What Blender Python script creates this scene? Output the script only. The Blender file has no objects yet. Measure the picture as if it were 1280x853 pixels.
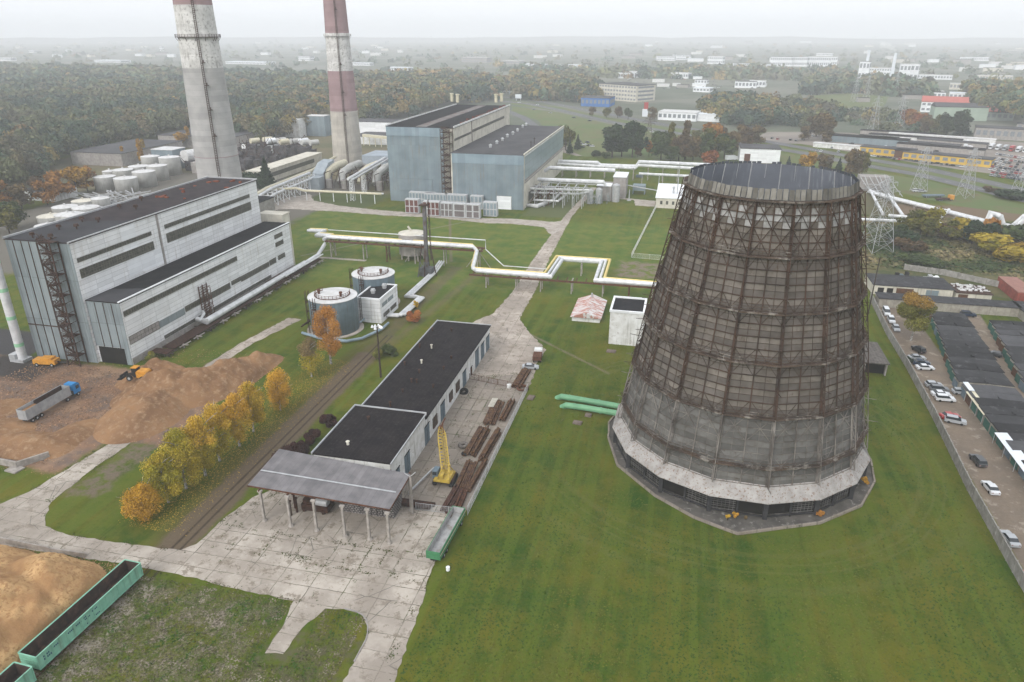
import bpy, math, random
import numpy as np
from math import sin, cos, pi, radians as R
from mathutils import Vector, noise as mnoise
random.seed(7); rng = np.random.default_rng(11)
SC = bpy.context.scene
COL = SC.collection
# ------------------------------------------------------------------ camera
CAM_H, PITCH, YAW, FPX = 85.0, R(23.1), R(13), 905.0
cd = bpy.data.cameras.new('camera'); cam = bpy.data.objects.new('camera', cd); COL.objects.link(cam)
cam.location = (0, 0, CAM_H); cam.rotation_euler = (pi/2 - PITCH, 0, YAW)
cd.sensor_width = 36; cd.lens = FPX/1280*36; cd.clip_start = 1; cd.clip_end = 30000
SC.camera = cam
# ------------------------------------------------------------------ sky, sun, exposure
SUN_EL, SUN_AZ = R(38), R(200)
w = bpy.data.worlds.new('World'); SC.world = w; w.use_nodes = True
nt = w.node_tree; nt.nodes.clear()
sky = nt.nodes.new('ShaderNodeTexSky'); sky.sky_type = 'NISHITA'; sky.sun_disc = False
sky.sun_elevation = SUN_EL; sky.sun_rotation = SUN_AZ; sky.air_density = 1.0; sky.dust_density = 6.0; sky.ozone_density = 1.0
hs = nt.nodes.new('ShaderNodeHueSaturation'); hs.inputs['Saturation'].default_value = 0.35
mixw = nt.nodes.new('ShaderNodeMix'); mixw.data_type = 'RGBA'; mixw.inputs['Factor'].default_value = 0.72
mixw.inputs[7].default_value = (6.5, 6.7, 7.05, 1)          # the closed cloud deck
bg = nt.nodes.new('ShaderNodeBackground'); bg.inputs['Strength'].default_value = 0.12
ow = nt.nodes.new('ShaderNodeOutputWorld')
nt.links.new(sky.outputs[0], hs.inputs['Color']); nt.links.new(hs.outputs[0], mixw.inputs[6])
nt.links.new(mixw.outputs[2], bg.inputs['Color']); nt.links.new(bg.outputs[0], ow.inputs[0])
sl = bpy.data.lights.new('sun', 'SUN'); sl.energy = 0.7; sl.angle = R(25); sl.color = (1, .97, .93)
so = bpy.data.objects.new('sun', sl); COL.objects.link(so)
so.rotation_euler = (pi/2 - SUN_EL, 0, pi - SUN_AZ)
so.location = (0, 0, 300)
SC.view_settings.view_transform = 'Standard'; SC.view_settings.look = 'None'
SC.view_settings.exposure = 0.88; SC.view_settings.gamma = 1.0
SC.cycles.max_bounces = 6; SC.cycles.diffuse_bounces = 2; SC.cycles.glossy_bounces = 2
SC.cycles.transmission_bounces = 2; SC.cycles.volume_bounces = 3; SC.cycles.transparent_max_bounces = 4
SC.cycles.use_denoising = True
HAZE = 0.00027
# ------------------------------------------------------------------ survey: a pixel of the photo to a point of the ground
_s, _c, _cy, _sy = sin(PITCH), cos(PITCH), cos(YAW), sin(YAW)
def at(u, v, z=0.0):
    x = (u-640)/FPX; y = (426.5-v)/FPX
    t = (z-CAM_H)/(-_s + y*_c); X, Y = x*t, (_c + y*_s)*t
    return (X*_cy - Y*_sy, X*_sy + Y*_cy)
# ------------------------------------------------------------------ mesh helpers
class MB:
    def __init__(s): s.v = []; s.f = []; s.m = []; s.c = []; s.mi = 0; s.col = None
    def face(s, pts):
        n = len(s.v); s.v += [tuple(p) for p in pts]; s.f.append(list(range(n, n+len(pts)))); s.m.append(s.mi); s.c.append(s.col)
    def _f(s, idx): s.f.append(idx); s.m.append(s.mi); s.c.append(s.col)
    def box(s, x0, y0, z0, x1, y1, z1):
        n = len(s.v)
        s.v += [(x0,y0,z0),(x1,y0,z0),(x1,y1,z0),(x0,y1,z0),(x0,y0,z1),(x1,y0,z1),(x1,y1,z1),(x0,y1,z1)]
        for f in ((0,3,2,1),(4,5,6,7),(0,1,5,4),(1,2,6,5),(2,3,7,6),(3,0,4,7)): s._f([n+i for i in f])
        return s
    def prism(s, poly, z0, z1, top=True, bottom=True):
        n = len(s.v); k = len(poly)
        s.v += [(p[0],p[1],z0) for p in poly] + [(p[0],p[1],z1) for p in poly]
        for i in range(k): s._f([n+i, n+(i+1)%k, n+k+(i+1)%k, n+k+i])
        if top: s._f([n+k+i for i in range(k)])
        if bottom: s._f([n+i for i in range(k-1,-1,-1)])
        return s
    def extrude_x(s, prof, x0, x1):      # profile in (y,z)
        n = len(s.v); k = len(prof)
        s.v += [(x0,p[0],p[1]) for p in prof] + [(x1,p[0],p[1]) for p in prof]
        for i in range(k): s._f([n+i, n+(i+1)%k, n+k+(i+1)%k, n+k+i])
        s._f([n+k+i for i in range(k)]); s._f([n+i for i in range(k-1,-1,-1)]); return s
    def beam(s, p, q, w=.2, h=None):
        h = h or w; p = Vector(p); q = Vector(q); d = (q-p)
        if d.length < 1e-6: return s
        d.normalize(); up = Vector((0,0,1)) if abs(d.z) < .95 else Vector((1,0,0))
        a = d.cross(up).normalized()*w/2; b = d.cross(a).normalized()*h/2
        n = len(s.v)
        for o in (p, q):
            for k in (-a-b, a-b, a+b, -a+b): s.v.append(tuple(o+k))
        for f in ((0,1,2,3),(7,6,5,4),(0,4,5,1),(1,5,6,2),(2,6,7,3),(3,7,4,0)): s._f([n+i for i in f])
        return s
    def tube(s, pts, r=.2, n=8, r1=None, cap=True):
        pts = [Vector(p) for p in pts]; m = len(pts); base = len(s.v)
        for i, p in enumerate(pts):
            d = (pts[min(i+1,m-1)] - pts[max(i-1,0)]).normalized()
            if 0 < i < m-1:
                d1 = (pts[i]-pts[i-1]).normalized(); d2 = (pts[i+1]-pts[i]).normalized()
                k = 1/max(.5, math.sqrt(max(.01, (1+d1.dot(d2))/2)))
            else: k = 1
            up = Vector((0,0,1)) if abs(d.z) < .9 else Vector((0,1,0))
            a = d.cross(up).normalized(); b = d.cross(a).normalized()
            rr = (r if r1 is None else r + (r1-r)*i/(m-1))*(k if n > 4 else 1)
            for j in range(n):
                t = 2*pi*(j+.5)/n; s.v.append(tuple(p + a*(rr*cos(t)) + b*(rr*sin(t))))
        for i in range(m-1):
            for j in range(n):
                j2 = (j+1) % n
                s._f([base+i*n+j, base+i*n+j2, base+(i+1)*n+j2, base+(i+1)*n+j])
        if cap:
            s._f([base+j for j in range(n-1,-1,-1)]); s._f([base+(m-1)*n+j for j in range(n)])
        return s
    def cyl(s, cx, cy, z0, z1, r0, r1=None, n=16, top=True, bottom=True):
        r1 = r0 if r1 is None else r1; b = len(s.v)
        for z, r in ((z0,r0),(z1,r1)):
            for j in range(n): t = 2*pi*j/n; s.v.append((cx+r*cos(t), cy+r*sin(t), z))
        for j in range(n): s._f([b+j, b+(j+1)%n, b+n+(j+1)%n, b+n+j])
        if top: s._f([b+n+j for j in range(n)])
        if bottom: s._f([b+j for j in range(n-1,-1,-1)])
        return s
    def build(s, name, mats, parent=None, smooth=False, world=True, label=None, colors=False):
        me = bpy.data.meshes.new(name)
        o_ = ORG.get(parent.name, (0,0,0)) if (parent and world) else (0,0,0)
        me.from_pydata([(a-o_[0], b-o_[1], c-o_[2]) for a,b,c in s.v], [], s.f)
        if not isinstance(mats, (list,tuple)): mats = [mats]
        for m in mats: me.materials.append(m)
        if len(mats) > 1: me.polygons.foreach_set('material_index', s.m)
        if smooth: me.polygons.foreach_set('use_smooth', [True]*len(s.f))
        if colors:
            ca = me.color_attributes.new('Col', 'FLOAT_COLOR', 'CORNER'); arr = []
            for f, c in zip(s.f, s.c): arr += list(c or (.5,.5,.5,1))*len(f)
            ca.data.foreach_set('color', arr)
        o = bpy.data.objects.new(name, me); COL.objects.link(o)
        if parent: o.parent = parent; ORG[o.name] = o_
        if label: o['label'] = label
        return o
ORG = {}
def tag(o, label=None, cat=None, group=None, kind=None):
    if label: o['label'] = label
    if cat: o['category'] = cat
    if group: o['group'] = group
    if kind: o['kind'] = kind
    return o
def thing(name, label, cat, loc=(0,0,0), rz=0, group=None, local=False):
    o = bpy.data.objects.new(name, None); COL.objects.link(o); o.empty_display_size = .5
    o.location = loc; o.rotation_euler = (0,0,rz); ORG[o.name] = (0,0,0) if local else tuple(loc)
    return tag(o, label, cat, group)
def copy_tree(root, loc, rz=None, label=None, scale=None, group=None):
    def rec(o, par):
        c = o.copy(); COL.objects.link(c)
        if par: c.parent = par
        for ch in list(o.children): rec(ch, c)
        return c
    kids = list(root.children)
    c = root.copy(); COL.objects.link(c); c.location = loc
    if rz is not None: c.rotation_euler = (0,0,rz)
    if scale: c.scale = scale
    if label: c['label'] = label
    if group: c['group'] = group
    for k in kids: rec(k, c)
    return c
def structure(name, mb, m, **k):
    return tag(mb.build(name, m, **k), kind='structure')
ORD = ['first','second','third','fourth','fifth','sixth','seventh','eighth','ninth','tenth','eleventh','twelfth','thirteenth','fourteenth','fifteenth','sixteenth','seventeenth','eighteenth','nineteenth','twentieth']
# ------------------------------------------------------------------ materials
def new_mat(name):
    m = bpy.data.materials.new(name); m.use_nodes = True
    return m, m.node_tree, m.node_tree.nodes['Principled BSDF']
def L(nt, a, b): nt.links.new(a, b)
def N(nt, t, **k):
    n = nt.nodes.new(t)
    for a, b in k.items():
        if hasattr(n, a): setattr(n, a, b)
        else: n.inputs[a.replace('_', ' ')].default_value = b
    return n
def mixc(nt, fac, a, b, mode='MIX'):
    n = nt.nodes.new('ShaderNodeMix'); n.data_type = 'RGBA'; n.blend_type = mode
    for sock, val in ((0, fac), (6, a), (7, b)):
        if hasattr(val, 'links') or hasattr(val, 'is_linked'): nt.links.new(val, n.inputs[sock])
        elif sock == 0: n.inputs[0].default_value = val
        else: n.inputs[sock].default_value = (*val[:3], 1)
    return n.outputs[2]
def ramp(nt, src, a, b):
    n = nt.nodes.new('ShaderNodeMapRange'); n.inputs[1].default_value = a; n.inputs[2].default_value = b
    n.interpolation_type = 'SMOOTHSTEP'; nt.links.new(src, n.inputs[0]); return n.outputs[0]
def noise_(nt, vec, scale, detail=3, rough=.55, sx=None):
    if sx:
        mp = nt.nodes.new('ShaderNodeMapping'); mp.inputs['Scale'].default_value = sx; nt.links.new(vec, mp.inputs[0]); vec = mp.outputs[0]
    n = nt.nodes.new('ShaderNodeTexNoise'); n.inputs['Scale'].default_value = scale; n.inputs['Detail'].default_value = detail
    n.inputs['Roughness'].default_value = rough; nt.links.new(vec, n.inputs['Vector']); return n.outputs['Fac']
def mat(name, c1, c2=None, scale=.5, rough=.85, metal=0., streak=None, panel=None, dirt=None, attr=False, coord='Object', bump=0., spec=None):
    """two-tone noise; panel=(w,h,mortar,dark) joint lines on walls or floors ('floor'); streak=(colour,amount) vertical runs; dirt=(colour,lo,hi)"""
    m, nt, b = new_mat(name)
    b.inputs['Roughness'].default_value = rough; b.inputs['Metallic'].default_value = metal
    b.inputs['Specular IOR Level'].default_value = spec if spec is not None else (.08 if rough > .7 else .3)
    if rough == .85: b.inputs['Roughness'].default_value = 1.0
    tc = nt.nodes.new('ShaderNodeTexCoord'); vec = tc.outputs[coord] if coord != 'World' else nt.nodes.new('ShaderNodeNewGeometry').outputs['Position']
    c2 = c2 or tuple(x*.8 for x in c1)
    f = ramp(nt, noise_(nt, vec, scale, 4), .3, .7)
    if attr:
        at_ = nt.nodes.new('ShaderNodeAttribute'); at_.attribute_name = 'Col'
        col = mixc(nt, f, at_.outputs['Color'], mixc(nt, 1.0, at_.outputs['Color'], c2, 'MULTIPLY'))
    else: col = mixc(nt, f, c1, c2)
    if panel:
        sp = nt.nodes.new('ShaderNodeSeparateXYZ'); L(nt, vec, sp.inputs[0])
        cb = nt.nodes.new('ShaderNodeCombineXYZ')
        if panel[4:] == ('floor',): L(nt, sp.outputs[1], cb.inputs[0]); L(nt, sp.outputs[0], cb.inputs[1])
        else:
            ad = nt.nodes.new('ShaderNodeMath'); L(nt, sp.outputs[0], ad.inputs[0]); L(nt, sp.outputs[1], ad.inputs[1])
            L(nt, ad.outputs[0], cb.inputs[0]); L(nt, sp.outputs[2], cb.inputs[1])
        br = nt.nodes.new('ShaderNodeTexBrick'); L(nt, cb.outputs[0], br.inputs['Vector'])
        br.offset = .5 if panel[4:] == ('brick',) else 0.0
        br.inputs['Scale'].default_value = 1; br.inputs['Brick Width'].default_value = panel[0]; br.inputs['Row Height'].default_value = panel[1]
        br.inputs['Mortar Size'].default_value = panel[2]; br.inputs['Mortar Smooth'].default_value = .2
        br.inputs['Color1'].default_value = (1,1,1,1); br.inputs['Color2'].default_value = (.82,.82,.82,1)
        br.inputs['Mortar'].default_value = (*([panel[3]]*3), 1)
        col = mixc(nt, 1.0, col, br.outputs['Color'], 'MULTIPLY')
    if streak:
        f2 = noise_(nt, vec, 1.0, 3, .6, sx=(1.6,1.6,.09)); f3 = noise_(nt, vec, .12, 2)
        mu = nt.nodes.new('ShaderNodeMath'); mu.operation = 'MULTIPLY'
        L(nt, ramp(nt, f2, .5, .72), mu.inputs[0]); L(nt, ramp(nt, f3, .35, .65), mu.inputs[1])
        m2 = nt.nodes.new('ShaderNodeMath'); m2.operation = 'MULTIPLY'; L(nt, mu.outputs[0], m2.inputs[0]); m2.inputs[1].default_value = streak[1]
        col = mixc(nt, m2.outputs[0], col, streak[0])
    if dirt:
        fd = ramp(nt, noise_(nt, vec, dirt[3] if len(dirt) > 3 else 1.5, 5, .7), dirt[1], dirt[2]); col = mixc(nt, fd, col, dirt[0])
    L(nt, col, b.inputs['Base Color'])
    if bump:
        bp = nt.nodes.new('ShaderNodeBump'); bp.inputs['Strength'].default_value = bump; bp.inputs['Distance'].default_value = .3
        L(nt, noise_(nt, vec, scale*4, 5, .7), bp.inputs['Height']); L(nt, bp.outputs[0], b.inputs['Normal'])
    return m
M = {}
M['white_panel'] = mat('white_wall_panels', (.82,.83,.84), (.75,.76,.77), .35, panel=(6,1.25,.045,.5), streak=((.4,.37,.32),.5), dirt=((.48,.44,.39),.66,.8,.3))
M['white_new'] = mat('new_white_panels', (.84,.86,.88), (.78,.8,.82), .4, panel=(6,1.25,.03,.75))
M['pale_wall'] = mat('cream_wall', (.62,.59,.51), (.48,.455,.39), .3, streak=((.2,.18,.15),.5), dirt=((.27,.24,.2),.6,.75,.8))
M['white_plaster'] = mat('white_plaster', (.72,.73,.73), (.56,.56,.54), .5, streak=((.22,.21,.19),.7), dirt=((.3,.27,.24),.56,.72,.9))
M['blue_panel'] = mat('blue_grey_cladding', (.21,.265,.295), (.165,.215,.245), .15, panel=(2.0,30,.05,.75), streak=((.2,.13,.08),.5), rough=.6)
M['blue_panel2'] = mat('grey_blue_cladding', (.25,.29,.305), (.18,.215,.23), .12, panel=(3.7,12,.07,.55), streak=((.3,.36,.38),.7), rough=.6)
M['concrete_wall'] = mat('concrete_wall', (.34,.32,.3), (.25,.23,.22), .6, streak=((.12,.11,.1),.5))
M['roof_dark'] = mat('bitumen_roof', (.02,.02,.023), (.013,.013,.015), .15, dirt=((.038,.034,.032),.5,.75,.5), bump=.2)
M['roof_felt'] = mat('felt_roof_with_seams', (.02,.017,.018), (.011,.01,.012), .3, panel=(9,1.0,.03,1.9,'floor'), dirt=((.036,.031,.031),.5,.7,1.2))
M['roof_grey'] = mat('grey_felt_roof', (.085,.085,.09), (.06,.06,.065), .08, dirt=((.14,.135,.13),.55,.8,.4))
M['roof_brown'] = mat('brown_roof', (.045,.036,.038), (.03,.026,.029), .2, dirt=((.13,.05,.03),.68,.78,.3))
M['roof_corr'] = mat('corrugated_roof', (.21,.2,.205), (.15,.145,.15), .4, panel=(30,1.1,.04,.75,'floor'), dirt=((.1,.09,.09),.6,.8,1.2), rough=.8)
M['window'] = mat('dirty_glazing', (.035,.035,.03), (.07,.07,.055), .9, rough=.35, panel=(1.0,1.3,.07,2.4), spec=.5)
M['dark'] = mat('dark_opening', (.02,.018,.016), (.012,.012,.012), .5)
M['rust'] = mat('rusty_steel', (.13,.055,.03), (.06,.035,.028), 2.0, rough=.9)
M['rust_dark'] = mat('dark_rust_steel', (.07,.036,.026), (.035,.024,.02), 1.5, rough=.9)
M['steel'] = mat('galvanised_steel', (.45,.46,.47), (.34,.35,.36), .8, rough=.5, metal=.2, streak=((.25,.2,.17),.3))
M['pipe_white'] = mat('silver_pipe_jacket', (.68,.69,.7), (.5,.51,.52), .5, rough=.45, metal=.15)
M['pipe_yellow'] = mat('yellow_gas_pipe', (.72,.56,.2), (.58,.46,.18), .8, rough=.5)
M['pipe_cream'] = mat('cream_pipe', (.6,.56,.42), (.5,.46,.34), .8, rough=.5)
M['green_pipe'] = mat('green_pipe', (.16,.36,.2), (.12,.28,.16), .4, rough=.5, streak=((.1,.16,.1),.4))
M['tank_blue'] = mat('blue_tank_shell', (.17,.23,.27), (.13,.18,.21), .4, panel=(1.2,20,.05,.8), rough=.6, streak=((.1,.07,.06),.5))
M['tank_white'] = mat('white_tank_shell', (.5,.5,.48), (.4,.4,.38), .3, streak=((.22,.2,.18),.5))
M['tank_roof'] = mat('white_tank_roof', (.6,.6,.6), (.47,.47,.46), .4, dirt=((.3,.2,.17),.6,.75,.6))
M['concrete_post'] = mat('concrete_post', (.36,.33,.3), (.24,.22,.2), 1.0, streak=((.15,.14,.13),.4))
M['grey_door'] = mat('blue_grey_door', (.15,.19,.22), (.11,.15,.18), 1)
M['yellow'] = mat('faded_yellow_paint', (.5,.36,.05), (.36,.25,.06), 1.5, rough=.6, dirt=((.1,.06,.04),.62,.75,2))
M['orange_paint'] = mat('orange_machine_paint', (.6,.28,.03), (.45,.2,.03), 1.5, rough=.5)
M['black'] = mat('black_rubber', (.02,.02,.02), (.03,.03,.03), 2)
M['glass'] = mat('car_glass', (.02,.025,.03), (.03,.035,.04), 1, rough=.12, spec=.6)
M['red_band'] = mat('faded_red_band', (.34,.235,.24), (.28,.19,.195), .15, streak=((.3,.22,.2),.3), panel=(40,2.6,.05,.85))
M['chim_white'] = mat('peeling_white_band', (.68,.67,.65), (.54,.53,.51), .2, streak=((.2,.18,.16),.9), dirt=((.25,.24,.23),.5,.7,.8), panel=(40,2.6,.05,.85))
M['chim_con'] = mat('chimney_concrete', (.42,.41,.4), (.34,.335,.33), .2, streak=((.38,.37,.36),.6), panel=(40,2.6,.06,.75))
M['chim_warm'] = mat('warm_chimney_concrete', (.5,.47,.41), (.42,.39,.35), .2, streak=((.25,.22,.19),.6), panel=(40,2.6,.05,.85))
M['bark'] = mat('bark', (.06,.045,.035), (.035,.028,.022), 3)
M['birch_bark'] = mat('birch_bark', (.5,.49,.46), (.12,.1,.09), 3)
def foliage_mat():
    m, nt, b = new_mat('foliage'); a = nt.nodes.new('ShaderNodeAttribute'); a.attribute_name = 'Col'
    L(nt, a.outputs['Color'], b.inputs['Base Color']); b.inputs['Roughness'].default_value = .8; b.inputs['Specular IOR Level'].default_value = .15
    return m
M['leaf'] = foliage_mat()
# ================================================================== GROUND
def mth(nt, op, a, b=None):
    n = nt.nodes.new('ShaderNodeMath'); n.operation = op
    for i, v in enumerate((a, b)):
        if v is None: continue
        if isinstance(v, (int, float)): n.inputs[i].default_value = v
        else: L(nt, v, n.inputs[i])
    return n.outputs[0]
def ground_mat():
    m, nt, b = new_mat('ground_cover'); b.inputs['Roughness'].default_value = .95; b.inputs['Specular IOR Level'].default_value = .1
    g = nt.nodes.new('ShaderNodeNewGeometry'); P = g.outputs['Position']
    sp = nt.nodes.new('ShaderNodeSeparateXYZ'); L(nt, P, sp.inputs[0]); X, Y = sp.outputs[0], sp.outputs[1]
    wob = mth(nt, 'SUBTRACT', noise_(nt, P, .22, 5, .7), .5); wob2 = mth(nt, 'SUBTRACT', noise_(nt, P, .02, 4, .65), .5)
    def rect(x0, x1, y0, y1, amp=2., soft=.6, far=False):
        dx = mth(nt, 'SUBTRACT', mth(nt, 'ABSOLUTE', mth(nt, 'SUBTRACT', X, (x0+x1)/2)), (x1-x0)/2)
        dy = mth(nt, 'SUBTRACT', mth(nt, 'ABSOLUTE', mth(nt, 'SUBTRACT', Y, (y0+y1)/2)), (y1-y0)/2)
        d = mth(nt, 'ADD', mth(nt, 'MAXIMUM', dx, dy), mth(nt, 'MULTIPLY', wob2 if far else wob, amp*2))
        return ramp(nt, d, soft, -soft)
    def band(x0, y0, x1, y1, wd, amp=1., soft=.5):
        ln = math.hypot(x1-x0, y1-y0); ux, uy = (x1-x0)/ln, (y1-y0)/ln; mx, my = (x0+x1)/2, (y0+y1)/2
        a = mth(nt, 'ADD', mth(nt, 'MULTIPLY', mth(nt, 'SUBTRACT', X, mx), ux), mth(nt, 'MULTIPLY', mth(nt, 'SUBTRACT', Y, my), uy))
        c = mth(nt, 'ADD', mth(nt, 'MULTIPLY', mth(nt, 'SUBTRACT', X, mx), -uy), mth(nt, 'MULTIPLY', mth(nt, 'SUBTRACT', Y, my), ux))
        d = mth(nt, 'MAXIMUM', mth(nt, 'SUBTRACT', mth(nt, 'ABSOLUTE', a), ln/2), mth(nt, 'SUBTRACT', mth(nt, 'ABSOLUTE', c), wd/2))
        return ramp(nt, mth(nt, 'ADD', d, mth(nt, 'MULTIPLY', wob, amp*2)), soft, -soft)
    # lawn: green to olive patches, mowing stripes, fine tufts
    big = ramp(nt, noise_(nt, P, .035, 4, .6), .36, .66); mid = ramp(nt, noise_(nt, P, .16, 5, .65), .35, .68)
    fine = noise_(nt, P, 1.6, 5, .8); stripe = ramp(nt, noise_(nt, P, 1, 3, .6, sx=(.42, .014, 1)), .44, .58)
    col = mixc(nt, big, (.02,.062,.004), (.078,.092,.006))
    col = mixc(nt, mth(nt, 'MULTIPLY', mid, .6), col, (.135,.115,.014))
    col = mixc(nt, mth(nt, 'MULTIPLY', stripe, .55), col, (.085,.12,.014))
    col = mixc(nt, mth(nt, 'MULTIPLY', ramp(nt, noise_(nt, P, .5, 5, .75), .56, .74), .55), col, (.02,.055,.005))
    col = mixc(nt, mth(nt, 'MULTIPLY', ramp(nt, fine, .5, .68), .5), col, (.11,.1,.03)); col = mixc(nt, mth(nt, 'MULTIPLY', ramp(nt, fine, .46, .34), .45), col, (.02,.045,.006))
    # lawns north of the pipe bridge are paler and cooler
    nrt = rect(-210, 10, 236, 345, 0, 6)
    col = mixc(nt, mth(nt, 'MULTIPLY', nrt, .6), col, mixc(nt, mid, (.07,.125,.02), (.14,.16,.035)))
    # wilder ground beyond the plant
    wild = mixc(nt, ramp(nt, noise_(nt, P, .012, 5, .65), .38, .62), (.085,.09,.045), (.15,.125,.075))
    far_ = mixc(nt, ramp(nt, noise_(nt, P, .0045, 5, .7), .42, .6), (.085,.1,.07), (.15,.15,.12))
    col = mixc(nt, ramp(nt, mth(nt, 'ADD', Y, mth(nt, 'MULTIPLY', wob2, 120)), 640, 760), col, far_)
    rough_e = rect(66, 400, 268, 392, 3, 3)
    col = mixc(nt, rough_e, col, mixc(nt, ramp(nt, noise_(nt, P, .06, 5, .7), .35, .62), (.045,.062,.02), (.125,.105,.05)))
    col = mixc(nt, mth(nt, 'MULTIPLY', rect(62, 120, 392, 480, 6, 4), .7), col, (.11,.088,.06))
    col = mixc(nt, rect(110, 235, 395, 425, 5, 4), col, (.14,.1,.065))
    ind = rect(-440, -160, 350, 640, 8, 4); col = mixc(nt, ind, col, wild)
    col = mixc(nt, rect(-330, -182, 215, 420, 6, 3), col, (.13,.12,.1))
    grass2 = rect(-200, -160, 345, 385, 3, 2); col = mixc(nt, grass2, col, (.07,.09,.03))
    col = mixc(nt, rect(-76, -52, 352, 420, 3, 2), col, (.085,.1,.038))
    # dirt
    dirt = mixc(nt, mid, (.13,.1,.075), (.085,.062,.045)); dirt2 = mixc(nt, fine, (.1,.075,.055), (.24,.19,.14))
    col = mixc(nt, mth(nt, 'MULTIPLY', rect(-89, -84.5, 88, 240, 2.5, 1.5), .5), col, (.1,.08,.03))
    col = mixc(nt, mth(nt, 'MULTIPLY', mth(nt, 'ADD', rect(-86.2, -79.4, 86, 176, 1.4, .8), mth(nt, 'MULTIPLY', rect(-85, -80.5, 176, 262, 2.4, 1.2), .6)), .95), col, mixc(nt, fine, (.075,.052,.034), (.15,.115,.08)))
    for x in (-82.9, -81.2): col = mixc(nt, mth(nt, 'MULTIPLY', rect(x-.22, x+.22, 80, 190, .25, .2), .8), col, (.03,.022,.018))
    # chip yard: trodden orange-brown chips
    chip = mixc(nt, fine, (.14,.075,.045), (.29,.18,.115)); chip = mixc(nt, mid, chip, (.13,.1,.085))
    chip = mixc(nt, mth(nt, 'MULTIPLY', ramp(nt, noise_(nt, P, .09, 4, .6), .5, .66), .8), chip, (.3,.2,.13))
    col = mixc(nt, rect(-240, -121, 104, 151.5, 3, 1.2), col, chip)
    col = mixc(nt, rect(-124, -108, 118, 160, 3, 1.0), col, chip)
    col = mixc(nt, rect(-185, -163, 139, 152, 2.5, 2), col, (.045,.04,.038))
    col = mixc(nt, rect(-260, -177, 152, 168, 1, .6), col, (.05,.048,.05))
    col = mixc(nt, mth(nt, 'MULTIPLY', rect(-114, -107.5, 98, 118, 5, 1.5), ramp(nt, noise_(nt, P, .35, 5, .7), .36, .56)), col, mixc(nt, fine, (.07,.055,.035), (.2,.16,.12)))
    # bare rubbly lawn at the bottom left
    bare = mth(nt, 'MULTIPLY', rect(-92, -57, 40, 79, 3, 2), ramp(nt, noise_(nt, P, .3, 7, .82), .44, .6))
    col = mixc(nt, bare, col, mixc(nt, ramp(nt, noise_(nt, P, 2.5, 5, .85), .4, .6), (.06,.052,.034), (.26,.22,.18)))
    bare2 = mth(nt, 'MULTIPLY', rect(-90, -79, 40, 79, 2, 1), ramp(nt, noise_(nt, P, .4, 5, .7), .44, .6)); col = mixc(nt, bare2, col, (.27,.235,.2))
    # sheds lane and second lane
    lane = mixc(nt, fine, (.12,.09,.065), (.27,.22,.17)); lane = mixc(nt, mth(nt, 'MULTIPLY', mid, .5), lane, (.12,.1,.085)); lane = mixc(nt, mth(nt, 'MULTIPLY', ramp(nt, noise_(nt, P, .3, 5, .7), .55, .65), .6), lane, (.34,.3,.25))
    col = mixc(nt, band(72.8, 255, 67.6, 60, 11.5, .3, .4), col, lane); col = mixc(nt, band(95.6, 250, 89.5, 196, 7.5, .3, .4), col, lane); col = mixc(nt, band(90, 200, 88.5, 120, 6.5, .3, .4), col, lane)
    col = mixc(nt, rect(-56, 70, 40, 62, 0, 3), col, col)
    # foot paths and gravel
    for a in ((-206,352,-150,352,9), (-206,352,-140,330,6), (-150,352,-57,322,7), (-57,322,-50,330,10)): pass
    col = mixc(nt, mth(nt, 'MULTIPLY', rect(-55, -40.5, 40, 76, 1.0, .5), ramp(nt, noise_(nt, P, .4, 5, .7), .42, .6)), col, mixc(nt, fine, (.11,.095,.06), (.07,.075,.03)))
    col = mixc(nt, mth(nt, 'MULTIPLY', band(-112, 345, -87, 268, 1.1, .6, .5), .8), col, (.15,.125,.08))
    col = mixc(nt, mth(nt, 'MULTIPLY', band(-100, 334, -150, 262, 1.1, .5, .5), .8), col, (.19,.17,.12))
    col = mixc(nt, mth(nt, 'MULTIPLY', band(-46, 205, -14, 178, .9, .5, .4), .7), col, (.17,.14,.1))
    col = mixc(nt, mth(nt, 'MULTIPLY', band(-72, 262, -80, 180, 3, 2, 1.5), .5), col, (.13,.1,.06))
    col = mixc(nt, mth(nt, 'MULTIPLY', rect(-21, -4, 264, 284, 5, 2), ramp(nt, noise_(nt, P, .3, 5, .7), .4, .56)), col, mixc(nt, fine, (.08,.06,.04), (.27,.22,.17)))
    rr = nt.nodes.new('ShaderNodeVectorMath'); rr.operation = 'DISTANCE'; L(nt, P, rr.inputs[0]); rr.inputs[1].default_value = (14, 150, 0)
    rw = mth(nt, 'ADD', rr.outputs['Value'], mth(nt, 'MULTIPLY', wob, 1.2))
    for r_, wd_, a_ in ((40.5,.9,.3),(43,.35,.35),(45,.35,.35),(49.5,1.4,.22)):
        col = mixc(nt, mth(nt, 'MULTIPLY', mth(nt, 'MULTIPLY', ramp(nt, mth(nt, 'ABSOLUTE', mth(nt, 'SUBTRACT', rw, r_)), wd_, wd_*.4), a_), rect(-20, 60, 80, 215, 6, 6)), col, (.12,.125,.04))
    # tractor turns on the big lawn
    for a in ((-20,112,10,105,1.2), (-26,95,-10,110,1.0), (35,128,62,120,1.2), (-14,70,-6,104,1.6), (8,60,11,98,1.3)):
        col = mixc(nt, mth(nt, 'MULTIPLY', band(*a, .9, .9), .16), col, (.12,.12,.04))
    L(nt, col, b.inputs['Base Color'])
    bp = nt.nodes.new('ShaderNodeBump'); bp.inputs['Strength'].default_value = .5; bp.inputs['Distance'].default_value = .25
    L(nt, noise_(nt, P, 1.1, 6, .75), bp.inputs['Height']); L(nt, bp.outputs[0], b.inputs['Normal'])
    return m
gm = ground_mat()
b = MB(); n_ = 24; S_ = 8900
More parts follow.
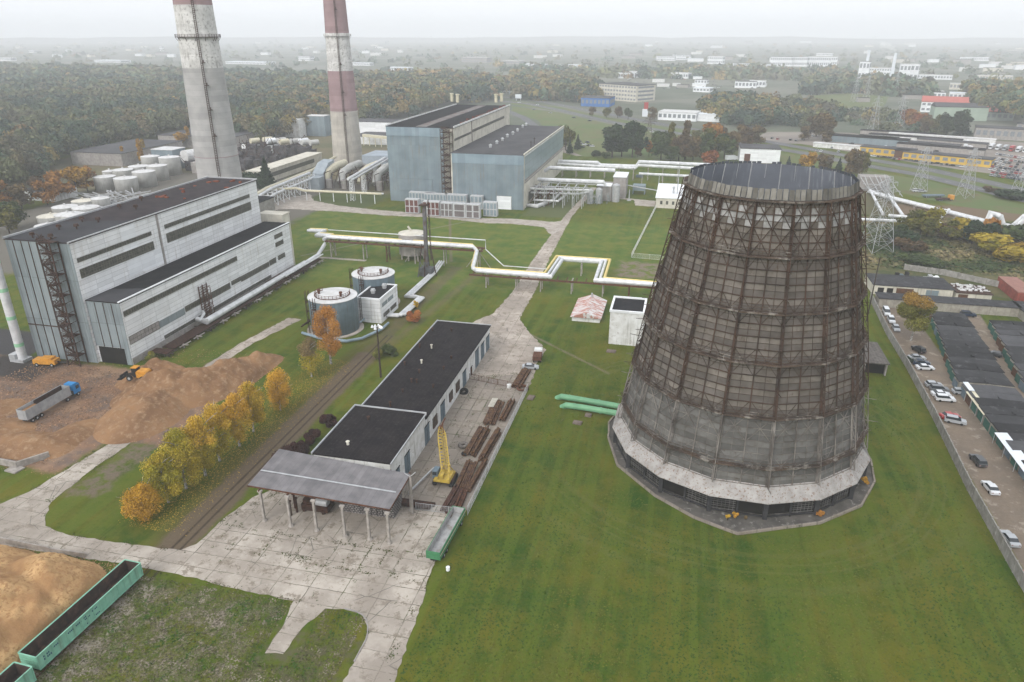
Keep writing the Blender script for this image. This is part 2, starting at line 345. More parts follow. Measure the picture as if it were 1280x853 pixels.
for i in range(n_):
    for j in range(n_):
        x0, x1 = -S_+2*S_*i/n_, -S_+2*S_*(i+1)/n_; y0, y1 = -S_+2*S_*j/n_, -S_+2*S_*(j+1)/n_
        b.face([(x0,y0,0),(x1,y0,0),(x1,y1,0),(x0,y1,0)])
structure('ground', b, gm)

def concrete_mat(name, bw, bh, rot, c1=(.46,.415,.36), c2=(.37,.33,.285), joint=(.06,.055,.035), mort=.09):
    m, nt, b = new_mat(name); b.inputs['Roughness'].default_value = .9; b.inputs['Specular IOR Level'].default_value = .2
    g = nt.nodes.new('ShaderNodeNewGeometry'); P = g.outputs['Position']
    nz = nt.nodes.new('ShaderNodeTexNoise'); nz.inputs['Scale'].default_value = .8; nz.inputs['Detail'].default_value = 5; L(nt, P, nz.inputs['Vector'])
    vm = nt.nodes.new('ShaderNodeVectorMath'); vm.operation = 'MULTIPLY_ADD'; L(nt, nz.outputs['Color'], vm.inputs[0]); vm.inputs[1].default_value = (.35,.35,0); L(nt, P, vm.inputs[2])
    mp = nt.nodes.new('ShaderNodeMapping'); mp.inputs['Rotation'].default_value = (0,0,R(90) if rot else 0); L(nt, vm.outputs[0], mp.inputs[0])
    br = nt.nodes.new('ShaderNodeTexBrick'); L(nt, mp.outputs[0], br.inputs['Vector']); br.offset = .0
    br.inputs['Scale'].default_value = 1; br.inputs['Brick Width'].default_value = bw; br.inputs['Row Height'].default_value = bh
    br.inputs['Mortar Size'].default_value = mort; br.inputs['Mortar Smooth'].default_value = .3; br.inputs['Bias'].default_value = 0
    br.inputs['Color1'].default_value = (*c1,1); br.inputs['Color2'].default_value = (*c2,1); br.inputs['Mortar'].default_value = (*joint,1)
    jn = mth(nt, 'MULTIPLY', br.outputs['Fac'], ramp(nt, noise_(nt, P, .25, 5, .8), .36, .6))
    br.inputs['Mortar'].default_value = (*[a*.8 for a in c2],1); col = mixc(nt, jn, br.outputs['Color'], mixc(nt, ramp(nt, noise_(nt, P, .18, 3), .45, .6), joint, (.05,.065,.015)))
    col = mixc(nt, mth(nt, 'MULTIPLY', ramp(nt, noise_(nt, P, .12, 5, .65), .4, .6), .6), col, (.25,.215,.18))
    col = mixc(nt, mth(nt, 'MULTIPLY', ramp(nt, noise_(nt, P, .9, 6, .75), .52, .75), .5), col, (.52,.48,.44))
    col = mixc(nt, mth(nt, 'MULTIPLY', ramp(nt, noise_(nt, P, .35, 6, .8), .52, .6), .75), col, (.17,.14,.105)); col = mixc(nt, mth(nt, 'MULTIPLY', ramp(nt, noise_(nt, P, .05, 5, .7), .44, .58), .5), col, (.22,.19,.16)); col = mixc(nt, mth(nt, 'MULTIPLY', ramp(nt, noise_(nt, P, .3, 6, .85), .6, .64), .9), col, (.05,.065,.015))
    cr = nt.nodes.new('ShaderNodeTexVoronoi'); cr.feature = 'DISTANCE_TO_EDGE'; cr.inputs['Scale'].default_value = .16; L(nt, vm.outputs[0], cr.inputs['Vector'])
    crk = mth(nt, 'MULTIPLY', ramp(nt, cr.outputs['Distance'], .012, .004), ramp(nt, noise_(nt, P, .1, 2), .5, .6)); col = mixc(nt, mth(nt, 'MULTIPLY', crk, .7), col, (.09,.085,.07))
    L(nt, col, b.inputs['Base Color']); return m
M['slab_long'] = concrete_mat('concrete_slabs_lengthwise', 12, 3.1, True)
M['slab_road'] = concrete_mat('concrete_slab_road', 8, 3.6, True, (.46,.405,.35), (.38,.33,.285), (.12,.1,.07), .08)
M['slab_cross'] = concrete_mat('concrete_slabs_crosswise', 6, 3.4, False)
M['yard_dirty'] = concrete_mat('weathered_yard_slabs', 6, 2.8, True, (.27,.235,.2), (.19,.165,.145), (.05,.055,.025), .16)
M['gravel_road'] = mat('gravel_road', (.42,.38,.34), (.3,.265,.23), .25, coord='World', dirt=((.15,.13,.1),.5,.75,.9))
M['asphalt'] = mat('grey_asphalt', (.14,.14,.145), (.115,.115,.12), .08, coord='World')
def smooth_poly(pts, k=1):
    for _ in range(k):
        q = []
        for i in range(len(pts)):
            a, b2 = pts[i], pts[(i+1) % len(pts)]
            q += [(a[0]*.8+b2[0]*.2, a[1]*.8+b2[1]*.2), (a[0]*.2+b2[0]*.8, a[1]*.2+b2[1]*.8)]
        pts = q
    return pts
def rough_poly(pts, step=2.5, amp=.25):
    q = []
    for i in range(len(pts)):
        a, b2 = pts[i], pts[(i+1) % len(pts)]; ln = math.dist(a, b2); k = max(1, int(ln/step))
        for j in range(k):
            t = j/k; q.append((a[0]+(b2[0]-a[0])*t + random.uniform(-amp,amp)*(j > 0), a[1]+(b2[1]-a[1])*t + random.uniform(-amp,amp)*(j > 0)))
    return q
def slab(name, pts, z, m, amp=.2, step=2.5):
    if step < 5: amp *= 1.3; step = 1.1
    b = MB(); b.prism(rough_poly(pts, step, amp), -.3, z, bottom=False); return structure(name, b, m)
# the cross road at the bottom, left to right, with its junctions
slab('road', [(-140,81.5),(-104,82.3),(-86,82.8),(-75,82.5),(-65,81.7),(-55.2,81.3),(-54.2,76.5),(-54,70.5),(-51.3,71),(-51,76.3),(-49.4,80.9),
      (-46.3,81.5),(-43,80.9),(-41.2,78.8),(-40.4,76.3),(-40.4,45),(-33.3,45),(-33.3,70),(-34.8,86.7),(-35.6,91.5),(-35.8,97),(-79,97),(-79,94),(-79.3,90.3),(-81,88.2),
      (-86,87.8),(-103,87.2),(-110,88.5),(-112.8,91.5),(-114.9,95),(-115.7,106),(-115.2,119.5),(-119.7,119.5),(-120.1,113),(-122,97),(-124.5,91.8),(-140,90.5)], .050, M['slab_cross'], .15)
slab('yard', [(-79,96.9),(-35.8,96.9),(-35,110),(-35,111),(-66,111),(-72.0,112),(-77.2,105.4)], .054, M['slab_long'], .12)
slab('pavement', [(-72.2,111.9),(-66.2,110.9),(-66.2,196),(-69.5,196),(-71.6,185)], .046, M['slab_road'], .3)
slab('yard', [(-50.6,110.9),(-34.4,110.9),(-33.6,163),(-33.8,174),(-50.6,166.2)], .058, M['yard_dirty'], .2)
slab('yard', [(-66,186.9),(-50.4,186.9),(-50.5,166),(-33.9,174),(-34.8,179),(-33.6,190),(-40,200),(-46.5,212),(-46.8,224),(-47,240),(-49.2,280),(-51.4,357),(-48,432),(-51,432),(-55,357),(-55.4,280),(-54.6,240),(-56,215),(-60,207)], .062, M['slab_road'], .25)
slab('path', [(-119.5,196.5),(-123,175),(-124.2,152),(-120.2,152),(-119.4,175),(-114.8,196)], .04, M['slab_road'], .2)
slab('road', [(-212,335),(-197,339.5),(-166,339.5),(-143,337),(-118,338.5),(-89,333),(-77,334.5),(-61,331.5),(-55,318),(-51.5,330),(-52,347),(-58.5,342.5),(-80,344.5),(-93,342.5),(-122,345.5),(-149,347),(-175,352),(-195,361),(-205,376),(-213,366)], .066, M['gravel_road'], .4)
slab('road', [(-260,252),(-207,331),(-202,337),(-215,341),(-272,262)], .07, M['gravel_road'], .4)
slab('path', [(-51.4,409),(-30,406),(-12,402),(-12,388),(-22,388),(-24,402),(-48,404)], .074, M['gravel_road'], .3)
slab('path', [(-143,262.5),(-121,262.5),(-121,260.6),(-143,260.6)], .078, M['gravel_road'], .1)
# kerb round the grass tongue
kb = MB(); kp = [(-46.3,81.5),(-44.4,81.35),(-43,80.9),(-41.9,80.0),(-41.2,78.8),(-40.7,77.6),(-40.4,76.3),(-40.4,72)]
for p, q in zip(kp, kp[1:]): kb.beam((*p,.08), (*q,.08), .18, .2)
structure('kerb', kb, M['concrete_wall'])
# dual carriageway, two strips of asphalt and their slip roads
def strip(name, pts, wd, z, m):
    l, r = [], []
    for i, p in enumerate(pts):
        a = pts[max(i-1,0)]; c2 = pts[min(i+1,len(pts)-1)]; dx, dy = c2[0]-a[0], c2[1]-a[1]; ln = math.hypot(dx,dy)
        l.append((p[0]-dy/ln*wd/2, p[1]+dx/ln*wd/2)); r.append((p[0]+dy/ln*wd/2, p[1]-dx/ln*wd/2))
    b = MB()
    for i in range(len(pts)-1): b.face([(*r[i],z),(*r[i+1],z),(*l[i+1],z),(*l[i],z)])
    return structure(name, b, m)
HW1 = [at(*p) for p in ((1300,255),(1230,238),(1150,219),(1075,206),(1000,191),(900,176),(830,164),(760,152),(700,138),(660,130),(620,126))]
HW2 = [at(*p) for p in ((1300,243),(1230,227),(1150,210),(1075,198),(1000,184.5),(900,167),(830,156),(760,143),(700,131.5),(660,124.5),(600,119))]
strip('road', HW1, 12.0, .10, M['asphalt']); strip('road', HW2, 12.0, .11, M['asphalt'])
strip('road', [at(*p) for p in ((690,176),(672,160),(655,148),(640,141),(632,138))], 9, .12, M['asphalt'])
M['paint_line'] = mat('road_paint', (.6,.6,.58), (.5,.5,.48), 1, coord='World')
for hw, z in ((HW1,.13),(HW2,.14)):
    b = MB()
    for a, c2 in zip(hw, hw[1:]):
        ln = math.dist(a, c2); k = int(ln/12)
        for j in range(k):
            p = Vector(a).lerp(Vector(c2), j/k); q = Vector(a).lerp(Vector(c2), (j+.35)/k); d = (q-p).normalized(); nn = Vector((-d.y,d.x))*.12
            b.face([(*(p-nn),z),(*(q-nn),z),(*(q+nn),z),(*(p+nn),z)])
    tag(b.build('road_marking', M['paint_line']), kind='structure')
M['far_grass'] = mat('verge_grass', (.09,.13,.045), (.12,.13,.055), .02, coord='World', dirt=((.13,.11,.06),.5,.7,.06))
M['far_lot'] = mat('dusty_lot', (.26,.23,.2), (.18,.16,.145), .03, coord='World')
def patch(px, z, m, name='ground_patch'): return slab(name, [at(*p) for p in px], z, m, 1.0, 14)
patch([(640,131),(700,139),(760,152),(830,164),(960,185),(1075,203),(1160,218),(1280,248),(1290,243),(1160,213),(1075,201),(960,181),(830,159),(760,147),(700,134),(640,126)], .03, M['far_grass'], 'grass_verge')
patch([(640,140),(670,150),(700,175),(715,190),(730,196),(960,206),(1075,210),(1075,207),(960,189),(830,167),(760,155),(700,141),(640,133)], .034, M['far_grass'], 'grass_verge')
patch([(1075,212),(1160,226),(1280,256),(1290,270),(1200,258),(1120,240),(1076,238)], .034, M['far_grass'], 'grass_verge')
patch([(930,178),(1000,180),(1075,192),(1150,205),(1205,213),(1245,218),(1300,232),(1300,180),(1200,173),(1150,176),(1060,166),(960,165)], .02, M['far_lot'], 'car_park')
patch([(1010,120),(1060,117),(1110,121),(1105,133),(1060,135),(1015,132)], .02, M['far_grass'], 'grass_field')
patch([(660,178),(700,190),(720,195),(760,196),(720,175),(690,164)], .026, M['far_lot'], 'car_park')

HEAPS = []
def heap_z(x, y):
    z = 0.
    for o in HEAPS:
        hit, loc, nn, ii = o.ray_cast(Vector((x,y,50)), Vector((0,0,-1)))
        if hit: z = max(z, loc.z)
    return z
# wood chip heaps
def heap(name, label, x0, x1, y0, y1, hills, m, step=.42, group=None):
    nx, ny = int((x1-x0)/step)+1, int((y1-y0)/step)+1; b = MB(); H = []
    for j in range(ny):
        for i in range(nx):
            x, y = x0+i*step, y0+j*step; h = 0
            for cx, cy, rx, ry, hh, rot in hills:
                dx, dy = x-cx, y-cy; a = dx*cos(rot)+dy*sin(rot); c2 = -dx*sin(rot)+dy*cos(rot)
                r = math.sqrt((a/rx)**2+(c2/ry)**2); v = hh*max(0, 1-r)**.85 if r < 1 else 0
                h = max(h, v) + .25*min(h, v)
            e = min(1, min(x-x0, x1-x, y-y0, y1-y)/2.0)
            n1 = mnoise.fractal(Vector((x*.16, y*.16, 3)), 1, 2.1, 5); n2 = mnoise.noise(Vector((x*.9, y*.9, 7)))
            h = h*(1+.3*n1) + .06*n2*min(1, h) ; n3 = mnoise.fractal(Vector((x*.45, y*.45, 11)), 1, 2.1, 4); H.append(max(-.15, h*e + .28*n3*min(1, h*.6) - .12))
    for j in range(ny):
        for i in range(nx): b.v.append((x0+i*step, y0+j*step, H[j*nx+i]))
    for j in range(ny-1):
        for i in range(nx-1):
            q = [j*nx+i, j*nx+i+1, (j+1)*nx+i+1, (j+1)*nx+i]
            if max(H[k] for k in q) > .0: b._f(q)
    o = b.build(name, m, smooth=True); HEAPS.append(o); return tag(o, label, 'wood chip heap', group, 'stuff')
M['chips'] = mat('brown_wood_chips', (.27,.155,.08), (.16,.088,.048), .1, coord='World', bump=1., dirt=((.3,.2,.12),.46,.7,.8))
M['sawdust'] = mat('fresh_sawdust', (.52,.34,.165), (.27,.15,.07), .16, coord='World', bump=1., dirt=((.3,.17,.08),.48,.6,1.6))
heap('wood_chip_heap', 'long ridge of brown wood chips between the truck and the white boiler hall', -141, -104, 114, 170,
     [(-121,141,15,10,6.8,.5), (-113,151,9,15,5.6,-.1), (-128,146,11,8,6.6,.2), (-121,130,10,14,5.4,.15), (-109,161,6,9,3.6,0), (-135,145,6,5,2.4,0)], M['chips'], group=None)
heap('wood_chip_heap', 'reddish spread of wood chips around the tipping truck trailer, behind the low concrete wall', -165, -125, 104, 133,
     [(-137,112,13,6,2.2,.0), (-150,116,10,6,1.5,.1), (-131,118,5,8,1.8,0), (-158,124,6,7,1.0,0)], M['chips'])
heap('sawdust_heap', 'pale yellow sawdust heap beside the mint green rail wagon', -118, -86.4, 46, 82.5,
     [(-96,74.5,11,8,6.0,-.3), (-101,67,15,11,7.6,0), (-97,58,12,11,6.6,.3), (-110,76,9,7,4.6,0), (-92,66,6.5,12,4.6,0)], M['sawdust'])
# ================================================================== HAZE
hm = bpy.data.materials.new('haze'); hm.use_nodes = True; hn = hm.node_tree; hn.nodes.clear()
pv = hn.nodes.new('ShaderNodeVolumePrincipled'); pv.inputs['Density'].default_value = HAZE; pv.inputs['Color'].default_value = (.94,.96,.99,1)
ho = hn.nodes.new('ShaderNodeOutputMaterial'); hn.links.new(pv.outputs[0], ho.inputs['Volume'])
b = MB(); b.box(-8990,-8990,-1,8990,8990,172); tag(b.build('haze', hm), kind='stuff')
# ================================================================== COOLING TOWER
TC = (16.8, 146.7); NS = 16; TH0 = R(9.5)
PROF = [(0,25.6),(6.6,24.9),(10.5,24.3),(20.1,22.7),(30.1,20.95),(39.2,19.1),(48.9,17.15),(58.3,15.45),(70,15.2)]
def Rz(z):
    for (a,b2),(c2,d) in zip(PROF, PROF[1:]):
        if z <= c2: return b2+(d-b2)*(z-a)/(c2-a)
def tp(k, z, dr=0., t=0.):     # point on side k (fraction t along the side), local to the tower
    r = Rz(z)+dr; a0 = TH0+2*pi*k/NS; a1 = TH0+2*pi*(k+1)/NS
    return (r*(cos(a0)*(1-t)+cos(a1)*t), r*(sin(a0)*(1-t)+sin(a1)*t), z)
TW = thing('cooling_tower', 'huge weathered grey and rust cooling tower with sixteen flat sides, standing on the big lawn', 'cooling tower', (*TC, 0), local=True)
M['sheet'] = mat('weathered_cladding_sheets', (1,1,1), (.72,.71,.69), .5, attr=True, rough=.95, streak=((.1,.085,.07),.6), dirt=((.07,.05,.035),.55,.76,.8))
RINGS = [58.3,48.9,39.2,30.1,20.1,10.5]
b = MB(); rows = []
for a, c2 in zip(RINGS, RINGS[1:]):
    for i in range(4): rows.append((a-(a-c2)*i/4, a-(a-c2)*(i+1)/4, i))
rows += [(10.5,8.5,0),(8.5,6.6,1)]
for ri, (zt, zb, i4) in enumerate(rows):
    tier = ri//4
    for k in range(NS):
        for c in range(2):
            base = random.uniform(.8,1.12)*(1.0 if tier else 1.05)
            for sx in range(2):
                for sy in range(2):
                    t0, t1 = c*.5+sx*.25, c*.5+(sx+1)*.25
                    z1 = zt-(zt-zb)*sy/2; z0 = zt-(zt-zb)*(sy+1)/2
                    g = (.16 if sy == 0 else .125)*base*random.uniform(.9,1.1)
                    tint = (1.1,.98,.85) if tier < 4 else (1.02,1.0,.95)
                    if tier in (1,2,3) and sy == 1: g *= .92; tint = (1.08,.96,.86)
                    if ri == 0 and sx == 0 and sy == 1: g = random.uniform(.3,.4); tint = (1,1,.98)
                    if ri == 1 and ((sx == 0 and sy == 0) or (sx == 1)): g = random.uniform(.28,.38) if not (sx == 1 and sy == 0 and random.random() < .6) else .2; tint = (1,1,.98)
                    b.col = (g*tint[0], g*tint[1], g*tint[2], 1)
                    o0 = .02+.10*(sy == 0)*0; e1 = .0 if sy == 0 else .05; e0 = .05 if sy == 0 else .11
                    b.face([tp(k,z0,e0,t0), tp(k,z0,e0,t1), tp(k,z1,e1,t1), tp(k,z1,e1,t0)])
                    if sy == 1: b.face([tp(k,z0,e0,t1), tp(k,z0,e0,t0), tp(k,z0,0,t0), tp(k,z0,0,t1)])
shell = b.build('shell', M['sheet'], TW, colors=True)
M['inner'] = mat('inner_lining', (.16,.175,.205), (.125,.137,.16), .15, streak=((.33,.35,.37),.5), rough=.9)
b = MB()
for k in range(NS):
    for z0, z1 in ((2,20),(20,30.1),(30.1,39.2),(39.2,48.9),(48.9,59.8)):
        b.face([tp(k,z0,-.45,1), tp(k,z0,-.45,0), tp(k,z1,-.45,0), tp(k,z1,-.45,1)])
b.build('inner_lining', M['inner'], TW)
b = MB()
for k in range(NS):
    b.beam(tp(k,30,-.5), tp(k,59.8,-.5), .22)
    b.beam(tp(k,30,-.48,.5), tp(k,59.8,-.48,.5), .1)
b.build('inner_rib', M['steel'], TW)
# rim parapet of separate sheets, some lost on the far side
M['fascia'] = mat('rim_sheets', (1,1,1), (.8,.78,.74), 1, attr=True, streak=((.12,.1,.08),.4))
b = MB()
for k in range(NS):
    for i in range(6):
        far = 1 <= k <= 6
        top = 60.2 + random.uniform(-.06,.1)
        if far and random.random() < .13: top = 59.4
        if k == 3 and i in (2,3): top = 59.0
        g = random.uniform(.16,.28) if random.random() > .2 else random.uniform(.09,.14); b.col = (g, g*.96, g*.87, 1)
        p = [tp(k,58.4,.25,i/6+.012), tp(k,58.4,.25,(i+1)/6-.012), tp(k,top,-.1,(i+1)/6-.012), tp(k,top,-.1,i/6+.012)]
        q = [tp(k,top,-.18,i/6+.012), tp(k,top,-.18,(i+1)/6-.012), tp(k,58.4,.1,(i+1)/6-.012), tp(k,58.4,.1,i/6+.012)]
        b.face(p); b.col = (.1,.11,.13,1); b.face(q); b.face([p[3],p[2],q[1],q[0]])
b.build('rim_parapet', M['fascia'], TW, colors=True)
# external steelwork
M['tower_steel'] = mat('tower_steelwork', (.075,.045,.032), (.035,.026,.021), .25, rough=.9, dirt=((.15,.09,.06),.58,.75,.5))
M['tower_steel_low'] = mat('lower_tower_steelwork', (.24,.22,.2), (.08,.068,.06), .3, rough=.9)
for k in range(NS):     # one trussed column per corner
    b = MB(); zs = [58.3]
    for a, c2 in zip(RINGS, RINGS[1:]):
        zs += [a-(a-c2)*(i+1)/4 for i in range(4)]
    zs.append(6.6)
    for z1, z0 in zip(zs, zs[1:]):
        b.mi = 0 if z1 > 21 else 1
        b.beam(tp(k,z1,.35), tp(k,z0,.35), .2); b.beam(tp(k,z1,1.15), tp(k,z0,1.15), .16)
        b.beam(tp(k,z1,.35), tp(k,z0,1.15), .1); b.beam(tp(k,z0,.35), tp(k,z0,1.15), .12)
        for s in (-.035,.035):
            kk = k if s > 0 else k-1; t = s if s > 0 else 1+s
            b.beam(tp(kk,z1,.45,t), tp(kk,z0,.45,t), .11)
        b.beam(tp(k,z1,.45,.035), tp(k-1,z0,.45,.965), .08)
        if random.random() < .35: b.beam(tp(k,z0,1.1), tp(k,z0+.1,2.1+random.random()), .09)
    b.build('column', [M['tower_steel'], M['tower_steel_low']], TW)
for k in range(NS):     # middle post, purlins and braces of each side
    b = MB()
    for ri, (zt, zb, i4) in enumerate(rows):
        tier = ri//4; b.mi = 0 if tier < 4 else 1
        for c4 in (.25,.75): b.beam(tp(k,zt,.1,c4), tp(k,zb,.22,c4), .07)
        if ri < 20: b.beam(tp(k,(zt+zb)/2,.14,0), tp(k,(zt+zb)/2,.14,1), .06)
        b.beam(tp(k,zt,.32,.5), tp(k,zb,.32,.5), .2)
        b.beam(tp(k,zb,.27,0), tp(k,zb,.27,1), .14 if tier < 4 else .11)
        if tier == 0 or (tier == 4 and i4 < 2):
            if i4 % 2 == 0 and ri < 20:
                zz = rows[ri+1][1]
                for c in (0,.5):
                    b.beam(tp(k,zt,.3,c+.02), tp(k,zz,.3,c+.48), .12); b.beam(tp(k,zt,.36,c+.48), tp(k,zz,.36,c+.02), .10)
        elif i4 == 3 or i4 == 0:
            for c in (0,.5):
                b.beam(tp(k,zt,.2,c+(.02 if i4 else .25)), tp(k,zb,.2,c+(.25 if i4 else .02)), .07)
                b.beam(tp(k,zt,.2,c+(.48 if i4 else .25)), tp(k,zb,.2,c+(.25 if i4 else .48)), .07)
    b.build('side_framing', [M['tower_steel'], M['tower_steel_low']], TW)
M['ring_steel'] = mat('ring_walkway_steel', (.095,.066,.05), (.055,.044,.038), .3, rough=.9, dirt=((.28,.26,.23),.5,.7,.4))
for z in RINGS:
    b = MB(); wd = .95 if z < 58 else .7
    for k in range(NS):
        b.face([tp(k,z,.3,0),tp(k,z,.3,1),tp(k,z,wd+.1,1),tp(k,z,wd+.1,0)]); b.face([tp(k,z-.12,.3,1),tp(k,z-.12,.3,0),tp(k,z-.12,wd+.1,0),tp(k,z-.12,wd+.1,1)])
        b.beam(tp(k,z-.1,wd+.1), tp(k+1,z-.1,wd+.1), .3)
        if z < 58:
            b.beam(tp(k,z+1.0,wd+.2), tp(k+1,z+1.0,wd+.2), .1); b.beam(tp(k,z+.5,wd+.2), tp(k+1,z+.5,wd+.2), .07)
            for i in range(6):
                if random.random() < .9: b.beam(tp(k,z,wd+.1,i/6), tp(k,z+1.05,wd+.25,i/6), .08)
        for i in range(5):
            b.beam(tp(k,z-.9,.3,i/4.01), tp(k,z-.15,wd+.1,i/4.01), .1)
        if z < 22:
            for i in range(8):
                if random.random() < .6: b.beam(tp(k,z+random.uniform(-.3,.5),wd,random.random()), tp(k,z+random.uniform(-.3,1.2),wd+random.uniform(.3,1.0),random.random()*.2+i/8), .07)
    b.build('ring_walkway', M['ring_steel'], TW)
# apron roof, louvred inlet, basin
M['apron'] = mat('flaking_white_apron', (.38,.365,.35), (.28,.265,.25), .6, panel=None, rough=.9, dirt=((.2,.13,.1),.54,.63,2.2), streak=((.3,.28,.27),.5))
def rp(k, r, z, t=0.):
    a0 = TH0+2*pi*k/NS; a1 = TH0+2*pi*(k+1)/NS
    return (r*(cos(a0)*(1-t)+cos(a1)*t), r*(sin(a0)*(1-t)+sin(a1)*t), z)
b = MB()
for k in range(NS):
    for j in range(9):
        r1, r0 = 24.95+j*.235, 24.95+(j+1)*.235; z1, z0 = 6.75-j*.29, 6.75-(j+1)*.29
        for i in range(7):
            dz = random.uniform(-.02,.03)
            b.face([rp(k,r0,z0+dz,i/7),rp(k,r0,z0+dz,(i+1)/7),rp(k,r1,z1+.06+dz,(i+1)/7),rp(k,r1,z1+.06+dz,i/7)])
    b.face([rp(k,27.06,4.0,0),rp(k,27.06,4.0,1),rp(k,27.06,4.2,1),rp(k,27.06,4.2,0)])
    b.face([rp(k,27.0,3.98,1),rp(k,27.0,3.98,0),rp(k,25,4.3,0),rp(k,25,4.3,1)])
b.build('apron_roof', M['apron'], TW)
M['louvre'] = mat('dark_louvre_frames', (.045,.045,.047), (.028,.028,.03), .8)
M['louvre_pale'] = mat('grey_louvre_slats', (.15,.145,.14), (.07,.068,.066), .5)
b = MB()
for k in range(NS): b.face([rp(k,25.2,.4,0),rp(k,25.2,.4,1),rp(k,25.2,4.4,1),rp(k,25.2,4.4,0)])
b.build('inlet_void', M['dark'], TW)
b = MB()
for k in range(NS):
    b.beam(rp(k,26.3,.3), rp(k,26.3,4.1), .8, .8); b.beam(rp(k,26.2,.3,.5), rp(k,26.2,4.1,.5), .35)
    b.beam(rp(k,26.2,3.9), rp(k+1,26.2,3.9), .3); b.beam(rp(k,26.25,.7), rp(k+1,26.25,.7), .25)
b.build('inlet_frame', M['louvre'], TW)
b = MB()
for k in range(NS):
    for h in (0,1):
        if random.random() < .12: continue
        b = MB()
        lo = random.choice((0,0,0,1))
        for j in range(lo, 6): b.beam(rp(k,26.0-.1*(j % 2),1.0+j*.48,h*.5+.03), rp(k,26.0-.1*(j % 2),1.0+j*.48,h*.5+.47), .09)
        for i in range(1,7): b.beam(rp(k,26.0,.8,h*.5+.5*i/7), rp(k,26.0,3.8,h*.5+.5*i/7), .07)
        b.build('louvre_slats', M['louvre_pale'], TW)
kerb = [(-10.9,146),(-10.9,144.3),(-7.7,133.0),(0.6,123.6),(8.2,118.1),(13.4,115.9),(16.0,114.9),(21.3,117.3),(31.2,121.7),(39.9,129.3),(44.2,138.5),(45.2,147)]
kr = [(x-TC[0], y-TC[1]) for x, y in kerb]; kr += [(28.5*cos(a), 28.5*sin(a)) for a in [R(d) for d in range(12,176,16)]]
b = MB(); b.prism(kr, -.3, .28, bottom=False)
b.build('basin_apron', mat('basin_concrete', (.12,.11,.1), (.07,.066,.06), .4, dirt=((.24,.23,.21),.55,.7,.9)), TW)
b = MB()
for p, q in zip(kr, kr[1:]+kr[:1]): b.beam((*p,.35), (*q,.35), .35, .5)
b.build('basin_kerb', M['yard_dirty'], TW)
for q, (u, v) in enumerate(((908,655),(919,650),(932,652),(1023,645),(1083,606))):
    pass
# ================================================================== CHIMNEYS
def chimney(name, label, cx, cy, r0, taper, bands, rings, lad_a, plats):
    t = thing(name, label, 'chimney', (cx,cy,0), local=True); Z1 = 168.
    b = MB(); n = 40; zs = sorted({0.,Z1} | {z for z,_ in bands} | {float(z) for z in range(8,168,8)})
    mats = []; 
    for i in range(len(zs)-1):
        m = [mm for z,mm in bands if z <= zs[i]+.01][-1]
        if m not in mats: mats.append(m)
        b.mi = mats.index(m); b.cyl(0,0,zs[i],zs[i+1],r0-taper*zs[i],r0-taper*zs[i+1],n,top=False,bottom=False)
    b.mi = 0; b.build('shaft', mats, t, smooth=True, world=False)
    b = MB(); b.cyl(0,0,150,Z1-.5,r0-taper*Z1-.6,n=24,top=True,bottom=False); b.build('flue_mouth', M['dark'], t, world=False)
    for z, m, wd in rings:
        b = MB(); rr = r0-taper*z
        b.cyl(0,0,z,z+.25,rr+wd,n=n)
        if wd > .6:
            for j in range(n):
                a0, a1 = 2*pi*j/n, 2*pi*(j+1)/n; rw = rr+wd-.1
                p0, p1 = (rw*cos(a0),rw*sin(a0)), (rw*cos(a1),rw*sin(a1))
                b.beam((*p0,z+.2),(*p0,z+1.3),.12); b.beam((*p0,z+1.3),(*p1,z+1.3),.12); b.beam((*p0,z+.7),(*p1,z+.7),.08)
                if j % 3 == 0: b.beam((p0[0],p0[1],z),(rr*cos(a0),rr*sin(a0),z-1.6),.18)
        b.build('platform', M[m], t, world=False)
    b = MB()
    for z in range(2,166,4):
        ra, rb = r0-taper*z+.6, r0-taper*(z+4)+.6
        for s in (-.045,.045):
            b.beam((ra*cos(lad_a+s),ra*sin(lad_a+s),z),(rb*cos(lad_a+s),rb*sin(lad_a+s),z+4),.2)
        for k in range(5):
            zz = z+k*.8; rr = r0-taper*zz
            b.beam(((rr+.6)*cos(lad_a-.045),(rr+.6)*sin(lad_a-.045),zz),((rr+.6)*cos(lad_a+.045),(rr+.6)*sin(lad_a+.045),zz),.18)
        b.beam((ra*cos(lad_a),ra*sin(lad_a),z),((ra-.7)*cos(lad_a),(ra-.7)*sin(lad_a),z),.2)
    for z in plats:
        rr = r0-taper*z; ax, ay = cos(lad_a+.08), sin(lad_a+.08); b.beam((rr*ax-ay*0,rr*ay,z),((rr+1.6)*ax,(rr+1.6)*ay,z),1.6,.3)
        b.beam(((rr+1.5)*ax,(rr+1.5)*ay,z),((rr+1.5)*ax,(rr+1.5)*ay,z+1.3),.3)
    b.build('ladder', M['rust_dark'], t, world=False); return t
chimney('chimney', 'nearer tall concrete chimney with a peeling white band, right behind the white boiler hall', -226.5, 326, 11.0, .026,
        [(0,M['chim_con']),(69.5,M['chim_white']),(96.5,M['red_band']),(122,M['chim_white']),(146,M['red_band'])],
        [(28.6,'red_band',.15),(82.8,'rust_dark',1.2)], math.atan2(-326,226.5)-.02, (39,51,62,72))
chimney('chimney', 'farther chimney with faded red and white bands, left of the blue plant hall', -222.2, 465.2, 10.1, .031,
        [(0,M['chim_warm']),(37.2,M['red_band']),(62,M['chim_white']),(84.5,M['red_band']),(110,M['chim_white']),(137,M['red_band'])],
        [(82.7,'chim_white',1.1)], math.atan2(-465,222)-.02, (35,49,66,98))
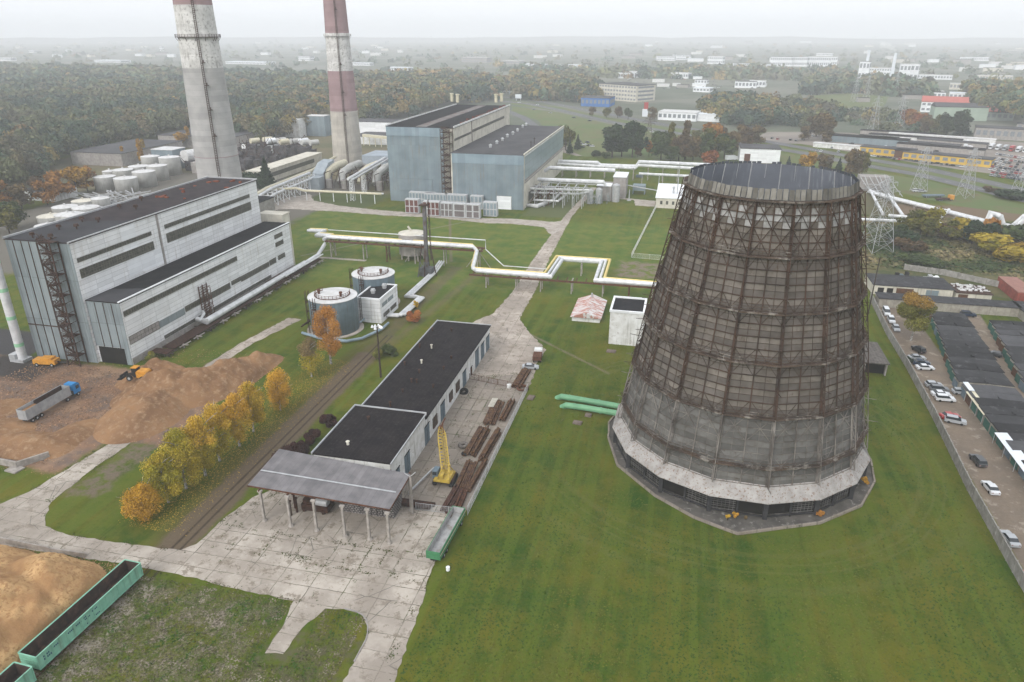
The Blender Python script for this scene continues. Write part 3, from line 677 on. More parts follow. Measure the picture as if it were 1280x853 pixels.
# ================================================================== WHITE BOILER HALL
def window_strip(parent, x, y0, y1, z0, z1, frames=True, m='window'):
    """glazed strip on an east wall at x, slightly recessed look: glazing proud 3 cm with steel mullions and a sill"""
    b = MB(); b.box(x+.005, y0, z0, x+.03, y1, z1); o = b.build('window', M[m], parent)
    b = MB()
    k = int((y1-y0)/1.5)
    for i in range(k+1):
        y = y0+(y1-y0)*i/k; b.box(x+.032, y-.05, z0, x+.10, y+.05, z1)
    if z1-z0 > 1.6: b.box(x+.034, y0, (z0+z1)/2-.05, x+.11, y1, (z0+z1)/2+.05)
    b.box(x+.006, y0, z1, x+.16, y1, z1+.12); b.box(x+.006, y0, z0-.12, x+.2, y1, z0)
    b.build('window_frame', M['frame_dark'], o); return o
M['frame_dark'] = mat('window_frames', (.2,.19,.17), (.1,.095,.085), 1)
B1 = thing('boiler_hall', 'big stepped boiler hall with white panel walls and ribbon windows beside the chip yard', 'factory building', (-160,195,0))
b = MB(); b.box(-174,153,0,-154,243,34.2); tall = b.build('tall_block_wall', M['white_panel'], B1)
b = MB(); b.box(-154,153.9,0,-143.5,244.5,18.2); lowb = b.build('low_block_wall', M['white_panel'], B1)
b = MB(); b.box(-153.999,171.6,19.4,-153.985,177.2,34.1); b.box(-153.999,177.3,19.2,-153.985,186.6,24.1); b.build('pale_repair_panel', M['white_new'], B1)
b = MB(); b.box(-153.99,186.6,18.4,-153.85,187.5,34.3); b.build('expansion_joint', M['concrete_wall'], B1)
b = MB(); b.box(-174.1,152.85,0,-161.4,152.98,34.15); b.box(-156.6,152.85,0,-153.95,152.98,34.15); b.box(-161.4,152.86,0,-156.6,152.99,34.1)
b.build('end_cladding', M['blue_panel2'], B1)
b = MB(); b.box(-153.9,153.72,5.0,-143.45,153.88,18.1); b.box(-145.0,153.72,0,-143.45,153.88,5.0); b.build('end_cladding', M['blue_panel2'], B1)
b = MB(); b.box(-153.2,153.66,.0,-145.0,153.74,4.9); b.build('gate_opening', M['dark'], B1)
b = MB()
for x in (-171.6,-169,-166.5,-164): b.box(x-.1,152.7,0,x+.1,152.84,34.1)
for x in (-151.2,-148.6,-146): b.box(x-.08,153.6,5,x+.08,153.71,18)
b.box(-174,152.7,9.9,-162,152.83,10.2)
b.build('cladding_rib', M['rust_dark'], B1)
b = MB(); b.box(-174.3,152.7,34.2,-153.7,243.3,34.45); o = b.build('roof', M['roof_brown'], B1)
b = MB(); b.prism([(-174,153),(-154,153),(-154,178.5),(-174,172)],34.45,34.5); b.build('new_roof_felt', M['roof_grey2'] if 'roof_grey2' in M else mat('new_grey_felt', (.05,.05,.055), (.04,.04,.045), .2), o)
b = MB()
b.box(-174.4,152.6,34.46,-173.9,243.3,34.95); b.box(-174.4,243.0,34.46,-153.7,243.4,34.9); b.box(-154.2,152.6,34.2,-153.75,243.3,34.7); b.build('roof_edge', M['steel'], o)
for (u, v) in ((41,297),(64,299),(74,287),(96,286),(103,277),(123,277.5),(150,261),(170,261.5),(177,251)):
    x, y = at(u, v, 34.6); b = MB(); b.cyl(x,y,34.45,35.4,.22,n=8); b.cyl(x,y,35.3,36.0,.75,.55,10); b.build('roof_vent', M['rust_dark'], o)
b = MB()
for i in range(14):
    x, y = random.uniform(-172,-156), random.uniform(205,238); b.box(x,y,34.45,x+random.uniform(.6,2),y+random.uniform(.5,1.6),34.45+random.uniform(.2,.7))
b.build('roof_debris', mat('red_brown_debris', (.22,.07,.04), (.14,.05,.03), 1), o)
b = MB(); b.box(-153.9,153.6,18.2,-143.2,244.8,18.4); o2 = b.build('roof', M['roof_dark'], B1)
b = MB(); b.prism([(-153.9,153.8),(-143.6,153.8),(-143.6,166),(-153.9,163)],18.4,18.45); b.build('new_roof_felt', mat('grey_felt_patch', (.06,.06,.066), (.05,.05,.055), .2), o2)
b = MB(); b.box(-143.75,153.6,18.41,-143.3,244.8,18.7); b.build('roof_edge', M['white_new'], o2)
b = MB(); b.box(-156,244.5,0,-146,250,21.0); b.box(-156.2,244.6,21,-145.8,250.2,21.3); b.build('roof_house', M['pale_wall'], B1)
for a in ((153.7+.6,183.5,28.8,29.75),(153.7+.6,183.6,24.4,26.7),(189.7,237.4,29.2,30.2),(189.8,237.5,24.7,27.4)): window_strip(B1, -154, *a)
for a in ((154.6,208.7,14.2,15.5),(178.9,190.2,6.6,8.1),(190.9,202.7,6.3,8.1),(203.6,209.0,7.0,8.2),(209.2,227.4,6.5,8.1),(227.8,232.4,6.6,8.3),(234,239,6.9,8.3),(168,191.6,2.2,3.0),(192,227.8,2.1,3.0),(233.3,239,15,16.3),(233.4,239,12,13.4)): window_strip(B1, -143.5, *a)
window_strip(B1, -143.5, 154.6, 166.9, 6.0, 8.1, m='concrete_wall')
b = MB(); b.box(-143.49,167.0,5.9,-143.4,178.6,8.0); b.build('grey_infill_panel', M['blue_panel2'], B1)
b = MB(); b.box(-143.49,150+4.2,0,-143.3,244,1.9); b.build('plinth', M['concrete_wall'], B1)
def stair_tower(parent, x0, x1, y0, y1, z1, m, dens=1.):
    b = MB()
    for x in (x0,x1):
        for y in (y0,y1): b.beam((x,y,0),(x,y,z1),.28)
    z = 0; k = 0
    while z < z1:
        z2 = min(z1, z+2.9)
        b.box(x0,y0,z2-.12,x1,y1,z2) if k % 2 == 0 else b.box(x0,y0,z2-.12,(x0+x1)/2,y1,z2)
        for x in (x0,x1): b.beam((x,y0,z2+1),(x,y1,z2+1),.1)
        b.beam((x0,y0,z2+1),(x1,y0,z2+1),.12); b.beam((x0,y0,z2+.5),(x1,y0,z2+.5),.08)
        a, c2 = ((x0,z),(x1,z2)) if k % 2 == 0 else ((x1,z),(x0,z2))
        b.beam((a[0],y0+.3,a[1]),(c2[0],y0+.3,c2[1]),.5,.18); b.beam((a[0],y0+.05,a[1]+1),(c2[0],y0+.05,c2[1]+1),.08)
        for i in range(int(6*dens)): b.beam((random.uniform(x0,x1),y0+.05,z+random.uniform(0,2.9)),(random.uniform(x0,x1),y0+.05,z+random.uniform(0,2.9)),.1)
        for i in range(8): 
            xx = x0+(x1-x0)*i/8; b.beam((xx,y0,z2),(xx,y0,z2+1),.07)
        z = z2; k += 1
    return b.build('stair_tower', M[m], parent)
stair_tower(B1, -160.9, -157.0, 149.9, 152.6, 34.9, 'rust_dark', 1.6)
b = MB()
for z in np.arange(.5, 12, .8):
    b.beam((-143.3,186.2,z),(-143.3,190.5,z),.12); b.beam((-142.2,186.2+random.random(),z),(-142.2,190+random.random(),z+random.uniform(-.6,.6)),.13)
for y in (186.3,188.3,190.4):
    b.beam((-143.2,y,0),(-143.2,y,12.2),.22); b.beam((-142.1,y,0),(-142.1,y,11),.16); b.beam((-143.2,y,3),(-142.1,y,6),.12)
b.build('wall_ladder_frame', M['rust'], B1)
# ================================================================== BLUE CLADDED PLANT HALL
B2 = thing('plant_hall', 'blue-grey cladded plant hall with a tall rear block and dark roofs, beyond the pipe bridge', 'factory building', (-115,430,0))
b = MB(); b.box(-153.8,371,0,-116.6,498,39.2); b.build('tall_block_wall', M['pale_wall'], B2)
b = MB(); b.box(-116.5,364.2,0,-78,489,27.7); b.build('low_block_wall', M['pale_wall'], B2)
b = MB(); b.box(-153.9,370.8,0,-122.4,370.98,39.1); b.box(-154,371,0,-153.82,498,39.1); b.build('tall_block_cladding', M['blue_panel'], B2)
b = MB(); b.box(-115.8,364.0,0,-92.2,364.18,27.6); b.box(-84.3,364.0,0,-77.9,364.18,27.6); b.box(-92.2,364.0,6.9,-84.3,364.18,27.6); b.build('low_block_cladding', M['blue_panel'], B2)
M['blue_lighter'] = mat('paler_blue_band', (.25,.32,.37), (.2,.27,.32), .2, panel=(2.0,30,.05,.85), rough=.6)
b = MB(); b.box(-153.95,370.6,34.7,-122.3,370.79,39.2); b.box(-115.9,363.8,22.9,-77.8,363.99,27.7); b.build('upper_cladding_band', M['blue_lighter'], B2)
b = MB(); b.box(-150,370.5,5.9,-129.3,370.78,12.4); b.box(-150,370.62,12.5,-122.5,370.79,22.7); b.box(-113.8,363.85,11.2,-78,363.99,22.8); b.build('lower_cladding_band', M['blue_panel2'] if 0 else M['blue_panel'], B2)
b = MB(); b.box(-92.1,363.7,0,-84.4,364.1,6.7); b.box(-88.4,363.6,.1,-88.2,363.7,6.6); b.build('gate', M['white_new'], B2)
b = MB(); b.box(-154.2,370.6,39.2,-116.3,498.3,39.45); r1 = b.build('roof', M['roof_dark'], B2)
b = MB(); b.box(-137.6,372,39.45,-131.9,494,39.6); b.build('roof_light_strip', mat('pale_roof_strip', (.2,.19,.18), (.12,.1,.1), .15, dirt=((.14,.05,.04),.55,.7,.3)), r1)
b = MB(); b.box(-154.3,370.6,39.3,-153.9,498.4,40.1); b.box(-116.75,370.6,39.3,-116.3,498.4,40.3); b.build('parapet', M['white_plaster'], r1)
b = MB()
for i in range(26):
    y = 386+i*4.0; b.box(-117.9,y,39.4,-116.9,y+random.uniform(1.5,3.2),40.2+random.uniform(0,1.1))
b.build('roof_debris', mat('rust_red_debris', (.13,.04,.03), (.06,.03,.028), .4), r1)
b = MB(); b.box(-116.7,364.0,27.7,-77.7,489.3,27.95); r2 = b.build('roof', M['roof_grey'], B2)
b = MB(); b.box(-78.2,364,27.8,-77.6,489.4,28.6); b.build('parapet', M['pale_wall'], r2)
for x, y in [(-101,386),(-101.1,400.6),(-100.9,413),(-101.9,429.3),(-101.3,441.4),(-101.9,456.8),(-102.8,476.4),(-102.8,487)]:
    b = MB(); b.cyl(x,y,27.95,29.3,.75,n=10); b.cyl(x,y,29.2,29.9,1.1,.3,10); b.build('roof_vent', M['steel'], r2)
for x, y in ((-80.8,405),(-79.8,391)):
    b = MB(); b.beam((x,y,27.9),(x,y,31.5),.25); b.beam((x-.8,y,30.8),(x+.8,y,30.8),.15); b.build('roof_mast', M['rust_dark'], r2)
b = MB(); b.box(-77.95,366.5,15.2,-77.85,488.6,26.6); g_ = b.build('window', mat('pale_blue_glazing', (.3,.38,.4), (.24,.31,.34), .1, rough=.35, panel=(1.4,3.8,.12,.55)), B2)
b = MB(); b.box(-77.95,366,27.0,-77.6,489,28.0); b.build('roof_band', M['white_plaster'], B2)
b = MB(); b.box(-77.95,366.5,13.2,-77.8,489,13.9); b.box(-77.95,366.5,14.4,-77.75,489,15.1); b.build('ledge', M['concrete_wall'], B2)
window_strip(B2, -78, 377, 390.5, 2.3, 6.5); window_strip(B2, -78, 399, 404, 3, 6)
window_strip(B2, -116.6, 371.5, 403, 32.9, 33.8); window_strip(B2, -116.6, 406, 482, 33.2, 34.4)
b = MB(); b.box(-116.59,404.2,28,-116.4,404.9,39.2); b.build('expansion_joint', M['rust_dark'], B2)
stair_tower(B2, -122.2, -117.2, 365.2, 370.4, 39.6, 'rust_dark', .8)
b = MB()
for x in (-151.9,): b.box(x-.1,370.4,24,x+.1,370.55,34)
# rooftop outlets at the far end of the tall block
for i, (u, v) in enumerate(((565,127),(572,128),(620,128),(627,127))):
    x, y = at(u, v, 39.5); b = MB(); b.cyl(x,y,39.4,44.5,1.1,n=10); b.cyl(x,y,44.3,45,1.5,1.5,10); b.build('roof_outlet', M['pipe_cream'], r1)
# ================================================================== LONG WORKSHOP AND CANOPY
G1 = thing('workshop', 'long low workshop with black roofs and a white wall of grey doors', 'workshop', (-58,150,0))
b = MB(); b.box(-65.8,132.2,0,-50.2,188.6,6.4); b.build('wall', M['white_plaster'], G1)
b = MB(); b.box(-66.4,111.8,0,-50.2,132.1,7.6); b.build('annex_wall', M['white_plaster'], G1)
b = MB(); b.box(-66.1,132.25,6.4,-49.9,188.9,6.65); r1 = b.build('roof', M['roof_felt'], G1)
b = MB(); b.box(-66.35,132.3,6.5,-66.1,189.1,6.95); b.box(-66.3,188.8,6.5,-49.8,189.1,6.85); b.build('roof_edge', M['steel'], r1)
b = MB(); b.box(-66.6,111.7,7.6,-50,132.25,7.85); r2 = b.build('roof', M['roof_felt'], G1)
b = MB(); b.box(-66.85,111.6,7.7,-66.6,132.5,8.15); b.box(-66.8,132.25,7.4,-49.9,132.55,8.1); b.box(-50.05,111.6,7.6,-49.85,132.3,7.95); b.build('roof_edge', M['steel'], r2)
for x, y in [(-65.0,181),(-59.7,182),(-61.3,169.2),(-64.6,169),(-60.7,159.5),(-54.1,164),(-64.5,157.5),(-54.1,157.5),(-59.3,154),(-59.3,148.4),(-58,148.5),(-53.3,147),(-59.6,143.2),(-59.8,135.9)]:
    b = MB(); h = random.uniform(.6,1.1); b.cyl(x,y,6.6,6.65+h,.22,n=8); b.cyl(x,y,6.65+h,6.8+h,.38,.3,8); b.build('roof_vent', M['pale_wall'] if x in (-61.3,-60.7) else M['rust_dark'], r1)
for x, y in ((-61.2,127),(-61.1,116.4)):
    b = MB(); b.cyl(x,y,7.8,8.6,.28,n=8); b.cyl(x,y,8.6,8.75,.45,.3,8); b.build('roof_vent', M['rust_dark'] if y > 120 else M['pale_wall'], r2)
for y0, y1, z0, z1, kd in ((113.6,116.2,.1,4.6,0),(119,122,.1,4.9,0),(131.4,134.4,.1,4.7,0),(136.9,139.8,1.5,4.0,1),(142.6,145.8,.1,4.5,0),(149.2,151.8,2.0,4.2,1),(154.8,157.6,1.8,4.2,1),(160.8,163.8,.1,4.4,0),(168,169.4,.1,2.6,2),(172.8,176.3,.1,5.2,0),(178.6,182,.1,4.6,0),(184.2,187.8,.1,4.5,0)):
    b = MB(); b.box(-50.19,y0,z0,-50.1,y1,z1); 
    if kd == 1:
        o = b.build('window', M['window'], G1); b = MB()
        for i in range(4): y = y0+(y1-y0)*i/3; b.box(-50.09,y-.06,z0,-50.0,y+.06,z1)
        b.box(-50.09,y0,z0-.15,-49.95,y1,z0-.02); b.build('window_frame', M['rust'], o)
    else:
        o = b.build('door', M['grey_door'] if kd == 0 else M['rust'], G1); b = MB(); ym = (y0+y1)/2
        b.box(-50.09,ym-.03,z0,-50.05,ym+.03,z1); b.box(-50.09,y0,z1,-49.98,y1,z1+.15); b.build('door_frame', M['dark'], o)
b = MB()
for y in np.arange(114, 188, 6.0): b.box(-50.19,y-.1,0,-50.08,y+.1,6.3)
CA = thing('open_shed', 'open sided shed with a grey corrugated roof on white concrete posts, at the yard corner', 'shed', (-58,104,0))
prf = [(-73.6,99.6),(-45.0,98.6),(-44.9,109.0),(-73.8,111.6)]
b = MB(); n = len(prf)
top = [(*prf[0],7.35),(*prf[1],7.35),(*prf[2],8.0),(*prf[3],8.0)]
b.face(top); b.face([(x,y,z-.12) for x,y,z in top[::-1]])
for i in range(4):
    p, q = top[i], top[(i+1)%4]; b.face([(p[0],p[1],p[2]-.12),(q[0],q[1],q[2]-.12),q,p])
ro = b.build('roof', M['roof_corr'], CA)
b = MB(); b.beam((-73.5,104.2,7.72),(-45.6,103.2,7.72),.35,.08); b.build('ridge_strip', M['steel'], ro)
b = MB(); b.beam((-73.6,99.6,7.2),(-45.0,98.6,7.2),.16,.3); b.beam((-45,98.6,7.2),(-44.9,109,7.8),.16,.3); b.beam((-73.6,99.6,7.2),(-73.8,111.6,7.8),.14,.3)
for x in (-71,-65.2,-59.8,-54,-49.3,-45.4): b.beam((x,98.9,6.9),(x,110,7.55),.22,.35)
for i in range(7): b.beam((-73.4,100.2+i*1.6,7.12+i*.1),(-45.1,99.4+i*1.55,7.12+i*.1),.12,.14)
b.build('roof_beam', M['rust'], CA)
for x, y in ((-70.9,99.2),(-65.2,98.8),(-59.9,98.7),(-54.1,98.4),(-49.3,98.5),(-45.4,98.3),(-44.9,108.2),(-57.5,110.6),(-66.5,110.9),(-72.6,111)):
    zt = 7.0+(y-98.5)*.055
    b = MB(); b.beam((x,y,.05),(x,y,zt-.5),.42); b.prism([(x-.45,y-.25),(x+.45,y-.25),(x+.45,y+.25),(x-.45,y+.25)],zt-.5,zt-.15); b.cyl(x,y,.05,.5,.55,.4,6); b.build('post', M['concrete_post'], CA)
# brick wall inside the shed, pallets of blocks
brk = mat('stacked_blocks', (.3,.28,.27), (.18,.165,.16), .9, panel=(.62,.42,.07,.12,'brick'))
BR = thing('block_stack', 'stack of grey building blocks filling the right half of the open shed', 'block stack', (-52,107,0))
b = MB()
for i in range(9):
    for j in range(4): 
        x = -57.5+i*1.15; y = 105.2+j*1.15; h = 2.9+random.choice((0,0,.5,-.5))
        b.box(x,y,.07,x+1.05,y+1.05,h)
b.build('block', brk, BR)
MA = thing('scrap_machine', 'dark machine with a round grey drum under the left half of the open shed', 'machine', (-62.5,105,0))
b = MB(); b.box(-65.5,103.5,.4,-60,106.4,1.7); b.box(-65.2,103.8,1.7,-63.3,106,2.6)
for x in (-65,-61): 
    for y in (103.7,106): b.cyl(x,y,.06,.9,.4,n=8)
b.build('chassis', M['rust_dark'], MA)
b = MB(); b.tube([(-63,104.4,2.2),(-60.2,104.4,2.2)],.85,12); b.build('drum', M['steel'], MA)
b = MB(); b.tube([(-62,105.6,1.6),(-62,105.6,4.1),(-60.8,105.6,4.4)],.12,6); b.build('exhaust_pipe', M['rust_dark'], MA)
for i, (x, y) in enumerate(((-66.8,101.8),(-66.2,103),(-67.2,104.1))):
    b = MB(); b.cyl(0,0,0,3.2,.22,n=8); b.cyl(0,0,3.2,3.3,.4,n=8); o = b.build('steel_drum', M['rust_dark']); o.location = (x,y,.06)
    tag(o, ['front','middle','rear'][i]+' one of three thin rusty steel columns behind the second post of the open shed', 'steel column', 'rusty columns under the shed')
# ------------------------------------------------------------------ tanks by the boiler hall
def storage_tank(label, x, y, r, h, lad, rim=True):
    t = thing('storage_tank', label, 'tank', (x,y,0), local=True)
    b = MB(); b.cyl(0,0,0,h,r,n=40,top=False); b.build('shell', M['tank_blue'], t, world=False, smooth=True)
    b = MB(); b.cyl(0,0,h,h+.9,r+.15,.9,40,bottom=True); b.cyl(0,0,h-.15,h+.02,r+.2,n=40); rf = b.build('roof', M['tank_roof'], t, world=False)
    b = MB(); a0, a1 = R(150), R(395)
    for i in range(20):
        p = a0+(a1-a0)*i/20; q = a0+(a1-a0)*(i+1)/20; rr = r*.72; z = h+.42
        P_, Q_ = (rr*cos(p),rr*sin(p)), (rr*cos(q),rr*sin(q))
        b.beam((*P_,z),(*Q_,z),.35,.1); b.beam((*P_,z),(*P_,z+1),.09); b.beam((*P_,z+1),(*Q_,z+1),.09); b.beam((*P_,z+.5),(*Q_,z+.5),.07)
    b.build('roof_railing', M['rust'], rf, world=False)
    for a in (R(195),R(335)):
        b = MB(); xx, yy = r*.55*cos(a), r*.55*sin(a); b.cyl(xx,yy,h+.4,h+1.5,.3,n=10); b.cyl(xx,yy,h+1.5,h+2.0,.55,.45,10); b.cyl(xx,yy,h+1.0,h+1.1,.5,n=10); b.build('roof_vent', M['rust'], rf, world=False)
    for a in lad:
        b = MB(); ax, ay = cos(a), sin(a)
        for s in (-.5,.5):
            for d in (.25,1.2): b.beam(((r+d)*ax-ay*s,(r+d)*ay+ax*s,0),((r+d)*ax-ay*s,(r+d)*ay+ax*s,h+1.2),.14)
        for k in range(int(h/.75)):
            z = .4+k*.75; b.beam(((r+.3)*ax+ay*.5,(r+.3)*ay-ax*.5,z),((r+.3)*ax-ay*.5,(r+.3)*ay+ax*.5,z),.12); b.beam(((r+1.2)*ax+ay*.5,(r+1.2)*ay-ax*.5,z),((r+1.2)*ax-ay*.5,(r+1.2)*ay+ax*.5,z+.6),.1)
            if k % 4 == 3: b.box((r+.7)*ax-.6,(r+.7)*ay-.6,z,(r+.7)*ax+.6,(r+.7)*ay+.6,z+.1)
        b.build('ladder', M['rust_dark'], t, world=False)
    b = MB(); b.cyl(0,0,0,.25,r+1.4,n=40); b.build('foundation', M['gravel_road'], t, world=False)
    return t
storage_tank('nearer blue storage tank with a rust railing on its white roof, behind the orange birch', -100.6, 191.5, 7.3, 11.0, (R(250),R(190)))
storage_tank('farther blue storage tank with a white roof, behind the small white pump house', -97.9, 216.5, 7.0, 10.6, (R(262),R(185)))
PH = thing('pump_house', 'small white pump house with a black flat roof beside the nearer blue tank', 'pump house', (-92,205,0))
b = MB(); b.box(-96.3,198.6,0,-88.3,213.2,7.9); b.build('wall', M['white_panel'], PH)
b = MB(); b.box(-96.0,198.9,7.9,-88.6,212.9,8.0); rf = b.build('roof', M['roof_dark'], PH)
b = MB(); b.box(-96.4,198.5,7.8,-96.0,213.3,8.3); b.box(-88.6,198.5,7.8,-88.2,213.3,8.3); b.box(-96.0,198.5,7.8,-88.6,198.9,8.3); b.box(-96.0,212.9,7.8,-88.6,213.3,8.3); b.build('parapet', M['white_new'], rf)
for x, y in ((-92.8,204),(-91.2,209.5)): b = MB(); b.cyl(x,y,8,8.9,.7,n=10); b.cyl(x,y,8.8,9.5,.9,.7,10); b.build('roof_vent', M['steel'], rf)
window_strip(PH, -88.3, 200.5, 205.4, 1.6, 2.6); window_strip(PH, -88.3, 206.4, 211.4, 1.6, 2.6)
for y0 in (200,205): 
    b = MB(); b.box(-88.29,y0,5,-88.2,y0+4.2,6.2); b.build('vent_grille', M['blue_panel2'], PH)
b = MB()
for z in np.arange(.4,8,.5): b.beam((-95.2,198.4,z),(-94.6,198.4,z),.08)
b.beam((-95.2,198.4,0),(-95.2,198.4,8.8),.1); b.beam((-94.6,198.4,0),(-94.6,198.4,8.8),.1); b.build('ladder', M['rust_dark'], PH)
b = MB(); b.tube([(-108,184,.9),(-101,181.4,.9),(-92,181,.9),(-88.5,184,.9),(-85.6,192,.9),(-85.5,197.5,.9)],.42,8); b.tube([(-99,184,1.2),(-94,196,1.2),(-94,198.4,1.2)],.3,8)
tag(b.build('ground_pipe', M['blue_lighter']), 'pale blue pipe curving around the foot of the nearer blue tank', 'pipe')
b = MB()
for dx in (0,.9,1.8):
    b.tube([(-88.2+dx*.2,203.0+dx,1.0),(-84.8+dx,203.5+dx,1.0),(-84.2+dx,222,1.0),(-89.2+dx,222+dx,1.0),(-89.2+dx,250,1.0),(-89.2+dx,260,2.5)],.32,8)
tag(b.build('ground_pipe', M['pipe_white']), 'three parallel white pipes zigzagging over the grass from the pump house to the pipe bridge', 'pipes')
b = MB()
for i in range(10): b.beam((-106.5+.5*i,186+3.5*i,0),(-106.5+.5*i,186+3.5*i,2.6),.2)
b.tube([(-108.5,186,2.6),(-107.5,200,2.8),(-104.5,223,2.8)],.3,6); b.tube([(-109.2,186,2.0),(-108.2,200,2.0),(-105.2,223,2.0)],.25,6)
tag(b.build('tank_pipework', M['rust_dark']), 'rusty pipework on stands along the left side of the two blue tanks', 'pipework')
WT = thing('water_tank', 'small round off-white tank on legs half hidden behind the yellow pipe bridge', 'tank', (-104,270,0), local=True)
b = MB(); b.cyl(0,0,2,10.4,5.4,n=28); b.build('shell', mat('dirty_tank_shell', (.34,.32,.3), (.25,.235,.22), .4, streak=((.15,.11,.09),.5)), WT, world=False, smooth=False)
b = MB(); b.cyl(0,0,10.4,11.2,5.4,.8,28); b.tube([(0,0,11),(-1.5,0,13)],.4,8); b.build('roof', M['pale_wall'], WT, world=False)
for a in range(8): b = MB(); b.beam((4.8*cos(a*pi/4),4.8*sin(a*pi/4),0),(4.8*cos(a*pi/4),4.8*sin(a*pi/4),2.1),.5); b.build('leg', M['concrete_post'], WT, world=False)
# ------------------------------------------------------------------ pipe bridge with expansion loops
PB = thing('pipe_bridge', 'long bridge of yellow and white pipes crossing the lawns to the cooling tower', 'pipe bridge', (-80,255,0))
za, zb = 7.2, 5.6
left = [(-143,y_) for y_ in (0,)]
def run(off, z1, z2, r, m, name='pipe'):
    b = MB()
    b.tube([(-153,275+off,z1),(-145.5,275+off,z1),(-145.5,268.5+off,z1),(-139.5,268.5+off,z1),(-139.5,263.5+off,z1)] + [(-137.5,263+off,z1+1.2),(-76-off*.4,262.2+off,z1+1.2),(-73.5-off*.4,259+off,z1+.6),(-71-off*.4,244+off*1.0,z2),(-69-off*.4,241.6+off,z2),
            (-41.5-off,240.9+off,z2),(-41.0-off,263+off,z2),(-26.2+off,263+off,z2),(-25.8+off,240.3+off,z2),(-3,239.9+off,z2),(2,239.8+off,z2)], r, 10)
    return b.build(name, M[m], PB)
run(0, za, zb, .62, 'pipe_white'); run(1.5, za, zb, .5, 'pipe_white'); run(2.9, za, zb, .45, 'pipe_yellow')
b = MB(); b.tube([(-139,266.8,za+3.2),(-72,265.8,za+3.2),(-71.9,265.5,za-.4),(-60,246.5,zb+1),(-44,246.3,zb+1)],.16,6); b.build('small_pipe', M['pipe_white'], PB)
b = MB()
b.box(-138,260.8,za-.25,-72,262.2,za+.15); b.box(-138,265.2,za-.25,-72,266.4,za+.15)
for x in np.arange(-137,-72,4.0): b.box(x,260.8,za-.3,x+.3,266.4,za+.1)
b.box(-71,238.9,zb-1.1,-2,239.3,zb-.5); b.box(-71,243.8,zb-1.1,-42,244.2,zb-.5); b.box(-25,243.8,zb-1.1,-2,244.2,zb-.5)
for x in np.arange(-70,-2,3.4): b.box(x,239.3,zb-1.0,x+.25,243.8,zb-.6)
b.build('deck', M['rust'], PB)
for i, (x, y, z, w_) in enumerate([(-136,263.5,za,5),(-122,263.5,za,4),(-112,263.5,za,4),(-100,263.5,za,4),(-88,263.5,za,4),(-74,262.5,za,5),(-65,241.6,zb-.7,4),(-54,241.6,zb-.7,4),(-45,241.6,zb-.7,4),(-34,241.6,zb-.7,4),(-23,241.6,zb-.7,4),(-14,241.6,zb-.7,4),(-6,241.6,zb-.7,4),(-33.5,262.5,zb-.5,3)]):
    b = MB()
    for s in (-1,1): b.beam((x,y+s*w_*.42,0),(x,y+s*w_*.36,z-.2),.38)
    b.beam((x,y-w_*.6,z-.35),(x,y+w_*.6,z-.35),.35)
    if i in (0,2,5,6): b.beam((x,y-w_*.4,.3),(x,y+w_*.36,z-.5),.16); b.beam((x,y+w_*.4,.3),(x,y-w_*.36,z-.5),.16)
    if i in (3,5): b.beam((x-5,y,0),(x,y,z-.4),.22); b.beam((x+5,y,0),(x,y,z-.4),.22)
    b.build('stand', M['concrete_post'] if i not in (2,11) else M['rust'], PB)
# conveyor / heating main along the boiler hall
HM = thing('heating_main', 'white insulated heating main on low wooden trestles along the foot of the boiler hall', 'pipeline', (-140,205,0))
b = MB(); b.tube([(-142.5,182,3.2),(-139.2,182,2.6),(-139.0,240,2.6),(-139.0,256,2.8),(-138.8,262,5.5),(-138.8,263,7.8)],.72,10); b.tube([(-142.5,185.5,4.4),(-141,184,4.4),(-140.7,181,3.0)],.4,8); b.tube([(-140.9,184,2.4),(-140.7,248,2.4)],.35,8); b.tube([(-137.6,228,2.9),(-137.4,257,2.9)],.3,8); b.build('pipe', M['pipe_white'], HM)
b = MB(); b.box(-142.6,160,1.25,-136.9,163,1.5)
b.box(-141.6,164,1.2,-137.4,256,1.4); b.box(-142.6,222,1.4,-138,232,2.2); b.build('deck', M['rust_dark'], HM)
for i in range(15):
    y = 161+i*6.6; b = MB(); 
    for x in (-141.8,-137.2): b.beam((x,y,0),(x,y,1.3),.35)
    b.beam((-142.8,y,1.1),(-135.6,y,1.1),.3); b.beam((-137,y-2,1.0),(-136.4,y+2.4,1.25),.25); b.build('trestle', M['concrete_post'] if i % 3 else M['bark'], HM)
b = MB(); b.tube([(-143.2,157,2.2),(-141.2,157,2.2)],.5,8)
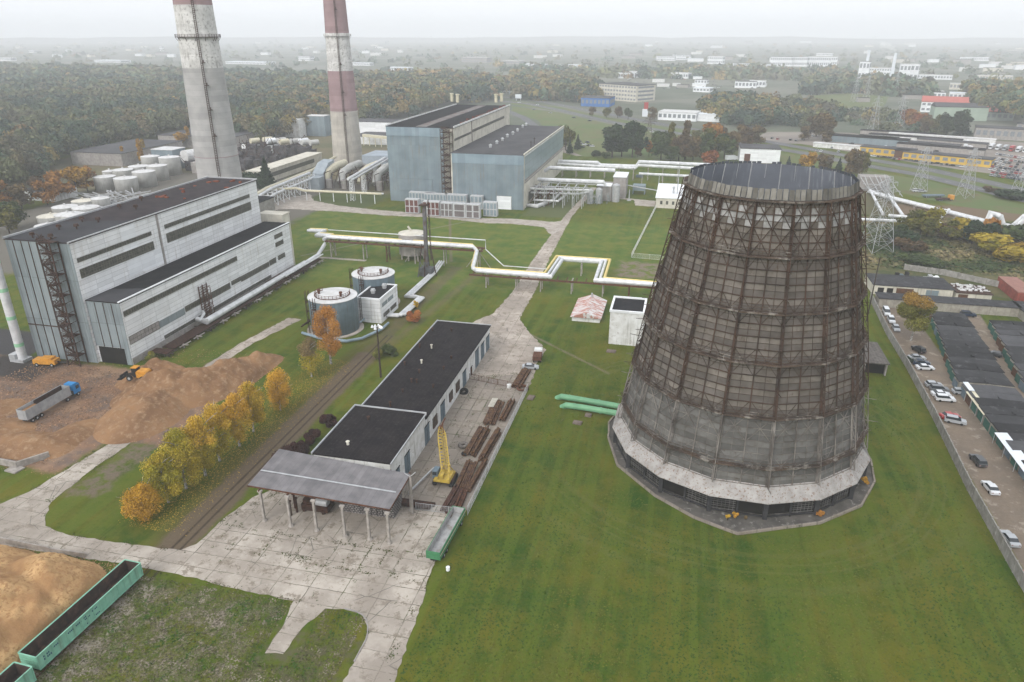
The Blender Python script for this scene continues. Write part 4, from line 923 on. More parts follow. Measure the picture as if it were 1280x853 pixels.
# ------------------------------------------------------------------ little buildings on the lawn
HU = thing('low_hut', 'tiny low hut with a white roof striped in red rust, alone on the lawn', 'hut', (-25.4,222,0))
b = MB(); b.box(-29.9,214.6,0,-21,231.4,1.5); b.build('wall', M['white_plaster'], HU)
M['hut_roof'] = mat('white_roof_with_red_stripes', (.55,.54,.54), (.42,.41,.41), .8, panel=(2.4,1.5,.28,1.,'floor'))
def stripe_roof():
    m, nt, bs = new_mat('red_striped_sheets'); g = nt.nodes.new('ShaderNodeNewGeometry'); P = g.outputs['Position']
    f = ramp(nt, noise_(nt, P, 1, 3, .7, sx=(.35,1.3,.1)), .47, .52); col = mixc(nt, f, (.58,.57,.56), (.4,.19,.15)); L(nt, col, bs.inputs['Base Color']); bs.inputs['Roughness'].default_value = .7; return m
b = MB(); z0, z1 = 1.5, 3.4
b.face([(-30.4,214,z0),(-25.4,213.8,z1),(-25.4,232,z1),(-30.4,232,z0)]); b.face([(-20.5,232,z0),(-25.4,232,z1),(-25.4,213.8,z1),(-20.5,214,z0)]); b.face([(-30.4,214,z0),(-20.5,214,z0),(-25.4,213.8,z1)]); b.face([(-20.5,232,z0),(-30.4,232,z0),(-25.4,232,z1)]); b.face([(-30.4,214,z0),(-30.4,232,z0),(-20.5,232,z0),(-20.5,214,z0)])
rf = b.build('roof', stripe_roof(), HU); b = MB(); b.cyl(-25.4,229,z1-.1,z1+1.4,.3,n=8); b.build('roof_vent', M['steel'], rf)
CU = thing('transformer_house', 'white windowless cube house with a black flat roof beside the cooling tower', 'utility building', (-11.8,205,0))
b = MB(); b.box(-16.5,198.6,0,-6.8,211,10.2); b.build('wall', M['white_plaster'], CU)
b = MB(); b.box(-16.1,199,10.2,-7.2,210.6,10.3); rf = b.build('roof', M['roof_dark'], CU)
b = MB()
for q in ((-16.7,198.4,-16.1,211.2),(-7.2,198.4,-6.6,211.2),(-16.1,198.4,-7.2,199),(-16.1,210.6,-7.2,211.2)): b.box(q[0],q[1],10.1,q[2],q[3],10.75)
b.build('parapet', M['white_new'], rf)
WH = thing('gate_house', 'small pale house with a white flat roof, left of the tower top', 'house', (-5,400,0))
b = MB(); b.box(-11.5,385.4,0,3,424,5.2); b.build('wall', M['pale_wall'], WH)
b = MB(); b.box(-11.9,385,5.2,3.4,424.5,5.6); rf = b.build('roof', M['white_new'], WH); b = MB(); b.cyl(-3,397,5.6,8.6,.5,n=8); b.cyl(-3,397,8.5,9.2,.8,.6,8); b.build('roof_vent', M['steel'], rf)
for x in (-9.3,-6.3,-3.2,0): b = MB(); b.box(x,385.3,2.0,x+1.2,385.39,3.8); b.build('window', M['window'], WH)
for i, pts in enumerate(([(-25.6,161.0,-.2),(-24.3,160.6,.75),(-20,159.7,1.0),(-9.0,157.9,1.1)],[(-23.6,156.7,-.2),(-22.4,156.3,.75),(-18,155.6,1.0),(-9.2,154.3,1.1)])):
    b = MB(); b.tube(pts,.72,12)
    for t in (1,2): p = Vector(pts[t]); q = Vector(pts[t+1]); b.tube([p.lerp(q,.45),p.lerp(q,.5)],.82,12)
    tag(b.build('green_pipe', M['green_pipe']), ['farther','nearer'][i]+' of the two thick green pipes running from the lawn into the cooling tower', 'pipe', 'green pipes into the tower')
for i, (x, y, sx, sy, lab) in enumerate(((-18.6,149.4,2.1,1.5,'brown rubble cover slab on the lawn below the green pipes'),(-16.6,153.6,1.5,1.5,'grey cover slab touching the nearer green pipe'),(-15.1,192.9,2.6,1.8,'flat brown cover slab on the lawn below the white cube house'),(-31.9,159.4,1.6,2.2,'lone pale concrete slab on the lawn beside the yard fence'))):
    b = MB(); b.box(-sx/2,-sy/2,0,sx/2,sy/2,.35); b.box(-sx/2+.2,-sy/2+.2,.35,sx/2-.2,sy/2-.2,.45); o = b.build('cover_slab', mat('cover_slab_concrete%d' % i, (.2,.16,.14), (.13,.105,.09), 1.2)); o.location = (x,y,0); o.rotation_euler = (0,0,R(-5)); tag(o, lab, 'cover slab')
b = MB(); b.box(52.6,193.4,0,53.0,208,3.4); b.box(58,193.4,0,58.4,208,3.4); 
IN = thing('intake_shed', 'low flat shed with a dark front at the right foot of the tower', 'shed', (55,200,0))
b.box(52.6,207.6,0,58.4,208,3.4); b.build('wall', M['concrete_wall'], IN)
b = MB(); b.box(50.5,193,3.4,58.8,208.4,3.7); b.build('roof', mat('plank_roof', (.16,.145,.13), (.1,.09,.085), 1.2, panel=(30,.8,.05,.6,'floor')), IN)
b = MB(); b.box(53,194.5,.1,58,207.5,3.2); b.build('dark_interior', M['dark'], IN)
# ------------------------------------------------------------------ masts and lamps
LM = thing('floodlight_mast', 'tall wooden floodlight pole with a cluster of white lamps, beside the black workshop roof', 'light mast', (-73.5,162.2,0), local=True)
b = MB(); b.tube([(0,0,0),(0,0,14.6)],.28,8,.18); b.build('pole', M['bark'], LM, world=False)
b = MB(); b.beam((-1.4,0,14.2),(1.4,0,14.2),.15); b.beam((0,-1.2,14.6),(0,1.2,14.6),.15); b.build('crossarm', M['steel'], LM, world=False)
for i, (x, y) in enumerate(((-1.3,0),(-.7,.5),(0,-1.1),(.7,.4),(1.3,0),(0,1.1))):
    b = MB(); b.cyl(x,y,14.3,14.9,.42,.15,8); b.build('lamp', M['white_new'], LM, world=False)
YM = thing('lamp_post', 'bare concrete lamp post at the right rear corner of the open shed roof', 'lamp post', (-44.4,107.6,0), local=True)
b = MB(); b.beam((0,0,0),(0,0,8.6),.36); b.build('post', M['concrete_post'], YM, world=False)
b = MB(); b.tube([(0,0,8.4),(-1.2,0,9.0)],.07,6); b.tube([(0,0,8.4),(.9,.5,9.2)],.07,6); b.tube([(0,0,8.4),(.2,-.8,8.9)],.07,6); b.build('crossarm', M['steel'], YM, world=False)
TWR = thing('vent_stack', 'slim grey steel mast with a rusty ladder and a splayed base, behind the pipe bridge', 'mast', (-90.5,249,0), local=True)
b = MB(); b.box(-.6,-.6,0,.6,.6,27); b.build('shaft', mat('dark_mast_steel', (.13,.14,.15), (.1,.07,.055), .6), TWR, world=False)
b = MB()
for s in (-1,1):
    b.beam((s*3.6,0,0),(s*1.6,0,12),.3); b.beam((0,s*3.2,0),(0,s*1.4,10),.3); b.beam((1.9,s*.5,6),(1.6,s*.5,29),.14)
for i in range(30): b.beam((1.9-.01*i,-.5,6.3+i*.75),(1.9-.01*i,.5,6.3+i*.75),.12)
for i in range(9): b.beam((1.5,(-1)**i*.8,8+i*2.2),(1.5,-(-1)**i*.8,10.2+i*2.2),.12)
b.box(-1.6,-1.6,26.8,1.6,1.6,27.1); b.build('bracing', M['rust_dark'], TWR, world=False)
b = MB(); b.box(-2.4,-1.8,0,2.4,1.8,3.2)
for i in range(8): b.beam((random.uniform(-3.4,3.4),-2.5,0),(random.uniform(-3.4,3.4),-2.5,6),.2)
b.build('base_house', mat('dark_base_house', (.12,.13,.14), (.08,.08,.08), .6), TWR, world=False)
WP = thing('white_pipe_stack', 'slender white exhaust pipe with green rings leaning on the left corner of the boiler hall', 'exhaust stack', (-175.6,149.6,0), local=True)
b = MB(); b.tube([(0,0,0),(0,0,40)],1.15,16); b.build('pipe', M['pipe_white'], WP, world=False)
for z in (4.5,12.5,20.5,28.5): b = MB(); b.cyl(0,0,z,z+1.0,1.18,n=16); b.build('green_ring', mat('pale_green_ring_%d' % int(z), (.3,.55,.36), (.25,.48,.3), 1), WP, world=False)
b = MB(); b.box(-1.6,-1.6,0,1.6,1.6,.8); b.box(-3,-1.5,.0,-1,1,2.2); b.build('base', M['steel'], WP, world=False)
# ------------------------------------------------------------------ mobile crane, trailers, wagons, trucks
def wheels(par, pts, r, w_, name='wheel', axis='x'):
    for x, y in pts:
        b = MB(); d = (w_/2,0,0) if axis == 'x' else (0,w_/2,0)
        b.tube([(x-d[0],y-d[1],r),(x+d[0],y+d[1],r)],r,12); o = b.build(name, M['black'], par, world=False)
        b = MB(); b.tube([(x-d[0]*1.04,y-d[1]*1.04,r),(x+d[0]*1.04,y+d[1]*1.04,r)],r*.5,8); b.build('rim', M['steel'], o, world=False)
CR = thing('mobile_crane', 'yellow lattice boom crawler crane parked on the weathered slab yard', 'crane', (-41.6,119.4,.06), R(0), local=True)
b = MB(); b.box(-2.0,-1.7,.9,2.0,1.7,1.35); b.box(-1.2,-1,.6,1.2,1,1.0); b.build('chassis', M['rust_dark'], CR, world=False)
for s in (-1,1):
    b = MB(); b.extrude_x([(-2.2,.35),(-1.9,.05),(1.9,.05),(2.2,.35),(2.2,.75),(1.9,1.0),(-1.9,1.0),(-2.2,.75)], s*1.75-.35, s*1.75+.35); b.build('crawler_track', M['black'], CR, world=False)
b = MB(); b.box(-1.7,-2.6,1.35,1.7,1.6,1.75); b.box(.3,-2.5,1.75,1.6,.9,2.1); b.box(-.4,-2.5,1.75,.3,-1.2,3.0); b.build('upper_deck', M['yellow'], CR, world=False)
b = MB(); b.box(-2.3,-1.4,1.4,-1.2,.5,3.0); b.build('cab', M['grey_door'], CR, world=False)
b = MB(); b.box(-2.34,-1.1,2.1,-2.3,.2,2.8); b.box(-2.2,-1.45,2.1,-1.4,-1.4,2.8); b.build('cab_window', M['glass'], CR, world=False)
b = MB()
foot, tip = Vector((.4,-.6,1.9)), Vector((-4.6,11.6,5.6)); dd = (tip-foot).normalized(); sx = dd.cross(Vector((0,0,1))).normalized(); up = sx.cross(dd)
def lat(t, i, w_=.62): return foot+(tip-foot)*t + sx*(1.35*w_*(1,-1,-1,1)[i]) + up*(w_*(1,1,-1,-1)[i])
for i in range(4): b.beam(lat(0,i,.5), lat(.1,i), .17); b.beam(lat(.1,i), lat(.8,i), .17); b.beam(lat(.8,i), lat(1,i,.22), .15)
for j in range(15):
    t0, t1 = j/15, (j+1)/15
    w0 = .62 if t0 < .8 else .62-(t0-.8)*2; w1 = .62 if t1 < .8 else .62-(t1-.8)*2
    for i in range(4): k = (i+1)%4; b.beam(lat(t0,i,w0), lat(t1,k,w1), .09); b.beam(lat(t0,i,w0), lat(t0,k,w0), .08)
b.build('lattice_boom', M['yellow'], CR, world=False)
b = MB(); b.beam(lat(.8,0,.3), lat(1,0,.3)+up*.8, .2); b.beam(lat(.82,1,.3), lat(1.03,2,.4), .25); b.beam(tip, tip+Vector((.6,1.5,1.6)), .2); b.tube([tip+sx*.3, tip-sx*.3],.5,10); b.build('boom_head', M['rust'], CR, world=False)
b = MB()
for s in (-1,1): b.beam((s*1.2+.2,-2.3,1.75),(s*.5+.6,-.9,4.6),.16); b.beam((s*.5+.6,-.9,4.6),(s*1.1+.4,1.3,1.8),.14)
b.beam((1.5,-.9,4.6),(-.1,-.9,4.6),.14); b.build('gantry', M['yellow'], CR, world=False)
b = MB(); b.tube([(.6,-.9,4.6),tuple(tip+up*.4)],.03,4); b.tube([tuple(tip),tuple(tip+Vector((0,0,-5.0)))],.03,4); b.box(tip.x-.15,tip.y-.15,tip.z-5.5,tip.x+.15,tip.y+.15,tip.z-4.9); b.build('hoist_cable', M['black'], CR, world=False)
# steel beams stacked along the fence
BMR = {'rust': M['rust'], 'dark': M['rust_dark']}
ST = [(-41.0,140.0,3.6,12.5,'dark rust'),(-36.6,133.5,2.0,15,'brown'),(-37.6,121,3.4,10.5,'dark rust'),(-36.3,111.6,3.2,8.6,'brown'),(-38.8,154,2.4,9.5,'dark rust'),(-36.2,158.5,2.0,8,'brown'),(-38.4,112.5,1.6,7,'dark rust'),(-37,176,2.2,11,'brown')]
ST = [(-38.3,113.2,2.2,8.2),(-36.1,111.5,1.6,9.5),(-37.8,122.2,2.6,10.2),(-35.7,122.5,1.3,11),(-39.2,135.5,3.0,12),(-35.9,134.6,1.8,12.6),(-38.9,149.5,3.0,11.5),(-35.9,151.0,2.0,10),(-36.4,169.2,2.6,11)]
names = ['nearest stack of rusty steel beams behind the green trailer','stack of rusty beams right against the fence by the green trailer','wide stack of rusty beams level with the crane','narrow stack of brown beams between the fence and the beams level with the crane','stack of thick dark rusty beams in the middle of the yard','long brown beams against the fence in the middle of the yard','short mixed beams with pale planks near the far end of the yard','rusty beams against the fence at the far end of the yard','loose rusty beams lying beyond the yard fence, next to the silver car']
for i, (x, y, wd, ln) in enumerate(ST):
    b = MB(); k = int(wd/.42)
    for j in range(k):
        for l_ in range(random.choice((1,2,2,3))):
            x0 = -wd/2+j*.42; jy = random.uniform(-.5,.5); b.box(x0,-ln/2+jy,.1+l_*.38,x0+.34,ln/2+jy,.1+l_*.38+.32)
    o = b.build('steel_beam_stack', mat('beam_rust_%d' % i, random.choice(((.12,.055,.035),(.09,.045,.035),(.14,.08,.045))), (.05,.03,.025), 1.2, dirt=((.2,.14,.08),.6,.72,2))); o.location = (x,y,.06); o.rotation_euler = (0,0,R(random.uniform(-3,3))); tag(o, names[i], 'beam stack', 'steel beam stacks in the yard')
b = MB(); 
for j in range(5): b.box(-40.9+.3*j,151,.9+.02*j,-40.7+.3*j,155.5,1.0+.02*j)
tag(b.build('plank', M['pale_wall']), 'pale planks lying on the short mixed beams near the far end of the yard', 'planks')
b = MB(); b.box(-50,109.1,.3,-41.5,110.3,1.0); b.box(-50,110.4,.06,-41,111.2,.6); tag(b.build('steel_beam_stack', M['rust_dark']), 'dark beams lying crosswise behind the open shed and the lamp post', 'beam stack', 'steel beam stacks in the yard')
def torus(name, x, y, z, r, rr, m, lab, cat, grp=None, tilt=0):
    b = MB(); n1, n2 = 20, 8
    for i in range(n1):
        for j in range(n2):
            a, c2 = 2*pi*i/n1, 2*pi*j/n2; b.v.append(((r+rr*cos(c2))*cos(a),(r+rr*cos(c2))*sin(a),rr*sin(c2)+rr))
    for i in range(n1):
        for j in range(n2): b._f([i*n2+j,((i+1)%n1)*n2+j,((i+1)%n1)*n2+(j+1)%n2,i*n2+(j+1)%n2])
    o = b.build(name, m, smooth=True); o.location = (x,y,z); o.rotation_euler = (tilt,0,0); return tag(o, lab, cat, grp)
torus('old_tyre', -41.9,133.2,.06,.8,.4,mat('dusty_tyre',(.2,.18,.16),(.1,.09,.085),2),'big pale dusty tyre lying in the middle of the yard','tyre','old tyres in the yard')
torus('old_tyre', -40.6,130.0,.06,.5,.28,M['black'],'small black tyre next to the big pale dusty tyre','tyre','old tyres in the yard')
torus('old_tyre', -49.2,158.5,.06,.8,.4,M['black'],'black tyre leaning by the white workshop wall','tyre','old tyres in the yard',R(25))
torus('steel_ring', -35.0,163.8,.06,1.3,.3,M['rust'],'rusty steel ring at the corner of the yard fence','steel ring')
b = MB(); b.cyl(0,0,0,.9,.6,n=12); o = b.build('cable_drum', M['white_plaster']); o.location = (-38.6,163.9,.06); tag(o,'pale drum beside the rusty ring at the yard fence','drum')
# mesh fences of the yard
def mesh_fence(name, label, pts, h=2.0, step=2.5, m='steel', group=None):
    t = thing(name, label, 'fence', (*pts[0],0), group=group); pb = MB(); wb = MB()
    for p, q in zip(pts, pts[1:]):
        k = max(1,int(math.dist(p,q)/step))
        for j in range(k+1):
            x, y = p[0]+(q[0]-p[0])*j/k, p[1]+(q[1]-p[1])*j/k; pb.beam((x,y,0),(x,y,h+.1),.09)
        for z in np.linspace(.15,h,6): wb.beam((*p,z),(*q,z),.03 if 0.2 < z < h-.1 else .07)
        n_w = int(math.dist(p,q)/.5)
        for j in range(n_w): x, y = p[0]+(q[0]-p[0])*j/n_w, p[1]+(q[1]-p[1])*j/n_w; wb.beam((x,y,.1),(x,y,h),.02)
    pb.build('post', M[m], t); wb.build('mesh', M[m], t); return t
mesh_fence('mesh_fence', 'grey mesh fence between the steel beams and the big lawn', [(-34.0,109.5),(-33.6,163)], 2.0)
mesh_fence('mesh_fence', 'low wire fence crossing the yard beyond the black tyre', [(-33.8,163.2),(-50.0,166.4)], 1.6, m='rust')
mesh_fence('mesh_fence', 'grey mesh fence behind the lamp post of the open shed', [(-44.2,108.9),(-34.4,109.2)], 1.6)
mesh_fence('mesh_fence', 'pale fence round the small lawn below the gate house', [(-11.2,384),(-16.8,290),(-2,289),(6,289)], 2.0, 6, 'white_plaster')
b = MB(); b.beam((-47.2,113,.7),(-45.2,122.5,.7),.3); b.beam((-47.2,113,.2),(-47.2,113,.9),.2); b.beam((-45.2,122.5,.2),(-45.2,122.5,.9),.2); tag(b.build('barrier_beam', M['steel']), 'grey steel beam lying along the workshop wall behind the shed', 'steel beam')
GT = thing('tipping_trailer', 'green open tipping trailer with a white inside, parked at the lawn edge', 'trailer', (-35.6,101.6,0), R(-2.5), local=True)
M['trailer_green'] = mat('green_trailer_paint', (.06,.22,.1), (.045,.17,.08), 1.2, rough=.5, dirt=((.03,.08,.04),.6,.75,2))
b = MB(); W, Ln, z0, z1 = 1.25, 6.7, 1.0, 2.6
for q in ((-W,-Ln,-W+.1,Ln),(W-.1,-Ln,W,Ln),(-W+.1,-Ln,W-.1,-Ln+.1),(-W+.1,Ln-.1,W-.1,Ln)): b.box(q[0],q[1],z0,q[2],q[3],z1)
for y in np.arange(-Ln,Ln+.1,1.2): b.box(-W-.07,y-.06,z0,-W,y+.06,z1); b.box(W,y-.06,z0,W+.07,y+.06,z1)
for z in (1.35,1.8,2.2): b.box(-W+.1,-Ln-.06,z,W-.1,-Ln,z+.12)
b.box(-W+.1,-Ln+.1,z0,W-.1,Ln-.1,z0+.1); b.build('body', M['trailer_green'], GT, world=False)
b = MB(); b.box(-W+.11,-Ln+.11,z0+.11,W-.11,Ln-.11,z0+.16); b.box(-W+.105,-Ln+.11,z0+.17,-W+.13,Ln-.11,z1-.05); b.box(W-.13,-Ln+.11,z0+.17,W-.105,Ln-.11,z1-.05); b.box(-W+.14,Ln-.14,z0+.17,W-.14,Ln-.11,z1-.05); b.build('tray_lining', mat('white_tray', (.42,.42,.42), (.3,.3,.3), .8, dirt=((.25,.22,.2),.5,.7,.7)), GT, world=False)
b = MB(); b.box(W+.07,-Ln,1.85,W+.09,Ln,2.1); b.build('side_stripe', M['pipe_cream'], GT, world=False)
b = MB(); b.box(-.6,-Ln,.7,.6,Ln,.98); b.beam((0,Ln,.8),(0,Ln+1.8,.6),.2); b.build('chassis', M['black'], GT, world=False)
wheels(GT, [(-1.1,-4.6),(1.1,-4.6),(-1.1,-3.2),(1.1,-3.2),(-1.1,4.6),(1.1,4.6)], .48, .3)
b = MB(); b.cyl(0,0,0,.7,.35,n=10); o = b.build('bucket', M['white_new']); o.location = (*at(560,713),0); tag(o, 'white bucket on the lawn edge below the green trailer', 'bucket')
# rail wagons, lower left
M['mint'] = mat('mint_green_wagon', (.22,.46,.34), (.17,.38,.28), .7, rough=.6, streak=((.12,.16,.12),.5), dirt=((.25,.2,.14),.68,.8,1.5))
M['wagon_in'] = mat('rusty_wagon_inside', (.07,.045,.035), (.04,.03,.027), .8, dirt=((.12,.07,.05),.5,.7,.6))
M['mark_blue'] = mat('dark_blue_lettering', (.02,.06,.12), (.03,.08,.14), 2)
def wagon(label, y0, y1, marks):
    t = thing('rail_wagon', label, 'rail wagon', (-84.2,(y0+y1)/2,0), R(-2.3), local=True); h = (y1-y0)/2; W = 1.55; z0, z1 = 1.1, 3.5
    b = MB(); b.box(-W,-h,z0,-W+.1,h,z1); b.box(W-.1,-h,z0,W,h,z1); b.box(-W+.1,-h,z0,W-.1,-h+.1,z1); b.box(-W+.1,h-.1,z0,W-.1,h,z1)
    for y in np.linspace(-h+.08,h-.08,17): b.box(W,y-.07,z0,W+.1,y+.07,z1-.12); b.box(-W-.1,y-.07,z0,-W,y+.07,z1-.12)
    b.box(W,-h,z1-.12,W+.12,h,z1+.03); b.box(-W-.12,-h,z1-.12,-W,h,z1+.03); b.box(-W,-h-.1,z1-.14,W,-h,z1+.02); b.box(-W,h,z1-.14,W,h+.1,z1+.02); b.box(W,-h,z0-.05,W+.12,h,z0+.12)
    for z in (1.5,2.0,2.5,2.9): b.box(-W,-h-.07,z,W,-h,z+.1); b.box(-W,h,z,W,h+.07,z+.1)
    b.build('body', M['mint'], t, world=False)
    b = MB(); b.box(-W+.1,-h+.1,z0,W-.1,h-.1,z0+.1); b.box(-W+.1,-h+.11,z0+.11,-W+.13,h-.11,z1-.02); b.box(W-.13,-h+.11,z0+.11,W-.1,h-.11,z1-.02); b.box(-W+.14,h-.14,z0+.11,W-.14,h-.1,z1-.02); b.box(-W+.14,-h+.1,z0+.11,W-.14,-h+.14,z1-.02); b.build('lining', M['wagon_in'], t, world=False)
    b = MB()
    for y, z, ln, ht in marks:
        k = int(ln/.28)
        for i in range(k): b.box(W+.102-.09,y+i*.28,z,W+.105-.09,y+i*.28+.2,z+ht)
    if marks: b.build('lettering', M['mark_blue'], t, world=False)
    b = MB(); b.box(-1.1,-h,.8,1.1,h,1.08); b.beam((0,h,.95),(0,h+.7,.95),.25); b.beam((0,-h,.95),(0,-h-.7,.95),.25); b.build('underframe', M['black'], t, world=False)
    wheels(t, [(s*.78,y) for s in (-1,1) for y in (-h+2,-h+3.8,h-3.8,h-2)], .47, .14); return t
wagon('long mint green open rail wagon with a rusty inside, beside the sawdust heap', 59.7, 80.3, [(-9.3,2.4,1.3,.32),(-9.3,1.9,1.5,.32),(-7.7,2.5,1.4,.26),(-4.9,2.55,1.2,.26),(-3.4,2.6,1.2,.26),(-1.9,2.7,1.0,.24),(-1.8,2.3,1.3,.24),(-.3,2.6,1.4,.26),(-1.6,1.4,.5,.2),(.2,1.5,.9,.22)])
wagon('second mint green rail wagon, only its end showing in the lower left corner', 37.6, 58.2, [(8.6,1.6,.8,.25)])
b = MB()
for x in (-84.95,-83.45): b.box(x-.035,20,.02,x+.035,83,.14)
tag(b.build('rail_track', M['rust']), kind='structure')
# timber truck on the chips
TK = thing('tipper_truck', 'blue cab truck with a long grey tipping trailer, standing in the brown wood chips', 'truck', (-145.3,127.6,.1), R(0), local=True)
M['silver'] = mat('dull_aluminium', (.36,.37,.38), (.27,.28,.29), .7, rough=.5, panel=(1.3,9,.04,.8))
b = MB(); Y0, Y1, W = -8.2, 5.2, 1.25; z0, z1 = 1.2, 3.7
b.box(-W,Y0,z0,-W+.07,Y1,z1); b.box(W-.07,Y0,z0,W,Y1,z1); b.box(-W+.07,Y1-.07,z0,W-.07,Y1,z1); b.box(-W+.07,Y0,z0,W-.07,Y0+.07,z1); b.box(-W+.07,Y0+.07,z0,W-.07,Y1-.07,z0+.08)
b.box(-W-.05,Y0,z1-.05,-W,Y1,z1+.08); b.box(W,Y0,z1-.05,W+.05,Y1,z1+.08); b.build('trailer_body', M['silver'], TK, world=False)
b = MB(); b.box(-W+.08,Y0+.1,z0+.1,W-.08,-3.5,z1-.7); b.build('chip_load', M['chips'], TK, world=False)
b = MB(); b.box(-W+.08,-3.4,z0+.1,W-.08,Y1-.1,z0+.2); b.box(W-.1,-3.4,z0+.2,W-.075,Y1-.1,z1-.05); b.box(-W+.075,-3.4,z0+.2,-W+.1,Y1-.1,z1-.05); b.build('trailer_lining', M['rust_dark'], TK, world=False)
b = MB(); b.extrude_x([(6.0,.9),(8.3,.9),(8.3,2.0),(8.1,3.2),(7.6,3.6),(6.0,3.6)],-1.22,1.22); cab_ = b.build('cab', mat('bright_blue_cab', (.03,.22,.5), (.025,.18,.42), 1, rough=.35), TK, world=False)
b = MB(); b.box(-1.1,8.26,2.0,1.1,8.32,3.0); b.box(1.22,6.9,2.0,1.25,7.9,2.9); b.box(-1.25,6.9,2.0,-1.22,7.9,2.9); b.build('window', M['glass'], cab_, world=False)
b = MB(); b.box(-.5,-8,.8,.5,8,1.15); b.box(-1.2,5.3,.8,1.2,6,1.9); b.build('chassis', M['black'], TK, world=False)
wheels(TK, [(s*1.05,y) for s in (-1,1) for y in (-6.8,-5.5,-4.2,3.9,7.3)], .5, .35)
# wheel loader and yellow machine
bpy.context.view_layer.update(); LPOS = at(172,468,4.5)
WL = thing('wheel_loader', 'orange and black wheel loader on the chip ridge by the hall gate', 'wheel loader', (*LPOS, heap_z(*LPOS)-.1), R(95), local=True)
b = MB(); b.box(-1.2,-3.2,1.0,1.2,-.4,2.5); b.extrude_x([(-3.2,2.5),(-2.8,2.8),(-.6,2.8),(-.4,2.5)],-1.1,1.1); b.build('engine_body', M['orange_paint'], WL, world=False)
b = MB(); b.box(-.8,-.4,1.2,.8,1.0,3.4); b.build('cab', M['black'], WL, world=False); b = MB(); b.box(-.85,-.5,3.4,.85,1.1,3.55); b.build('cab_roof', M['orange_paint'], WL, world=False)
b = MB(); b.beam((-.6,1,1.5),(-.6,3.8,.9),.3); b.beam((.6,1,1.5),(.6,3.8,.9),.3); b.build('lift_arm', M['black'], WL, world=False)
b = MB(); b.extrude_x([(3.8,.2),(5.0,.1),(5.1,.3),(4.2,.7),(4.0,1.5),(3.8,1.4)],-1.5,1.5); b.build('bucket', M['black'], WL, world=False)
wheels(WL, [(s*1.15,y) for s in (-1,1) for y in (-2.0,1.6)], .75, .55)
YW_ = thing('loading_machine', 'small yellow loading machine parked at the foot of the white exhaust pipe', 'machine', (-166.6,148.6,0), R(-82), local=True)
b = MB(); b.box(-1.2,-3.2,.7,1.2,3.2,2.0); b.box(-1.1,-1.0,2.0,1.1,2.2,2.5); b.build('body', M['orange_paint'], YW_, world=False)
wheels(YW_, [(s*1.1,y) for s in (-1,1) for y in (-2.2,2.2)], .55, .35); b = MB(); b.beam((0,3.2,1.2),(0,5.6,.8),.3); b.build('drawbar', M['black'], YW_, world=False)
b = MB(); b.beam((-146,104.8,.7),(-131.5,103.8,.7),.4,1.5); b.beam((-131.6,103.8,.7),(-128.2,108.8,.7),.4,1.5); b.beam((-133,103.2,.15),(-130,102.8,.15),2.4,.3)
tag(b.build('retaining_wall', M['concrete_post']), 'low white concrete retaining wall at the edge of the reddish chips', 'retaining wall')
b = MB(); b.beam((-118,82.9,.6),(-103,82.4,.6),.25,1.2); b.beam((-103,82.4,.6),(-96,82.9,.4),.25,.9)
tag(b.build('retaining_wall', M['concrete_post']), 'low concrete edge wall between the cross road and the sawdust heap', 'retaining wall')
b = MB()
for dy in (0,2,4): b.box(-118,141+dy,1,-116,142.5+dy,2)
# radiators / cooling units in front of the plant hall
WF = mat('white_unit_frame', (.5,.51,.52), (.4,.41,.42), .8)
def unit(label, x, y, wd, h, m, cols, dp=3.2):
    t = thing('cooling_unit', label, 'cooling unit', (x,y,0), local=True, group='cooling units in front of the plant hall')
    b = MB(); b.box(0,0,.3,wd,dp,h); b.build('casing', WF, t, world=False)
    for i in range(cols):
        for j in range(2):
            z0, z1 = .3+(h-.3)*(.06+.47*j), .3+(h-.3)*(.46+.47*j); x0, x1 = wd*(i+.12)/cols, wd*(i+.88)/cols
            b = MB(); b.box(x0,-.06,z0,x1,-.01,z1); b.build('grille', m, t, world=False)
    return t
RB = mat('red_brown_grille', (.15,.06,.055), (.1,.045,.04), 1); GB = mat('grey_brown_grille', (.17,.15,.15), (.12,.105,.105), 1); LB = mat('pale_blue_grille', (.3,.36,.4), (.22,.28,.31), 1, panel=(.8,8,.15,.6))
xs = []
for (u, v, wd, h, m, cols, lab) in ((507,267,7.0,7.4,RB,3,'white framed unit with red brown grilles, leftmost of the front row'),(529,270,8.6,7.4,RB,4,'white framed unit with four red brown grille columns, right of the steel mast'),(551,271.5,6.2,7.2,GB,3,'dull brown grilled unit, third of the front row'),(566.5,272.5,6.4,7.2,GB,1,'grey brown unit with one wide grille, fourth of the front row'),(582.5,273.5,7.0,7.2,GB,2,'grey unit with two brown grilles, rightmost of the front row')):
    x, y = at(u, v); unit(lab, x, y, wd, h, m, cols)
for (u, v, wd, h, lab) in ((512,257,14,7.2,'long white unit at the left end of the back row'),(531,259,12.0,7.2,'long white unit with pale blue grilles, second of the back row'),(556,260,12.0,7.2,'long white unit, middle of the back row'),(588,262,6.5,7.2,'short white unit, fourth of the back row'),(604,271,7.0,7.4,'separate pale blue grilled unit nearest the hall gate')):
    x, y = at(u, v); unit(lab, x, y, wd, h, LB, int(wd/1.7))
